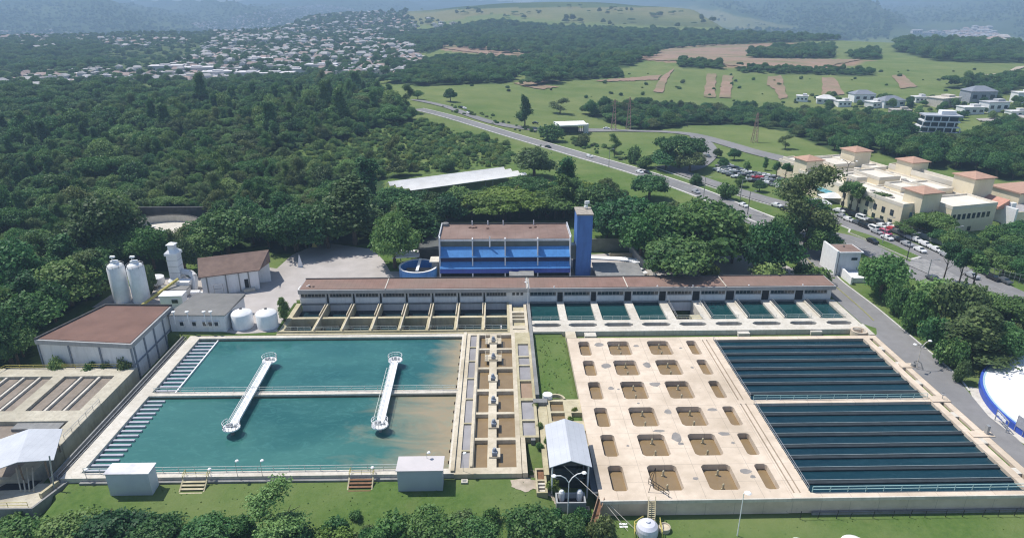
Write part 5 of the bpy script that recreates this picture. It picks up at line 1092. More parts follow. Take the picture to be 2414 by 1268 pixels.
# modern white house and villas on the right
x, y, z = land1(2212, 312)
S = empty("modern_block", (x, y, z), "white modern block of three glazed storeys standing over the right valley trees", "house")
rz = -.22
for k in range(3):
    o = MB().obox((x + k * .8, y + 4, z + k * 3.3 - .6), (23 - k * 1.5, 11, .7), rz).build("floor_slab", white, S)
    MB().obox((x + k * .8, y + 4.6, z + k * 3.3 + .1), (21 - k * 1.5, 9, 2.6), rz).build("glazing", mk("blue_dark_glass", (.05, .075, .09), (.03, .05, .06), .3, .15, .6), S)
    m = MB()
    for j in range(6 - k): a = -10 + j * 4.4; m.obox((x + k * .8 + a * math.cos(rz) + 5.2 * math.sin(rz), y + 4 + a * math.sin(rz) - 5.2 * math.cos(rz), z + k * 3.3 + .1), (.5, .5, 2.6), rz)
    m.build("column", white, S)
MB().obox((x + 2, y + 4, z + 9.3), (21, 11.5, .8), rz).build("roof", mk("bluish_roof", (.42, .44, .48), (.35, .37, .41), .3, .6), S)
MB().obox((x + 6, y + 5, z + 10.1), (8, 6, 2.2), rz).build("penthouse", white, S)
VILLA = []
def villa(px, py, wdt, dep, h, mats, label, hip=True, rz=None):
    x, y, z = land1(px, py); rz = random.uniform(-.4, .4) if rz is None else rz; VILLA.append((x, y))
    S = empty("villa", (x, y, z), label, "house", "villas on the right slope")
    MB().obox((x, y, z - 1.5), (wdt, dep, h + 1.5), rz).build("wall", mats[0], S)
    c, s_ = math.cos(rz), math.sin(rz); tr = lambda a, b: (x + a * c - b * s_, y + a * s_ + b * c)
    hw, hd = wdt / 2 + .6, dep / 2 + .6; m = MB()
    if hip:
        r_ = max(hw - hd, .3); q = [(*tr(-hw, -hd), z + h), (*tr(hw, -hd), z + h), (*tr(hw, hd), z + h), (*tr(-hw, hd), z + h), (*tr(-r_, 0), z + h + hd * .5), (*tr(r_, 0), z + h + hd * .5)]
        m.add(q, [(0, 1, 5, 4), (1, 2, 5), (2, 3, 4, 5), (3, 0, 4), (3, 2, 1, 0)])
    else:
        m.obox((x, y, z + h), (wdt + .8, dep + .8, .5), rz); m.obox((*tr(wdt * .2, 0), z + h + .5), (wdt * .35, dep * .5, 1.6), rz)
    m.build("roof", mats[1], S)
    for k in range(3): MB().obox((*tr(-wdt * .33 + k * wdt * .33, -dep / 2 - .03), z + h * .35), (wdt * .16, .12, h * .35), rz).build("window", glass, S)
    return S
gr = mk("slate_villa_roof", (.24, .26, .30), (.19, .21, .25), .4, .7); wr = mk("white_villa_roof", (.70, .69, .68), (.58, .57, .56), .3, .7)
for a in ((1890, 238, 9, 8, 4, (white, wr), "small bright white villa, leftmost at the wood edge", False), (1945, 243, 14, 10, 4, (offwhite, wr), "pale villa with cream roof among trees, next to the leftmost one", True), (1985, 250, 11, 8, 4, (white, wr), "white villa sunk between trees below the dirt strip", False),
          (2030, 238, 18, 11, 6, (white, gr), "villa with blue grey hip roof and white walls, nearest the field", True), (2060, 252, 12, 9, 4, (offwhite, wr), "low pale villa in front of the blue grey hip roofs", False), (2095, 250, 20, 12, 5, (white, gr), "wide villa with twin blue grey hip roofs", True),
          (2165, 240, 10, 8, 4, (white, wr), "little white villa left of the cream flat roofed one", False), (2222, 248, 22, 14, 6, (mk("cream_villa", (.68, .62, .54)), mk("cream_roof", (.66, .6, .52))), "cream flat roofed villa behind the modern block", False), (2302, 240, 22, 14, 9, (mk("grey_villa", (.36, .38, .42)), gr), "large grey villa with stepped slate roof near the right edge", True),
          (2285, 268, 16, 10, 5, (offwhite, wr), "white villa joined to the modern block's right side", False), (2340, 262, 18, 10, 7, (white, mk("grey_flat", (.5, .5, .52))), "tall white villa by the street at the right", False), (2408, 242, 14, 10, 8, (white, wr), "white house cut by the right edge above the street", False),
          (2120, 268, 14, 8, 3, (mk("stone_villa", (.38, .34, .29)), mk("pale_stone_roof", (.5, .46, .41))), "low stone coloured terraces below the villas", False), (2395, 272, 14, 7, 3, (white, wr), "long low white house under the right edge street", False), (2155, 281, 9, 6, 3, (offwhite, mk("brown_villa_roof", (.3, .2, .15))), "small brownish roofed house left of the modern block", True)):
    villa(*a)
drape("street", [(2300, 282), (2414, 278), (2414, 286), (2310, 288)], mat=yardc, lift=.4); drape("street", [(2360, 250), (2372, 250), (2414, 276), (2414, 282)], mat=yardc, lift=.4)

# ------------------------------------------------------------------ masts, poles
def lattice(px, py, pt, label, rust=True):
    x, y, z = land1(px, py); h = 1.0
    while proj(x, y, z + h)[1] > pt and h < 60: h += .5
    S = empty("lattice_mast", (x, y, z), label, "mast", "lattice masts"); m = MB(); b = 1.5
    cs = lambda t: [(x + sx * b * (1 - .82 * t), y + sy * b * (1 - .82 * t), z + h * t) for sx, sy in ((-1, -1), (1, -1), (1, 1), (-1, 1))]
    for k in range(4): m.tube(cs(0)[k], cs(1)[k], .16, 4)
    for j in range(9):
        A_, B2 = cs(j / 9), cs((j + 1) / 9)
        for k in range(4): m.tube(A_[k], B2[(k + 1) % 4], .09, 3)
    m.build("tower_frame", mk("rusty_steel", (.36, .24, .20), (.28, .19, .16), 2, .8) if rust else steel, S)
    m = MB()
    for t in (.80, .92): m.tube((x - 2.6, y, z + h * t), (x + 2.6, y, z + h * t), .12, 4)
    m.build("cross_arm", MATS["rusty_steel"], S)
lattice(1446, 308, 236, "thin rusty lattice mast beside the canopy, left of two"); lattice(1481, 306, 230, "thin rusty lattice mast beside the canopy, taller right of two"); lattice(1778, 336, 268, "grey lattice mast standing alone on the meadow by the side road", True)
for k, (px, py, h, lab) in enumerate(((1435, 395, 9, "slim pole with lamp on far verge of the avenue, up the hill"), (1658, 470, 9, "slim pole on near verge beside the avenue's white pair of kerbs"), (1762, 507, 9, "dark pole by the white car on the avenue"), (1950, 610, 8, "thin grey pole beside the pump house tree"), (2137, 615, 9, "dark pole on the median near its right tip"), (2185, 658, 6, "thin pole on right avenue verge"), (2080, 575, 9, "pale pole on the median beside the queue"), (1745, 470, 8, "pole between carriageways near the verge road"), (1620, 300, 8, "wooden pole by the side road bend"), (2265, 258, 8, "dark pole by the villa street"), (2240, 590, 8, "pale pole in front of the complex end wing"))):
    x, y, z = land1(px, py); S = empty("utility_pole", (x, y, z), lab, "pole", "poles along the avenue")
    MB().tube((x, y, z - .3), (x, y, z + h), .16, 6, .1).build("pole", darkc if "dark" in lab or "wooden" in lab else steel, S)
    m = MB(); m.tube((x - .1, y, z + h - .3), (x + 1.6, y - .3, z + h + .2), .07, 5); m.box(x + 1.4, x + 2.2, y - .5, y - .1, z + h + .12, z + h + .32); m.build("lamp_arm", steel, S)
m = MB(); a = Vector(at(2125, 545, 0)); b = Vector(at(2250, 588, 0)); d = b - a
for k in range(9): p = a + d * k / 8; m.tube((p.x, p.y, -.5), (p.x, p.y, 2.6), .08, 5)
m.tube((a.x, a.y, 2.5), (b.x, b.y, 2.5), .06, 4); m.add([(a.x, a.y, 0), (b.x, b.y, 0), (b.x, b.y, 1.9), (a.x, a.y, 1.9)], [(0, 1, 2, 3)]); m.build("boundary_fence", mk("pale_fence", (.36, .37, .38), (.28, .29, .3), .8, .8), label="pale grey boundary fence between the car queue and the cream complex", cat="fence")
m = MB(); a = Vector(at(2318, 645, 0)); b = Vector(at(2414, 668, 0)); d = b - a
for k in range(9): p = a + d * k / 8; m.tube((p.x, p.y, -.9), (p.x, p.y, 2.4), .07, 5)
m.tube((a.x, a.y, 2.3), (b.x, b.y, 2.3), .05, 4).tube((a.x, a.y, 1.2), (b.x, b.y, 1.2), .04, 4); m.build("wire_fence", steel, label="blue grey wire fence along avenue verge at right edge under the trees", cat="fence")

# ------------------------------------------------------------------ cars
def car_proto(name, paintm, van=False):
    o = bpy.data.objects.new("car", None); COL.objects.link(o)
    prof = [(-2.15, .35), (-2.2, .75), (-2.05, .95), (-1.55, 1.0), (-1.15, 1.42), (.35, 1.45), (1.0, 1.0), (1.95, .88), (2.15, .68), (2.15, .35)]
    if van: prof = [(-2.3, .35), (-2.35, 1.0), (-2.25, 1.75), (-1.9, 1.9), (1.0, 1.9), (1.7, 1.15), (2.25, 1.0), (2.35, .7), (2.35, .35)]
    m = MB(); n = len(prof)
    wd = [(.86 if z < 1.1 else .70) for _, z in prof]
    vs = [(x, -w_, z) for (x, z), w_ in zip(prof, wd)] + [(x, w_, z) for (x, z), w_ in zip(prof, wd)]
    m.add(vs, [(i, (i + 1) % n, n + (i + 1) % n, n + i)[::-1] for i in range(n)] + [tuple(range(n)), tuple(range(n, 2 * n))[::-1]])
    m.build("body", paintm, o)
    m = MB()
    if not van:
        for s in (-1, 1): m.add([(-1.42, s * .80, 1.04), (.82, s * .80, 1.04), (.30, s * .735, 1.37), (-1.08, s * .735, 1.37)], [(0, 1, 2, 3)] if s < 0 else [(3, 2, 1, 0)])
        m.add([(.40, -.68, 1.44), (.40, .68, 1.44), (1.0, .80, 1.04), (1.0, -.80, 1.04)], [(3, 2, 1, 0)]); m.add([(-1.2, -.68, 1.41), (-1.2, .68, 1.41), (-1.58, .80, 1.04), (-1.58, -.80, 1.04)], [(0, 1, 2, 3)])
    else:
        for s in (-1, 1): m.add([(-2.0, s * .81, 1.2), (1.3, s * .81, 1.2), (.95, s * .715, 1.75), (-2.0, s * .715, 1.75)], [(0, 1, 2, 3)] if s < 0 else [(3, 2, 1, 0)])
        m.add([(1.06, -.66, 1.87), (1.06, .66, 1.87), (1.72, .78, 1.2), (1.72, -.78, 1.2)], [(3, 2, 1, 0)])
    m.build("window", glass, o)
    for x in (-1.35, 1.35):
        for s in (-1, 1): MB().tube((x, s * .70, .33), (x, s * .90, .33), .33, 12).build("wheel", black, o)
    KIDS[o.name] = list(o.children); return o
PM = {"white": mk("car_white", (.78, .78, .78), (.76, .76, .76), .2, .25, .5), "silver": mk("car_silver", (.40, .41, .43), (.38, .39, .41), .2, .25, .6), "black": mk("car_black", (.015, .016, .018), (.02, .02, .022), .2, .2, .6), "red": mk("car_red", (.45, .04, .06), (.42, .035, .05), .2, .25, .5), "grey": mk("car_grey", (.10, .11, .12), (.09, .1, .11), .2, .25, .6), "pink": mk("car_pink_red", (.55, .12, .20), (.5, .1, .18), .2, .3, .5)}
PROTO = {}; CARN = 0
def road_dir(P, x, y):
    Q = smooth_line(P); k = min(range(len(Q) - 1), key=lambda i: (Q[i][0] - x) ** 2 + (Q[i][1] - y) ** 2); return math.atan2(Q[k + 1][1] - Q[k][1], Q[k + 1][0] - Q[k][0])
def put_car(px, py, colr, ang, label, group, van=False, lift=.2):
    key = (colr, van)
    if key not in PROTO: PROTO[key] = o = car_proto("car", PM[colr], van)
    else: o = copy_tree(PROTO[key])
    x, y, z = land1(px, py); o.location = (x, y, z + lift); o.rotation_euler = (0, 0, ang); tag(o, label, "car", group); return o
q = [(1977, 501, "white", 0, "first white car of the queue, just emerging from the big roadside tree"), (1989, 500, "black", 0, "black car beside the queue's first white one"), (1985, 514, "silver", 0, "silver car at the queue's rear on the median side"), (2012, 511, "black", 1, "black van in the queue by the complex terrace"), (2031, 519, "white", 1, "white van in the queue left of the tangle of poles"), (2056, 528, "black", 0, "black car in the queue ahead of the white van"), (2037, 537, "black", 1, "black van on the queue's median side, near the tree"),
     (2060, 545, "white", 1, "white van on the queue's median side behind the pink red car"), (2078, 537, "white", 0, "white car in the middle of the queue beside the fence"), (2086, 555, "pink", 1, "pink red van on the queue's median side"), (2102, 545, "red", 0, "dark red car beside the pink red van"), (2113, 551, "grey", 0, "dark grey car in the queue in front of the dark red one"), (2111, 567, "grey", 0, "dark grey car on the median side ahead of the pink red van"), (2133, 560, "grey", 1, "dark grey van nearest the fence"), (2137, 580, "silver", 0, "silver car near the tip of the median"), (2159, 570, "white", 0, "white car nearest the fence at the queue head, rear one of three"), (2181, 581, "white", 0, "white car at the queue head, middle one of three along the fence"), (2168, 594, "white", 0, "white car at the queue head beside the tip of the median"), (2206, 593, "white", 0, "front white car of the queue next to the slender roadside tree")]
for px, py, c, vn, lab in q:
    x, y, _ = land1(px, py); put_car(px, py, c, road_dir(far_c, x, y), "" + lab, "cars queuing beside the complex", bool(vn))
for px, py, c, P, lab in ((2056, 573, "black", near_c, "black car alone on the near carriageway beside the median"), (1752, 488, "white", near_c, "white car alone on the avenue above the round tree"), (1508, 409, "white", near_c, "white car on the avenue beside a dark one, by the verge tree"), (1526, 410, "black", near_c, "dark car on the avenue just behind a white one"), (1292, 350, "black", near_c, "black car far up the avenue near the kerb"), (1089, 256, "black", up_c, "dark car on the upper road near its top"), (1095, 258, "white", up_c, "white car touching a dark car on the upper road"), (1104, 269, "white", up_c, "white car alone on the upper road verge"), (1430, 306, "white", side_c, "white car parked at the forecourt canopy's right"), (1262, 293, "black", up_c, "black car parked under the tall tree on the upper road"), (1830, 488, "white", far_c, "white car half hidden behind the big roadside tree"), (2130, 643, "white", near_c, "white car parked by the round tree right of the pump house"), (2320, 648, "black", far_c, "dark car in tree shade at the far verge, front one"), (2340, 660, "black", far_c, "dark car in tree shade at far verge nearest the right edge"), (1510, 646, "white", near_c, "white car parked behind gallery beside the white annex"), (2366, 667, "grey", far_c, "grey car in the shade by the wire fence at right edge"), (1668, 372, "grey", side_c, "blue grey car on the curved lane by the round grove")):
    x, y, _ = land1(px, py); put_car(px, py, c, road_dir(P, x, y), lab, "cars on the roads")
for px, py, c, vn, lab in ((2000, 522, "white", 0, "white car in the queue just below the silver one at its rear"), (2020, 529, "grey", 0, "grey car of the queue between two black ones near the tree"), (2046, 524, "silver", 0, "silver car squeezed between the white van and black car"), (2072, 530, "grey", 1, "grey van on complex side of the queue, by the white middle car"), (2095, 536, "white", 0, "white car parked on complex side by dark red car"), (2120, 543, "black", 0, "black car parked on complex side behind the dark grey van"),
                        (2066, 551, "silver", 0, "silver car between the white van and pink red van"), (2090, 565, "white", 0, "white car on the median side just in front of the pink red van"), (2125, 573, "black", 0, "black car between the dark grey one and the silver one"), (2146, 566, "silver", 0, "silver car beside the dark grey van nearest the fence"), (2230, 607, "silver", 0, "silver car ahead of the queue under the slender roadside trees")):
    x, y, _ = land1(px, py); put_car(px, py, c, road_dir(far_c, x, y), lab, "cars queuing beside the complex", bool(vn))
for px, py, c, P, lab in ((1850, 497, "black", far_c, "black car passing behind the big roadside tree"), (1940, 557, "white", near_c, "white car coming out from under the big roadside tree"), (2200, 662, "grey", near_c, "grey car on the near carriageway past the median tip"), (1640, 456, "silver", near_c, "silver car on the avenue between the grove and round tree"), (1390, 372, "white", near_c, "small white car on the avenue below the canopy"), (2290, 655, "silver", far_c, "silver car on far lane before the wire fence")):
    x, y, _ = land1(px, py); put_car(px, py, c, road_dir(P, x, y), lab, "cars on the roads")
CS = ["white", "silver", "white", "black", "grey", "white", "silver", "silver", "white", "grey"]; n = 0
for r in range(3):
    for k in range(15):
        t = k / 14; px = 1690 + 150 * t + r * 6 + random.uniform(-1, 1); py = 402 + 46 * t - r * 8 + 4 * math.sin(t * 5) + random.uniform(-1, 1)
        c = random.choice(CS) if not (r == 1 and k in (8, 9)) else "red"
        put_car(px, py, c, R(150) + random.uniform(-.3, .3), f"small {c} car packed in the roadside car park left of the big tree", f"{c} cars in the roadside car park", lift=.05)

# ------------------------------------------------------------------ trees
def leaf_mat(name, dark, mid, light):
    m = bpy.data.materials.new(name); m.use_nodes = True; N = m.node_tree.nodes; L = m.node_tree.links
    b = N["Principled BSDF"]; b.inputs["Roughness"].default_value = .55; b.inputs["Specular IOR Level"].default_value = .25
    a = N.new("ShaderNodeAttribute"); a.attribute_name = "tint"; oi = N.new("ShaderNodeObjectInfo")
    mr = N.new("ShaderNodeMapRange"); mr.inputs[3].default_value = -.30; mr.inputs[4].default_value = .38; L.new(oi.outputs["Random"], mr.inputs[0])
    ad = N.new("ShaderNodeMath"); L.new(a.outputs["Fac"], ad.inputs[0]); L.new(mr.outputs[0], ad.inputs[1])
    cr = N.new("ShaderNodeValToRGB"); e = cr.color_ramp.elements; e[0].color = (*dark, 1); e[0].position = .1; e[1].color = (*light, 1); e[1].position = .95; x = e.new(.5); x.color = (*mid, 1)
    L.new(ad.outputs[0], cr.inputs[0])
    h = N.new("ShaderNodeHueSaturation"); mh = N.new("ShaderNodeMapRange"); mh.inputs[3].default_value = .485; mh.inputs[4].default_value = .53
    wn = N.new("ShaderNodeTexWhiteNoise"); wn.noise_dimensions = '1D'; L.new(oi.outputs["Random"], wn.inputs["W"]); L.new(wn.outputs["Value"], mh.inputs[0]); L.new(mh.outputs[0], h.inputs["Hue"]); L.new(cr.outputs[0], h.inputs["Color"])
    L.new(h.outputs[0], b.inputs["Base Color"])
    t = N.new("ShaderNodeBsdfTranslucent"); L.new(h.outputs[0], t.inputs[0]); mx = N.new("ShaderNodeMixShader"); mx.inputs[0].default_value = .30
    L.new(b.outputs[0], mx.inputs[1]); L.new(t.outputs[0], mx.inputs[2]); L.new(mx.outputs[0], N["Material Output"].inputs[0]); return m
LM = {"dark": leaf_mat("dark_foliage", (0.032, 0.092, 0.032), (0.067, 0.163, 0.052), (0.133, 0.242, 0.075)),
      "mid": leaf_mat("mid_foliage", (0.049, 0.116, 0.032), (0.099, 0.199, 0.055), (0.176, 0.278, 0.082)),
      "light": leaf_mat("light_foliage", (0.097, 0.178, 0.051), (0.176, 0.278, 0.082), (0.265, 0.367, 0.121)),
      "yellow": leaf_mat("yellow_foliage", (0.084, 0.130, 0.022), (0.158, 0.225, 0.043), (0.254, 0.319, 0.070)),
      "olive": leaf_mat("olive_foliage", (0.066, 0.104, 0.038), (0.121, 0.176, 0.061), (0.193, 0.242, 0.091))}
def crown_mesh(name, lobes, nleaf, size, seed, mats, jitter=.75, core=True):
    rg = np.random.default_rng(seed); V = []; T = []
    area = np.array([l[3] * l[4] for l in lobes]); area = area / area.sum()
    for (cx_, cy_, cz_, r, rz_), ar in zip(lobes, area):
        n = max(12, int(nleaf * ar)); d = rg.normal(size=(n, 3)); d /= np.linalg.norm(d, axis=1)[:, None]
        d[:, 2] = np.where(d[:, 2] < -.55, -d[:, 2], d[:, 2])
        rad = ((.64 if core else .25) + (.50 if core else .85) * rg.random(n) ** .75); lump = 1 + .20 * np.sin(d[:, 0] * 6 + seed + cx_) * np.sin(d[:, 1] * 7 + cz_) + .12 * np.sin(d[:, 2] * 11 + d[:, 0] * 5)
        p = np.stack([cx_ + d[:, 0] * r * rad * lump, cy_ + d[:, 1] * r * rad * lump, cz_ + d[:, 2] * rz_ * rad * lump], 1)
        nn = d + rg.normal(size=(n, 3)) * jitter + np.array([0, 0, .35]); nn /= np.linalg.norm(nn, axis=1)[:, None]
        ref = np.where(np.abs(nn[:, 2:3]) > .9, np.array([[1., 0, 0]]), np.array([[0, 0, 1.]])); a = np.cross(nn, ref); a /= np.linalg.norm(a, axis=1)[:, None]; b = np.cross(nn, a)
        th = rg.random(n) * 6.28; a2 = a * np.cos(th)[:, None] + b * np.sin(th)[:, None]; b2 = -a * np.sin(th)[:, None] + b * np.cos(th)[:, None]
        s1 = (size * (.6 + .8 * rg.random(n)))[:, None]; s2 = s1 * (.55 + .3 * rg.random(n))[:, None]
        bend = nn * s1 * .25
        q = np.stack([p - a2 * s1, p - b2 * s2 + bend, p + a2 * s1, p + b2 * s2 + bend], 1); V.append(q.reshape(-1, 3))
        T.append(np.repeat(np.clip(.5 + .17 * rg.normal() + .16 * rg.normal(size=n), .02, .98), 4))
        if not core: continue
        # inner mass of the lobe, so that the crown is not see-through
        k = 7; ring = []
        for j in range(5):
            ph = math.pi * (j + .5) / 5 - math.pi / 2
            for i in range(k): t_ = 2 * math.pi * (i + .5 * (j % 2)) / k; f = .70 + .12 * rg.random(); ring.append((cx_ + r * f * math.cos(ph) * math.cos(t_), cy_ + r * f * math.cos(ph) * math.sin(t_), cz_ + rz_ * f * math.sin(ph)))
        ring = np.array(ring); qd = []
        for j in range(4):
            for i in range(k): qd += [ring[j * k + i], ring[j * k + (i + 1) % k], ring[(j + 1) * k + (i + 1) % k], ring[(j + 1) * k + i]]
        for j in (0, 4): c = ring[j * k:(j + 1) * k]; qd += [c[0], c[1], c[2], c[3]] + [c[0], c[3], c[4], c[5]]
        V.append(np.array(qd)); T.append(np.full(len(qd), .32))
    V = np.concatenate(V); T = np.concatenate(T).astype(np.float32)
    me = np_mesh(name, V, np.arange(len(V)).reshape(-1, 4))
    at_ = me.attributes.new("tint", 'FLOAT', 'POINT'); at_.data.foreach_set("value", T)
    me.materials.append(mats); return me
def lobes_of(kind, seed):
    r = random.Random(seed); L = []
    if kind == "broad":      # wide rounded crown, unit: radius 5, height 11
        for k in range(16): a = k * 2.4 + r.random(); q = 3.3 * math.sqrt((k + .5) / 16); L.append((q * math.cos(a), q * math.sin(a), 5.9 + r.uniform(-1.7, 1.7) - q * .5, r.uniform(.9, 2.6), r.uniform(.9, 2.1)))
        L.append((.3, -.2, 5.2, 2.9, 3.1))
    elif kind == "tall":
        for k in range(13): z = 3.5 + 9.5 * k / 12; q = r.uniform(.5, 1.9) * (1.25 - .6 * k / 12); a = r.random() * 6.28; L.append((q * math.cos(a), q * math.sin(a), z, r.uniform(1.2, 2.1) * (1.15 - .4 * k / 12), r.uniform(1.1, 1.8)))
        L.append((0, 0, 7.5, 2.0, 4.6))
    elif kind == "umbrella":
        for k in range(16): a = k * 2.4 + r.random(); q = 5.2 * math.sqrt((k + .5) / 16); L.append((q * math.cos(a), q * math.sin(a), 6.4 + r.uniform(-.3, .5) - q * q * .045, r.uniform(1.5, 2.3), r.uniform(.7, 1.1)))
    elif kind == "airy":
        for k in range(22): a = k * 2.4 + r.random(); z = 3.5 + 8.3 * ((k * .618) % 1); q = r.uniform(.5, 3.5) * (1.15 - abs(z - 7) * .11); L.append((q * math.cos(a), q * math.sin(a), z, r.uniform(1.1, 1.9), r.uniform(.9, 1.6)))
    elif kind == "shrub":
        for k in range(8): a = r.random() * 6.28; q = r.uniform(.2, 1.5); L.append((q * math.cos(a), q * math.sin(a), r.uniform(.6, 1.6), r.uniform(.8, 1.3), r.uniform(.7, 1.1)))
    elif kind == "street":   # small crown on a bare stem
        for k in range(8): a = r.random() * 6.28; q = r.uniform(.2, 1.3); L.append((q * math.cos(a), q * math.sin(a), r.uniform(6.5, 9.6), r.uniform(.9, 1.4), r.uniform(.9, 1.3)))
    return L
def trunk_mesh(name, kind, seed):
    r = random.Random(seed); m = MB(); hgt = {"broad": 5.6, "tall": 10, "umbrella": 5.6, "airy": 7, "shrub": .8, "street": 7.4}[kind]; rr_ = {"broad": .38, "tall": .34, "umbrella": .38, "airy": .26, "shrub": .12, "street": .2}[kind]
    m.tube((0, 0, -1.2), (.15, .05, hgt * .5), rr_, 8, rr_ * .75); m.tube((.15, .05, hgt * .5), (.1, -.1, hgt), rr_ * .75, 8, rr_ * .4)
    for k in range(5):
        a = k * 1.26 + r.random(); z0 = hgt * (.45 + .1 * k); l = {"broad": 3.2, "tall": 1.6, "umbrella": 4.4, "airy": 3.0, "shrub": .8, "street": 1.2}[kind]
        m.tube((.1, 0, z0), (l * math.cos(a), l * math.sin(a), z0 + l * .55 + hgt * .12), rr_ * .42, 5, rr_ * .12)
    me = bpy.data.meshes.new(name); me.from_pydata(m.v, [], m.f); me.materials.append(bark); return me
TREE = {}
SPEC = {"broad": (7500, .25), "tall": (6000, .24), "umbrella": (7500, .25), "airy": (6000, .19), "shrub": (2600, .15), "street": (2400, .21)}
HREF = {"broad": 9.2, "tall": 14.2, "umbrella": 7.6, "airy": 12.5, "shrub": 2.6, "street": 10.6}; WREF = {"broad": 10.4, "tall": 6.2, "umbrella": 13.6, "airy": 8.4, "shrub": 5.0, "street": 4.6}
def tree_data(kind, tone, var):
    k = (kind, tone, var)
    if k not in TREE:
        sd = hash((kind, var)) % 1000 if False else {"broad": 11, "tall": 23, "umbrella": 37, "airy": 51, "shrub": 67, "street": 83}[kind] + 7 * var
        TREE[k] = (crown_mesh("crown", lobes_of(kind, sd), SPEC[kind][0], SPEC[kind][1], sd, LM[tone], core=kind != 'airy'), trunk_mesh("trunk", kind, sd))
    return TREE[k]
NAMES = {"broad": "broadleaf_tree", "tall": "tall_tree", "umbrella": "spreading_tree", "airy": "airy_tree", "shrub": "shrub", "street": "street_tree"}
NT = 0
def plant(x, y, z, kind, tone, width, height, label, group=None, cat=None, ang=None):
    global NT
    NT += 1; cm, tm = tree_data(kind, tone, NT % 3)
    e = empty(NAMES[kind], (x, y, z), label, cat or ("shrub" if kind == "shrub" else "tree"), group)
    e.rotation_euler = (0, 0, random.random() * 6.28 if ang is None else ang); s = width / WREF[kind]; e.scale = (s, s, height / HREF[kind])
    for nm, me in (("crown", cm), ("trunk", tm)): o = bpy.data.objects.new(nm, me); COL.objects.link(o); o.parent = e
    return e
def tree_px(bx, by, top, wpx, kind, tone, label, group=None, zb=None):
    """a tree by the photo pixel of its foot, the height of its top and its width in photo pixels"""
    x, y, z = land1(bx, by) if zb is None else at(bx, by, zb)
    h = 1.0
    while proj(x, y, z + h)[1] > top and h < 40: h += .25
    zc = proj(x, y, z + h * .6)[2]; return plant(x, y, z, kind, tone, wpx * zc / F_, h, label, group)
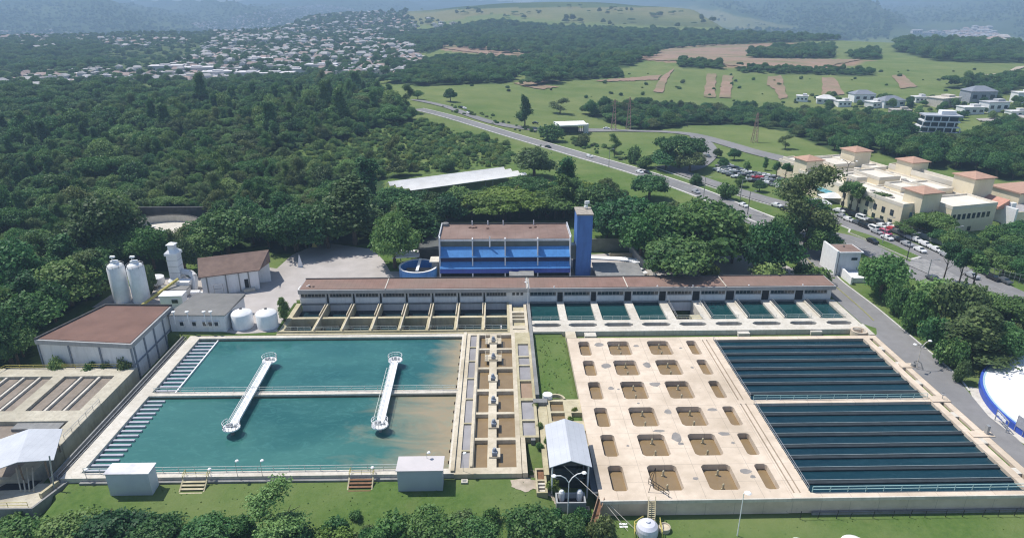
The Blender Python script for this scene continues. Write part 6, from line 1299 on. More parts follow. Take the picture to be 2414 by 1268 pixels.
for a in (
 (1592, 668, 556, 195, "broad", "dark", "dark broad tree hanging over the gallery roof, lower one below the huge grey green tree"),
 (1668, 668, 616, 62, "shrub", "yellow", "yellow green bush leaning over the gallery roof"),
 (1655, 610, 464, 250, "broad", "mid", "huge rounded grey green tree right of the blue tower"),
 (1475, 590, 462, 185, "broad", "dark", "dark spreading tree immediately right of the blue tower"),
 (1560, 560, 480, 110, "broad", "dark", "dark tree filling gap behind the huge grey green tree"),
 (1815, 650, 522, 140, "broad", "dark", "dark rounded tree beyond the gallery's right part"),
 (1810, 668, 618, 118, "shrub", "light", "bright green dome shaped bush at the gallery roof edge"),
 (1905, 664, 622, 110, "shrub", "mid", "low mid green bush at the right end of gallery roof"),
 (1895, 585, 398, 150, "airy", "olive", "tall airy olive tree with bare trunk between the works road and avenue"),
 (1870, 520, 420, 120, "airy", "mid", "tall thin leaved tree close behind the olive airy one"),
 (1905, 560, 470, 120, "broad", "dark", "dark lower crown under the tall olive tree by the avenue"),
 (1936, 604, 532, 84, "broad", "mid", "small round tree left of the pump house"),
 (2072, 702, 594, 126, "broad", "mid", "round glossy tree right of the pump house"),
 (2110, 740, 668, 78, "shrub", "dark", "dark bush below the round tree on the road bank"),
 (2140, 775, 690, 80, "shrub", "mid", "mid green bush on the road bank, second below the round tree"),
 (2185, 730, 665, 130, "shrub", "light", "broad pale bush on the bank top below the avenue"),
 (2255, 755, 660, 150, "shrub", "olive", "large brownish green bush in the middle of the bank"),
 (2330, 745, 690, 130, "broad", "light", "bright rounded tree on the bank by the avenue bend"),
 (2390, 770, 700, 110, "broad", "mid", "bright green tree at right edge of the bank"),
 (2195, 815, 745, 95, "shrub", "dark", "feathery dark bush beside the works road bend"),
 (2290, 850, 730, 130, "tall", "olive", "tall dark olive tree above the white reservoir"),
 (2350, 850, 755, 120, "broad", "dark", "dark tree behind the white reservoir rim"),
 (2240, 865, 800, 90, "shrub", "mid", "spiky bush at the roadside left of the reservoir"),
 (2262, 898, 850, 50, "shrub", "olive", "small palm like brown bush touching the reservoir's left rim"),
 (2222, 664, 574, 44, "street", "dark", "slender street tree with bare stem, first of three by the avenue"),
 (2256, 680, 585, 50, "street", "dark", "slender street tree with bare stem, middle of three by the avenue"),
 (2290, 690, 600, 54, "street", "mid", "slender street tree with bare stem, last of three by the avenue"),
 (2195, 556, 506, 110, "umbrella", "mid", "flat topped green tree before the end wing of the cream complex"),
 (2140, 560, 515, 60, "airy", "mid", "small airy tree over the car queue fence"),
 (1985, 492, 428, 36, "street", "mid", "thin palm like tree before the turquoise awnings, left of three"), (2002, 497, 432, 36, "street", "mid", "thin palm like tree before the turquoise awnings, middle of three"), (2018, 500, 438, 38, "street", "mid", "thin palm like tree before the turquoise awnings, right of three"),
 (2048, 505, 455, 46, "street", "olive", "dark leafed tree along the complex front, left of a pair"), (2072, 508, 455, 46, "street", "olive", "dark leafed tree along the complex front, right of a pair"),
 (1828, 425, 382, 26, "street", "mid", "small tree at the car park end, leftmost of the row"), (1850, 430, 385, 28, "street", "mid", "small tree at the car park end, second of the row"), (1868, 432, 392, 28, "street", "light", "small tree at the car park end, right of the row"), (1803, 402, 372, 14, "tall", "dark", "little dark conifer above the roadside car park"),
 (255, 612, 452, 185, "broad", "olive", "large olive green tree left of the white stack, before the old round basin"),
 (305, 622, 556, 90, "broad", "mid", "bright green tree between the two silos' tops and the olive tree"),
 (440, 645, 560, 90, "broad", "olive", "grey green tree behind the white scrubber stack"),
 (365, 634, 530, 110, "broad", "mid", "mid green tree before the old round basin, just left of the white stack"), (330, 622, 534, 100, "broad", "dark", "dark green tree in front of the old round basin, by the silos"), (400, 612, 540, 80, "broad", "olive", "olive bushy tree in front of the old round basin, middle"), (445, 600, 532, 80, "broad", "olive", "greyish tree at the right end of the old round basin"),
 (495, 615, 540, 110, "broad", "mid", "pale leaved tree at the gable workshop's rear left corner"),
 (540, 600, 490, 170, "broad", "dark", "dark tree above the gable workshop roof"),
 (700, 590, 480, 165, "broad", "dark", "large dark tree at the back of the yard, left one"),
 (838, 576, 425, 130, "tall", "olive", "tall tree with visible trunk at the back of the yard"),
 (775, 585, 470, 130, "broad", "dark", "dark tree in shade beside the tall trunked tree of the yard"),
 (932, 632, 500, 130, "broad", "mid", "bright crowned tree left of the round blue tank"),
 (985, 590, 470, 120, "tall", "dark", "tall dark tree behind the dark annex of the blue building"),
 (1055, 530, 455, 110, "broad", "dark", "dark tree behind the blue building's left end"),
 (1190, 520, 452, 210, "umbrella", "yellow", "wide flat yellowish tree behind the blue building roof, left one"),
 (1290, 512, 455, 170, "umbrella", "mid", "wide flat green tree behind the blue building roof, middle one"),
 (1330, 490, 435, 170, "umbrella", "yellow", "wide flat olive yellow tree right of centre behind the blue roof"),
 (1410, 520, 430, 130, "broad", "dark", "dark tree behind the blue tower"),
 (1530, 470, 408, 105, "broad", "dark", "compact round dark tree on the verge beside the avenue"),
 (1260, 420, 345, 120, "broad", "olive", "grey green tree standing at right end of the long white shed"),
 (1290, 332, 296, 75, "shrub", "dark", "dense dark bush below the canopy kiosk"),
 (1237, 300, 226, 34, "tall", "dark", "tall ragged tree standing on the upper road's edge"),
 (1320, 268, 232, 50, "airy", "olive", "thin grey green tree on meadow left of the canopy"),
 (1062, 240, 208, 34, "broad", "dark", "round dark tree at the top of the upper road"), (985, 235, 212, 32, "broad", "mid", "round tree at the wood's tip on the meadow"),
 (1600, 395, 326, 130, "umbrella", "dark", "broad dark crown in the grove beside the avenue, upper one"), (1570, 400, 350, 90, "broad", "dark", "dark tree in the grove beside the avenue, left one"), (1625, 405, 355, 90, "broad", "olive", "olive tree in the grove beside the avenue, right one"),
 (1495, 385, 345, 45, "shrub", "dark", "dark bush on avenue verge left of the grove"), (1520, 395, 368, 55, "shrub", "mid", "round bush touching the avenue left of the grove"), (1730, 378, 350, 36, "broad", "dark", "lone round tree beside the side road"), (1690, 372, 350, 26, "broad", "olive", "little tree inside the side road bend"),
 (1850, 352, 318, 36, "airy", "olive", "bare looking grey tree on the meadow by the side road"), (1448, 372, 318, 36, "airy", "mid", "thin tree on the avenue verge below the canopy"), (1375, 345, 315, 40, "shrub", "olive", "pale bush on slope before the canopy wall"),
 (1720, 470, 435, 60, "shrub", "light", "soft grey green bush between the two carriageways"), (1640, 435, 412, 40, "shrub", "dark", "dark bush on the verge above the car park"),
 (1745, 440, 412, 34, "broad", "mid", "small tree shading the middle of the roadside car park"),
 (1790, 452, 424, 34, "broad", "dark", "small dark tree at the road side of the car park"),
 (1705, 398, 372, 30, "broad", "dark", "small dark tree at the upper end of the car park"),
 (1760, 405, 380, 24, "broad", "light", "small pale tree behind the car park"),
 (672, 760, 700, 30, "tall", "light", "slender young tree with pale leaves in the yard by the filter bays"),
 (75, 800, 690, 170, "broad", "mid", "large bushy tree left of the brown roofed hall"), (170, 720, 610, 180, "broad", "mid", "large rounded tree left of the silos"), (215, 690, 625, 90, "broad", "olive", "grey green tree touching the outer silo"), (30, 860, 720, 150, "broad", "dark", "dark bushy tree in the left edge above the drying beds"),
 (60, 700, 560, 160, "broad", "dark", "dark tree at left edge of the wood above the large bushy tree"),
 (355, 690, 630, 50, "shrub", "olive", "thin bush between silo and scrubber stack"),
): tree_px(*a)
for a in ((1430, 560, 470, 110, "broad", "dark", "dark tree touching the right side of the blue tower"), (1510, 620, 500, 130, "broad", "mid", "mid green tree between the tower yard wall and the huge grey green tree"), (1560, 615, 480, 150, "broad", "dark", "dark tree behind the white annex"),
          (1725, 620, 520, 110, "broad", "mid", "mid green tree at the right flank of the huge grey green tree"), (1690, 560, 475, 130, "broad", "dark", "dark tree behind the huge grey green tree, right side"), (1620, 545, 478, 130, "broad", "olive", "olive tree at the top left of the huge grey green tree"), (1480, 530, 462, 120, "broad", "dark", "dark tree at the back of the tower yard"), (1840, 590, 505, 100, "broad", "mid", "tree leaning over the works road entrance"),
          (1000, 515, 448, 100, "broad", "dark", "dark tree before the white sheds, leftmost"), (1080, 508, 440, 110, "broad", "mid", "mid green tree before the white sheds, second from left"), (1150, 500, 440, 100, "broad", "dark", "dark tree before the white sheds, third from left"), (1230, 490, 420, 110, "broad", "dark", "dark tree before the white sheds' right end"), (930, 505, 438, 100, "broad", "dark", "dark tree hiding the white sheds' left corner")): tree_px(*a)
for x, y, wd, hh, tone, lab in ((-97.5, 133.1, 5.2, 5.6, "light", "pale round shrub against the brown roofed hall's front wall"), (-90.6, 132.9, 5.0, 4.3, "mid", "low shrub midway along the brown roofed hall's front wall"), (-86.8, 132.7, 3.6, 4.4, "olive", "small olive shrub between the low shrub and the tall one at the hall"), (-82.6, 132.5, 4.6, 5.6, "olive", "grassy tall shrub at the brown roofed hall's right corner")): plant(x, y, -3.4, "shrub", tone, wd, hh, lab)
# bushes and trees along the bottom edge, on the bank below the lawn
def low(px, ptop, wpx, kind, tone, h, label):
    """crown top at (px, ptop), foot hidden below the frame"""
    y = 84.0
    for _ in range(30):
        x = at(px, ptop, float(hq(np.array(at(px, ptop, -1)[0]), np.array(y))) + h); z = float(hq(np.array(x[0]), np.array(y))); y = at(px, ptop, z + h)[1]
    x = at(px, ptop, z + h)[0]; zc = proj(x, y, z + h * .7)[2]; y -= .25 * wpx * zc / F_
    plant(x, y, float(hq(np.array(x), np.array(y))), kind, tone, wpx * zc / F_, h, label)
for a in ((60, 1212, 150, "shrub", "mid", 4.5, "leafy bush in the bottom left corner below the paved patch"), (165, 1190, 170, "broad", "mid", 6.5, "bushy tree at the bottom left, right of the corner bush"), (265, 1178, 190, "broad", "dark", 7, "largest dark bushy tree of the bottom left group"), (375, 1190, 150, "broad", "dark", 6.5, "dark bushy tree at the bottom, third of the left group"), (492, 1194, 140, "broad", "dark", 6, "dark round bush standing apart at the bottom, right of the left group"),
          (655, 1128, 150, "airy", "light", 9.5, "thin leaved pale tree overlapping the basin front wall"), (680, 1215, 170, "shrub", "dark", 4.5, "dark bush at the foot of the thin leaved pale tree"), (800, 1225, 120, "shrub", "yellow", 3, "yellowish low bush in the middle of the bottom edge"), (920, 1192, 130, "shrub", "mid", 5, "mid green bush below the grey white cabin, left of two"), (1020, 1185, 150, "broad", "mid", 6, "mid green bush below the grey white cabin, right of two"), (1120, 1205, 120, "broad", "dark", 5.5, "dark bush at the bottom between the mid green bushes and the tall bush"),
          (1265, 1164, 150, "broad", "dark", 7.5, "tall dark bushy tree left of the double armed lamp"), (1345, 1200, 90, "broad", "dark", 5.5, "dark bush right under the double armed lamp"), (1420, 1205, 90, "shrub", "olive", 4.5, "reddish tinged bush under the rusty chute"), (840, 1198, 40, "shrub", "dark", 1.4, "tiny dark bush alone on the lower lawn"), (1300, 1128, 40, "shrub", "yellow", 2.2, "small yellowish shrub at the shed's left corner")): low(*a)
for px, py, s in ((1272, 1012, 26), (1262, 965, 22), (1345, 1000, 24), (1355, 975, 20), (1290, 1048, 26), (1275, 1060, 24)):
    tree_px(px, py, py - 14, s, "shrub", "light" if py > 1000 else "yellow", "weedy little shrub growing between the channel and the metal shed", "weeds between channel and shed")

# woods: the nearest trees one by one, the rest as one mass each
def scatter(poly, spacing, rng, excl=None, zb=None):
    X, Y, Z = land([p[0] for p in poly], [p[1] for p in poly]); x0, x1, y0, y1 = X.min(), X.max(), Y.min(), Y.max()
    gx_, gy_ = np.meshgrid(np.arange(x0, x1, spacing), np.arange(y0, y1, spacing)); gx_ = gx_ + rng.uniform(-.42, .42, gx_.shape) * spacing; gy_ = gy_ + rng.uniform(-.42, .42, gy_.shape) * spacing
    gx_, gy_ = gx_.ravel(), gy_.ravel(); gz = hq(gx_, gy_); px, py, zc = proj(gx_, gy_, gz); k = inpoly(px, py, poly) & (zc > 1)
    for e in excl or []: k &= ~inpoly(px, py, e)
    return gx_[k], gy_[k], gz[k], px[k], py[k]
def mass(name, X, Y, Z, S, kinds, label, hi=False):
    me = bpy.data.meshes.new(name); me.vertices.add(len(X)); me.vertices.foreach_set("co", np.stack([X, Y, Z], 1).astype(np.float32).ravel())
    a = me.attributes.new("size", 'FLOAT', 'POINT'); a.data.foreach_set("value", np.asarray(S, np.float32)); me.update()
    o = bpy.data.objects.new(name, me); COL.objects.link(o); tag(o, label, "trees", kind='stuff')
    ng = bpy.data.node_groups.new(name, 'GeometryNodeTree'); ng.interface.new_socket("Geometry", in_out='INPUT', socket_type='NodeSocketGeometry'); ng.interface.new_socket("Geometry", in_out='OUTPUT', socket_type='NodeSocketGeometry')
    N = ng.nodes; L = ng.links; gi = N.new('NodeGroupInput'); g_o = N.new('NodeGroupOutput'); jn = N.new('GeometryNodeJoinGeometry')
    for k in kinds:
        oi = N.new('GeometryNodeObjectInfo'); oi.inputs["Object"].default_value = k; oi.inputs["As Instance"].default_value = True; oi.transform_space = 'ORIGINAL'
        L.new(oi.outputs["Geometry"], jn.inputs[0])
    ip = N.new('GeometryNodeInstanceOnPoints'); ip.inputs["Pick Instance"].default_value = True
    rv = N.new('FunctionNodeRandomValue'); rv.data_type = 'FLOAT_VECTOR'; rv.inputs[0].default_value = (-.06, -.06, 0); rv.inputs[1].default_value = (.06, .06, 6.28)
    na = N.new('GeometryNodeInputNamedAttribute'); na.data_type = 'FLOAT'; na.inputs["Name"].default_value = "size"
    rs = N.new('FunctionNodeRandomValue'); rs.data_type = 'FLOAT_VECTOR'; rs.inputs[0].default_value = (.8, .8, .75); rs.inputs[1].default_value = (1.2, 1.2, 1.3)
    vm = N.new('ShaderNodeVectorMath'); vm.operation = 'SCALE'; L.new(rs.outputs[0], vm.inputs[0]); L.new(na.outputs["Attribute"], vm.inputs["Scale"])
    L.new(gi.outputs[0], ip.inputs["Points"]); L.new(jn.outputs[0], ip.inputs["Instance"]); L.new(rv.outputs[0], ip.inputs["Rotation"]); L.new(vm.outputs[0], ip.inputs["Scale"]); L.new(ip.outputs[0], g_o.inputs[0])
    md = o.modifiers.new("trees", 'NODES'); md.node_group = ng; return o
CROWN = {}
for o in list(COL.objects):
    if o.name.startswith("crown") and o.parent: CROWN.setdefault((o.data.materials[0].name.split("_")[0], o.parent.name.split(".")[0]), o)
def cr(*keys): return [CROWN[k] for k in keys if k in CROWN]
rng = np.random.default_rng(3)
shrubby = [(690,352),(840,326),(900,300),(1000,285),(1080,312),(1195,337),(1212,365),(1180,392),(1000,408),(900,412),(780,420),(700,400)]
X, Y, Z, PX_, PY_ = scatter(WOODS['left'], 5.7, rng, [clear, shrubby, shed_gap])
keep = ~((X > -56) & (Y < 222) & (X < 60)) & ~((X > -86) & (Y < 196) & (X < -50)) & ~((X > -106) & (Y < 182))
for (ax, ay, ar) in ((-117, 222, 17.5), (-20, 289, 14), (-8, 300, 12), (-35, 284, 14)): keep &= np.hypot(X - ax, Y - ay) > ar
X, Y, Z, PX_, PY_ = X[keep], Y[keep], Z[keep], PX_[keep], PY_[keep]
order = np.argsort(np.hypot(X, Y)); n_ind = 120; dX = np.hypot(X, Y)
for c, i in enumerate(order[:n_ind]):
    tone = ["dark", "mid", "dark", "olive", "dark"][c % 5]; kd = ["broad", "broad", "airy", "broad", "broad", "tall"][c % 6]; sz = rng.uniform(.8, 1.25)
    lookw = {"dark": "dark green", "mid": "mid green", "olive": "olive green"}[tone]
    where = "left of the stack" if PX_[i] < 400 else ("behind the yard" if PX_[i] < 900 else "behind the blue building")
    plant(X[i], Y[i], Z[i], kd, tone, 9.6 * sz * (.9 if kd == "tall" else 1), (9.5 if kd == "broad" else 11.5) * sz * rng.uniform(.85, 1.15), f"{lookw} {'rounded' if kd == 'broad' else 'tall'} {'tree' if kd != 'airy' else 'loose crowned tree'} in the dense wood {where}", f"{lookw} {kd} trees of the wood {where}")
rest = order[n_ind:]
pn = np.sin(X / 47 + 1.1) * np.sin(Y / 71 + .6) + .6 * np.sin(X / 23 - Y / 39) + .35 * np.sin(X / 11 + Y / 17) + rng.normal(size=len(X)) * .3 + np.where(X > -150, .35, -.2)  # patches of dark and light crowns stand in for shaded hollows and lit slopes
dk = rest[pn[rest] < -.12]; lt = rest[pn[rest] >= -.12]; pz = [.14, .2, .18, .17, .13, .09, .05, .04]; sv = [.42, .55, .66, .76, .88, 1.0, 1.2, 1.45]
mass("forest", X[dk], Y[dk], Z[dk] - .5, rng.choice(sv, len(dk), p=pz), cr(("dark", "broadleaf_tree"), ("dark", "spreading_tree"), ("dark", "broadleaf_tree"), ("dark", "tall_tree"), ("mid", "broadleaf_tree")), "dense dark green wood covering the hill on the left")
mass("light_forest", X[lt], Y[lt], Z[lt] - .5, rng.choice(sv, len(lt), p=pz) * .92, cr(("mid", "broadleaf_tree"), ("light", "broadleaf_tree"), ("olive", "broadleaf_tree"), ("mid", "spreading_tree"), ("olive", "airy_tree"), ("mid", "airy_tree")), "lighter green patches of the wood on the left hill")
X, Y, Z, PX_, PY_ = scatter(shrubby, 3.3, rng)
k = ~((X > -52) & (X < 10) & (Y < 312) & (Y > 270)); mass("scrub", X[k], Y[k], Z[k] - .3, rng.choice([.35, .5, .65, .8, 1.0, 1.15, 1.4], k.sum(), p=[.2, .22, .2, .16, .12, .07, .03]), cr(("light", "shrub"), ("yellow", "shrub"), ("light", "shrub"), ("light", "shrub"), ("mid", "shrub")), "pale green scrub on the slope above the long white shed")
X, Y, Z, PX_, PY_ = scatter(WOODS['valley'], 7.0, rng, [[(2140, 240), (2414, 240), (2414, 300), (2300, 318), (2290, 350), (2140, 345)]]); order = np.argsort(np.hypot(X, Y))
for c, i in enumerate(order[:50]):
    tone = ["dark", "mid", "dark"][c % 3]; sz = rng.uniform(.8, 1.25); plant(X[i], Y[i], Z[i], "broad", tone, 9.8 * sz, 9.2 * sz, f"{'dark' if tone == 'dark' else 'mid green'} rounded tree in the valley behind the cream complex", f"{tone} trees behind the cream complex")
i = order[50:]; mass("valley_wood", X[i], Y[i], Z[i] - .5, rng.choice([.55, .7, .8, .95, 1.1], len(i)), cr(("dark", "broadleaf_tree"), ("mid", "broadleaf_tree"), ("dark", "broadleaf_tree"), ("olive", "broadleaf_tree"), ("dark", "spreading_tree")), "dark wooded valley between the meadow and the villas on the right")
east_front = [(2130, 535), (2205, 548), (2300, 590), (2340, 565), (2414, 560), (2440, 660), (2414, 662), (2330, 648), (2240, 596)]
X, Y, Z, PX_, PY_ = scatter(east_front, 5.6, rng)
for c in range(len(X)):
    tone = ["dark", "mid", "dark"][c % 3]; sz = rng.uniform(.7, 1.05); plant(X[c], Y[c], Z[c], "broad", tone, 9 * sz, 7.4 * sz, f"{'dark' if tone == 'dark' else 'mid green'} tree of the thicket below the complex's end wing", f"{tone} trees of the thicket below the end wing")
bank = [(2035, 655), (2110, 660), (2180, 715), (2290, 735), (2420, 755), (2440, 830), (2300, 845), (2235, 845), (2160, 775), (2070, 700)]
X, Y, Z, PX_, PY_ = scatter(bank, 3.4, rng)
k = X > 99.5; mass("bank_scrub", X[k], Y[k], Z[k] - .2, rng.uniform(.5, 1.15, k.sum()), cr(("light", "shrub"), ("mid", "shrub"), ("dark", "shrub"), ("olive", "shrub")), "mixed green scrub covering the bank between works road and avenue")
q_ = [(-40, 1240), (560, 1244), (600, 1262), (760, 1256), (860, 1240), (1130, 1230), (1330, 1222), (1440, 1235), (1440, 1340), (-40, 1340)]
X, Y, Z, PX_, PY_ = scatter(q_, 2.3, rng); k = rng.random(len(X)) < .8
mass("undergrowth", X[k], Y[k], Z[k] - .3, rng.uniform(.5, 1.15, k.sum()), cr(("dark", "shrub"), ("mid", "shrub"), ("dark", "shrub"), ("olive", "shrub")), "dark leafy undergrowth along the bottom edge below the lawn")
for nm, key, sp_, sc_, lab in (("grove", 'grove', 8, .95, "dark grove beyond the meadow at the town edge"), ("hill_wood", 'hill', 13, 1.15, "bluish dark wood on the slope of the far grassy ridge"), ("field_trees", 'clump_a', 8, 1.0, "clump of dark trees inside the bare earth field, left one"), ("field_trees", 'clump_b', 8, .9, "clump of dark trees in the far green field, right of the bare earth"), ("far_wood", 'clump_c', 12, 1.2, "far wood below the white hillside town on right"), ("hedge", 'hedge_a', 6, .7, "short dark hedge at the left of the bare earth field"), ("hedge", 'hedge_b', 6, .6, "long dark hedge between the earth strips and the bare field"), ("field_trees", 'clump_d', 7, .8, "dark clump of trees in the green field by the earth track"),
                              ("town_trees", 'town_a', 12, 1.1, "dark trees among the far left town houses"), ("town_trees", 'town_b', 10, 1.0, "dark trees at the near edge of the left town"), ("town_trees", 'town_c', 9, .9, "trees below the bare earth slope by the town"), ("town_trees", 'plain', 21, 1.0, "dark trees spread over the plain of the valley town"), ("edge_wood", 'east', 9, .95, "dark wood at right edge above the villas")):
    X, Y, Z, PX_, PY_ = scatter(WOODS[key], sp_, rng); mass(nm, X, Y, Z - .5, rng.uniform(.65, 1.25, len(X)) * sc_, cr(("dark", "broadleaf_tree"), ("mid", "broadleaf_tree"), ("dark", "spreading_tree")), lab)
for q_, sp_, sc_, lab in (([(2424, 292), (3100, 280), (3100, 470), (2424, 428)], 9, 1.0, "wood continuing beyond the right edge behind the complex"), ([(-800, 300), (-12, 300), (-12, 860), (-800, 900)], 8, .95, "wood continuing beyond the left edge")):
    X, Y, Z, PX_, PY_ = scatter(q_, sp_, rng); mass("edge_wood", X, Y, Z - .5, rng.uniform(.55, 1.2, len(X)) * sc_, cr(("dark", "broadleaf_tree"), ("mid", "broadleaf_tree"), ("dark", "spreading_tree")), lab)
# trees between the houses of the town, and single bushes in the fields
TOWN = [([(380, 205), (420, 150), (520, 88), (660, 82), (760, 95), (860, 80), (960, 110), (1000, 145), (930, 190), (880, 180), (640, 180), (560, 190)], .26, "in the valley town centre"),
        ([(0, 195), (60, 172), (170, 172), (300, 165), (380, 180), (380, 200), (250, 195), (120, 210), (0, 232)], .2, "in the near left part of the valley town"),
        ([(0, 75), (120, 72), (230, 92), (460, 92), (440, 110), (300, 118), (240, 105), (120, 130), (20, 130)], .16, "in the far left part of the valley town"),
        ([(450, 60), (640, 25), (760, 12), (960, 40), (1000, 80), (900, 90), (640, 82), (520, 88)], .16, "on the far town hill"),
        ([(1010, 48), (1140, 70), (1130, 85), (1020, 70)], .1, "on the wooded slope right of the town"), ([(2130, 82), (2330, 66), (2370, 112), (2280, 100), (2230, 82)], .13, "in the white hill village at far right")]
TX, TY = [], []
for poly, dens, where in TOWN:
    X, Y, Z, PX_, PY_ = scatter(poly, 26 if "far" in where or "slope" in where else 17, rng); k = rng.random(len(X)) < .42; TX.append((X[k], Y[k], Z[k]))
X, Y, Z = (np.concatenate([t[i] for t in TX]) for i in range(3)); mass("town_trees", X, Y, Z - .5, rng.uniform(.6, 1.25, len(X)), cr(("dark", "broadleaf_tree"), ("mid", "broadleaf_tree")), "trees scattered between the houses of the valley town")
P = [(rng.uniform(1100, 2400), rng.uniform(165, 300)) for _ in range(140)]; bad = lambda p: any(inpoly(np.array([p[0]]), np.array([p[1]]), WOODS[k])[0] for k in WOODS)
P = [p for p in P if not bad(p) and not (980 < p[0] < 1480 and 235 < p[1] < 312)]; X, Y, Z = land([p[0] for p in P], [p[1] for p in P]); mass("field_bushes", X, Y, Z - .2, rng.uniform(.3, 1.2, len(X)), cr(("dark", "shrub"), ("mid", "shrub"), ("olive", "shrub")), "small dark bushes dotted over the meadows on the right")
P = [(rng.uniform(1040, 1480), 0) for _ in range(90)]; P = [(a, np.interp(a, [1040, 1200, 1300, 1480], [272, 318, 345, 398]) - rng.uniform(14, 34)) for a, _ in P]; X, Y, Z = land([p[0] for p in P], [p[1] for p in P]); mass("verge_bushes", X, Y, Z - .2, rng.uniform(.25, .85, len(X)), cr(("light", "shrub"), ("mid", "shrub"), ("olive", "shrub")), "loose bushes on the verge between upper road and avenue")
X, Y, Z, PX_, PY_ = scatter([(1875, 236), (2000, 228), (2200, 232), (2440, 236), (2440, 296), (2290, 292), (2150, 296), (1960, 280)], 10, rng); k = rng.random(len(X)) < .62
for vx, vy in VILLA: k &= np.hypot(X - vx, Y - vy) > 9
mass("garden_trees", X[k], Y[k], Z[k] - .3, rng.uniform(.35, .8, k.sum()), cr(("dark", "broadleaf_tree"), ("mid", "broadleaf_tree"), ("light", "broadleaf_tree")), "garden trees and hedges between the villas on the right slope")
X, Y, Z, PX_, PY_ = scatter([(150, 1140), (700, 1132), (1240, 1128), (1300, 1200), (1500, 1240), (2414, 1215), (2430, 1330), (-30, 1330), (60, 1190)], 1.1, rng); k = rng.random(len(X)) < .22 * (1 + np.sin(X / 3.1) * np.sin(Y / 2.3 + X / 9)); k &= ~((X > 15) & (Y > 86.2))
mass("lawn_weeds", X[k], Y[k], Z[k] - .05, rng.uniform(.025, .065, k.sum()), cr(("light", "shrub"), ("yellow", "shrub")), "weeds and tufts dotted over the foreground lawn")
gx_ = rng.uniform(8.4, 15.6, 260); gy_ = rng.uniform(119.5, 147, 260); k = (np.sin(gx_ * 1.3) + np.sin(gy_ * .7 + gx_) > -.2); mass("lawn_weeds", gx_[k], gy_[k], hq(gx_[k], gy_[k]) - .05, rng.uniform(.03, .09, k.sum()), cr(("light", "shrub"), ("yellow", "shrub")), "weeds on the narrow lawn between brown cells and the deck")
# far wooded mountains: crowns as one mass
P = np.stack([rng.uniform(-100, 2500, 2600), rng.uniform(8, 95, 2600)], 1); P = np.concatenate([P, P + rng.uniform(-60, 60, P.shape) * [1, .08], P + rng.uniform(-90, 90, P.shape) * [1, .06]]); P[:, 1] = np.maximum(P[:, 1], 4); P = P[~inpoly(P[:, 0], P[:, 1], [(940,10),(1250,5),(1640,5),(1780,40),(1900,70),(1500,70),(1000,70)])]; X, Y, Z = land(P[:, 0], P[:, 1]); k = (np.hypot(X, Y) < 8000) & (np.hypot(X, Y) > 2250) & ~inpoly(P[:, 0], P[:, 1], [(2100, 60), (2390, 50), (2390, 118), (2100, 104)]); mass("mountain_wood", X[k], Y[k], Z[k] - 1, rng.uniform(.8, 1.9, k.sum()), cr(("dark", "broadleaf_tree")), "scattered woods on the far hazy mountains")

P = np.stack([rng.uniform(980, 1900, 900), rng.uniform(14, 80, 900)], 1); k = inpoly(P[:, 0], P[:, 1], [(960,25),(1250,18),(1500,18),(1640,15),(1780,45),(1900,72),(1500,66),(1300,54),(1160,42),(1000,62),(950,50)]) & (np.sin(P[:, 0] / 37) * np.sin(P[:, 1] / 6 + P[:, 0] / 90) + rng.normal(size=900) * .3 > .55); X, Y, Z = land(P[k, 0], P[k, 1]); k = np.hypot(X, Y) < 4200
mass("ridge_bushes", X[k], Y[k], Z[k] - .5, rng.uniform(.6, 1.7, k.sum()), cr(("mid", "spreading_tree"), ("olive", "broadleaf_tree")), "bushes scattered over the far grassy ridge")
# ------------------------------------------------------------------ the town
def house_mesh(name, w_, d_, h_, roofm, wallm, flat=False):
    m = MB(); m.box(-w_ / 2, w_ / 2, -d_ / 2, d_ / 2, -2, h_)
    if flat: m.box(-w_ / 2 - .3, w_ / 2 + .3, -d_ / 2 - .3, d_ / 2 + .3, h_, h_ + .5, 1); m.box(-w_ * .2, w_ * .1, -d_ * .2, d_ * .2, h_ + .5, h_ + 1.8, 0)
    else:
        a, b = w_ / 2 + .5, d_ / 2 + .5; m.add([(-a, -b, h_), (a, -b, h_), (a, b, h_), (-a, b, h_), (-a * .6, 0, h_ + b * .5), (a * .6, 0, h_ + b * .5)], [(0, 1, 5, 4), (1, 2, 5), (2, 3, 4, 5), (3, 0, 4), (3, 2, 1, 0)], 1)
    for k in range(3): x = -w_ * .33 + k * w_ * .33; m.box(x - .6, x + .6, -d_ / 2 - .05, -d_ / 2 + .02, h_ * .35, h_ * .7, 2)
    return m, [wallm, roofm, glass]
hw = mk("town_white", (.68, .65, .65), (.54, .51, .52), .1, .8, coord='obj'); hc = mk("town_cream", (.58, .52, .45), (.48, .43, .37), .1, .8, coord='obj'); ht = mk("town_tile", (.38, .29, .26), (.31, .24, .22), .1, .9, coord='obj'); hg = mk("town_grey_roof", (.42, .41, .41), (.32, .31, .31), .1, .8, coord='obj')
KIND = []
for nm, a, look in (("house", (11, 9, 4, hw, hw, True), "white flat roofed"), ("house", (12, 9, 3.6, ht, hc), "cream tile roofed"), ("house", (10, 8, 6, hg, hw), "white grey roofed"), ("house", (14, 10, 4, hg, hc, True), "cream flat roofed"), ("house", (10, 9, 3.4, ht, hw), "white tile roofed")):
    m, ms = house_mesh(nm, *a); KIND.append((m, ms, look))
big = (house_mesh("hall", 40, 22, 7, hw, hw, True), house_mesh("hall", 30, 16, 6, hg, hc, True))
cand = []
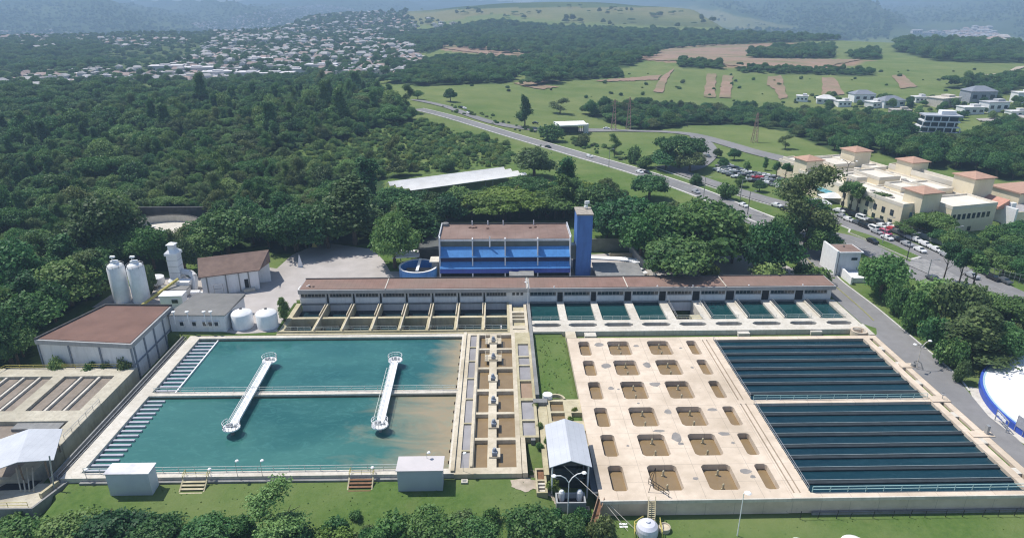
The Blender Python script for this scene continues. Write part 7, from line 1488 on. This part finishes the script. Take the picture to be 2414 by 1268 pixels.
for poly, dens, where in TOWN:
    sp_ = 17 if "centre" in where else (17 if "near" in where else 24); X, Y, Z, PX_, PY_ = scatter(poly, sp_, rng)
    k = rng.random(len(X)) < np.clip((1.1 if 'village' in where else .74) + .65 * np.sin(X / 61 + Y / 150) * np.sin(Y / 47 - X / 90 + 1), .12, 1) * (1 if "slope" not in where else .4); cand += [(math.hypot(a, b), a, b, c, where) for a, b, c in zip(X[k], Y[k], Z[k])]
cand.sort(); meshes = []
for m, ms, look in KIND:
    me = bpy.data.meshes.new("house"); me.from_pydata(m.v, [], m.f); [me.materials.append(t) for t in ms]; me.polygons.foreach_set("material_index", m.m); meshes.append(me)
for i, (d_, x, y, z, where) in enumerate(cand[:285]):
    k = int(rng.choice(5, p=[.34, .2, .16, .14, .16])); o = bpy.data.objects.new("town_house", meshes[k]); COL.objects.link(o); o.location = (x, y, z); s = rng.uniform(.75, 1.35); o.scale = (s, s, rng.uniform(.8, 1.3)); o.rotation_euler = (0, 0, rng.choice([0, .25, 1.57, -.3]) + rng.uniform(-.15, .15))
    tag(o, f"small {KIND[k][2]} house {where}", "house", f"{KIND[k][2]} houses {where}")
far = MB(); ms = [hw, ht, glass, hc, hg]
for d_, x, y, z, where in cand[285:]:
    k = int(rng.choice(5, p=[.36, .18, .18, .14, .14])); m, mm, _ = KIND[k]; a = rng.uniform(-.5, .5); c, s_ = math.cos(a), math.sin(a); q = rng.uniform(.8, 1.4) * (1.7 if 'village' in where else 1); mi = {0: (0, 0, 2), 1: (3, 1, 2), 2: (0, 4, 2), 3: (3, 4, 2), 4: (0, 1, 2)}[k]; o_ = len(far.v)
    far.v += [(x + (vx * c - vy * s_) * q, y + (vx * s_ + vy * c) * q, z + vz * q) for vx, vy, vz in m.v]; far.f += [tuple(t + o_ for t in f) for f in m.f]; far.m += [mi[t] for t in m.m]
far.build("town_houses", ms, label="far houses of the valley town and its hill, too small to tell apart", cat="houses", kind='stuff')
for k, (px, py, b, lab) in enumerate(((600, 184, 0, "long bright white hall roof at the wood's edge, left of two"), (655, 186, 0, "long bright white hall roof at the wood's edge, right of two"), (455, 190, 1, "low grey white hall at the near edge of the town"), (500, 165, 1, "large grey roofed hall mid town"), (405, 182, 1, "long pale hall left of the large grey roofed one"), (610, 150, 0, "white hall in the middle of the town"), (760, 165, 0, "white hall at the right of the town by the wood"), (560, 118, 1, "long pale hall at the town's far side"), (520, 182, 0, "broad white hall just left of the wood edge pair"), (545, 172, 1, "grey hall behind the broad white one"), (470, 172, 0, "white hall between grey halls, centre left of the town"), (430, 160, 1, "pale hall standing alone in the town's left centre"), (640, 166, 1, "grey hall above the bright white pair"), (700, 176, 0, "white hall right of the bright white pair"), (395, 168, 0, "white hall at the left end of the hall group"), (590, 135, 1, "pale hall beyond the white hall of mid town"))):
    x, y, z = land1(px, py); m, ms = big[b]; me = bpy.data.meshes.new("hall"); me.from_pydata(m.v, [], m.f); [me.materials.append(t) for t in ms]; me.polygons.foreach_set("material_index", m.m); o = bpy.data.objects.new("hall", me); COL.objects.link(o); o.location = (x, y, z); o.rotation_euler = (0, 0, .12 * (k % 3)); tag(o, lab, "hall", "halls of the valley town")
x, y, z = land1(302, 207); MB().box(x - 3, x + 3, y - 2, y + 2, z - 1, z + 6).box(x - 3.3, x + 3.3, y - 2.3, y + 2.3, z + 6, z + 6.4).build("white_block", white, label="small bright white block alone at left wood's far edge", cat="building")

# ------------------------------------------------------------------ haze
top = float(max(HZ.max() + 60, CAM_H + 40)); bot = float(HZ.min() - 1.5)
hm = bpy.data.materials.new("pale_haze"); hm.use_nodes = True; N = hm.node_tree.nodes; N.remove(N["Principled BSDF"]); pv = N.new("ShaderNodeVolumePrincipled")
pv.inputs["Color"].default_value = (.52, .74, 1.0, 1); pv.inputs["Density"].default_value = 2.5e-4; pv.inputs["Anisotropy"].default_value = 0.0
hm.node_tree.links.new(pv.outputs[0], N["Material Output"].inputs["Volume"])
MB().box(GX[0] - 200, GX[-1] + 200, GY[0] - 200, GY[-1] + 200, bot, top).build("haze", hm, kind='stuff', label="pale bluish haze in the air over the valley", cat="haze")
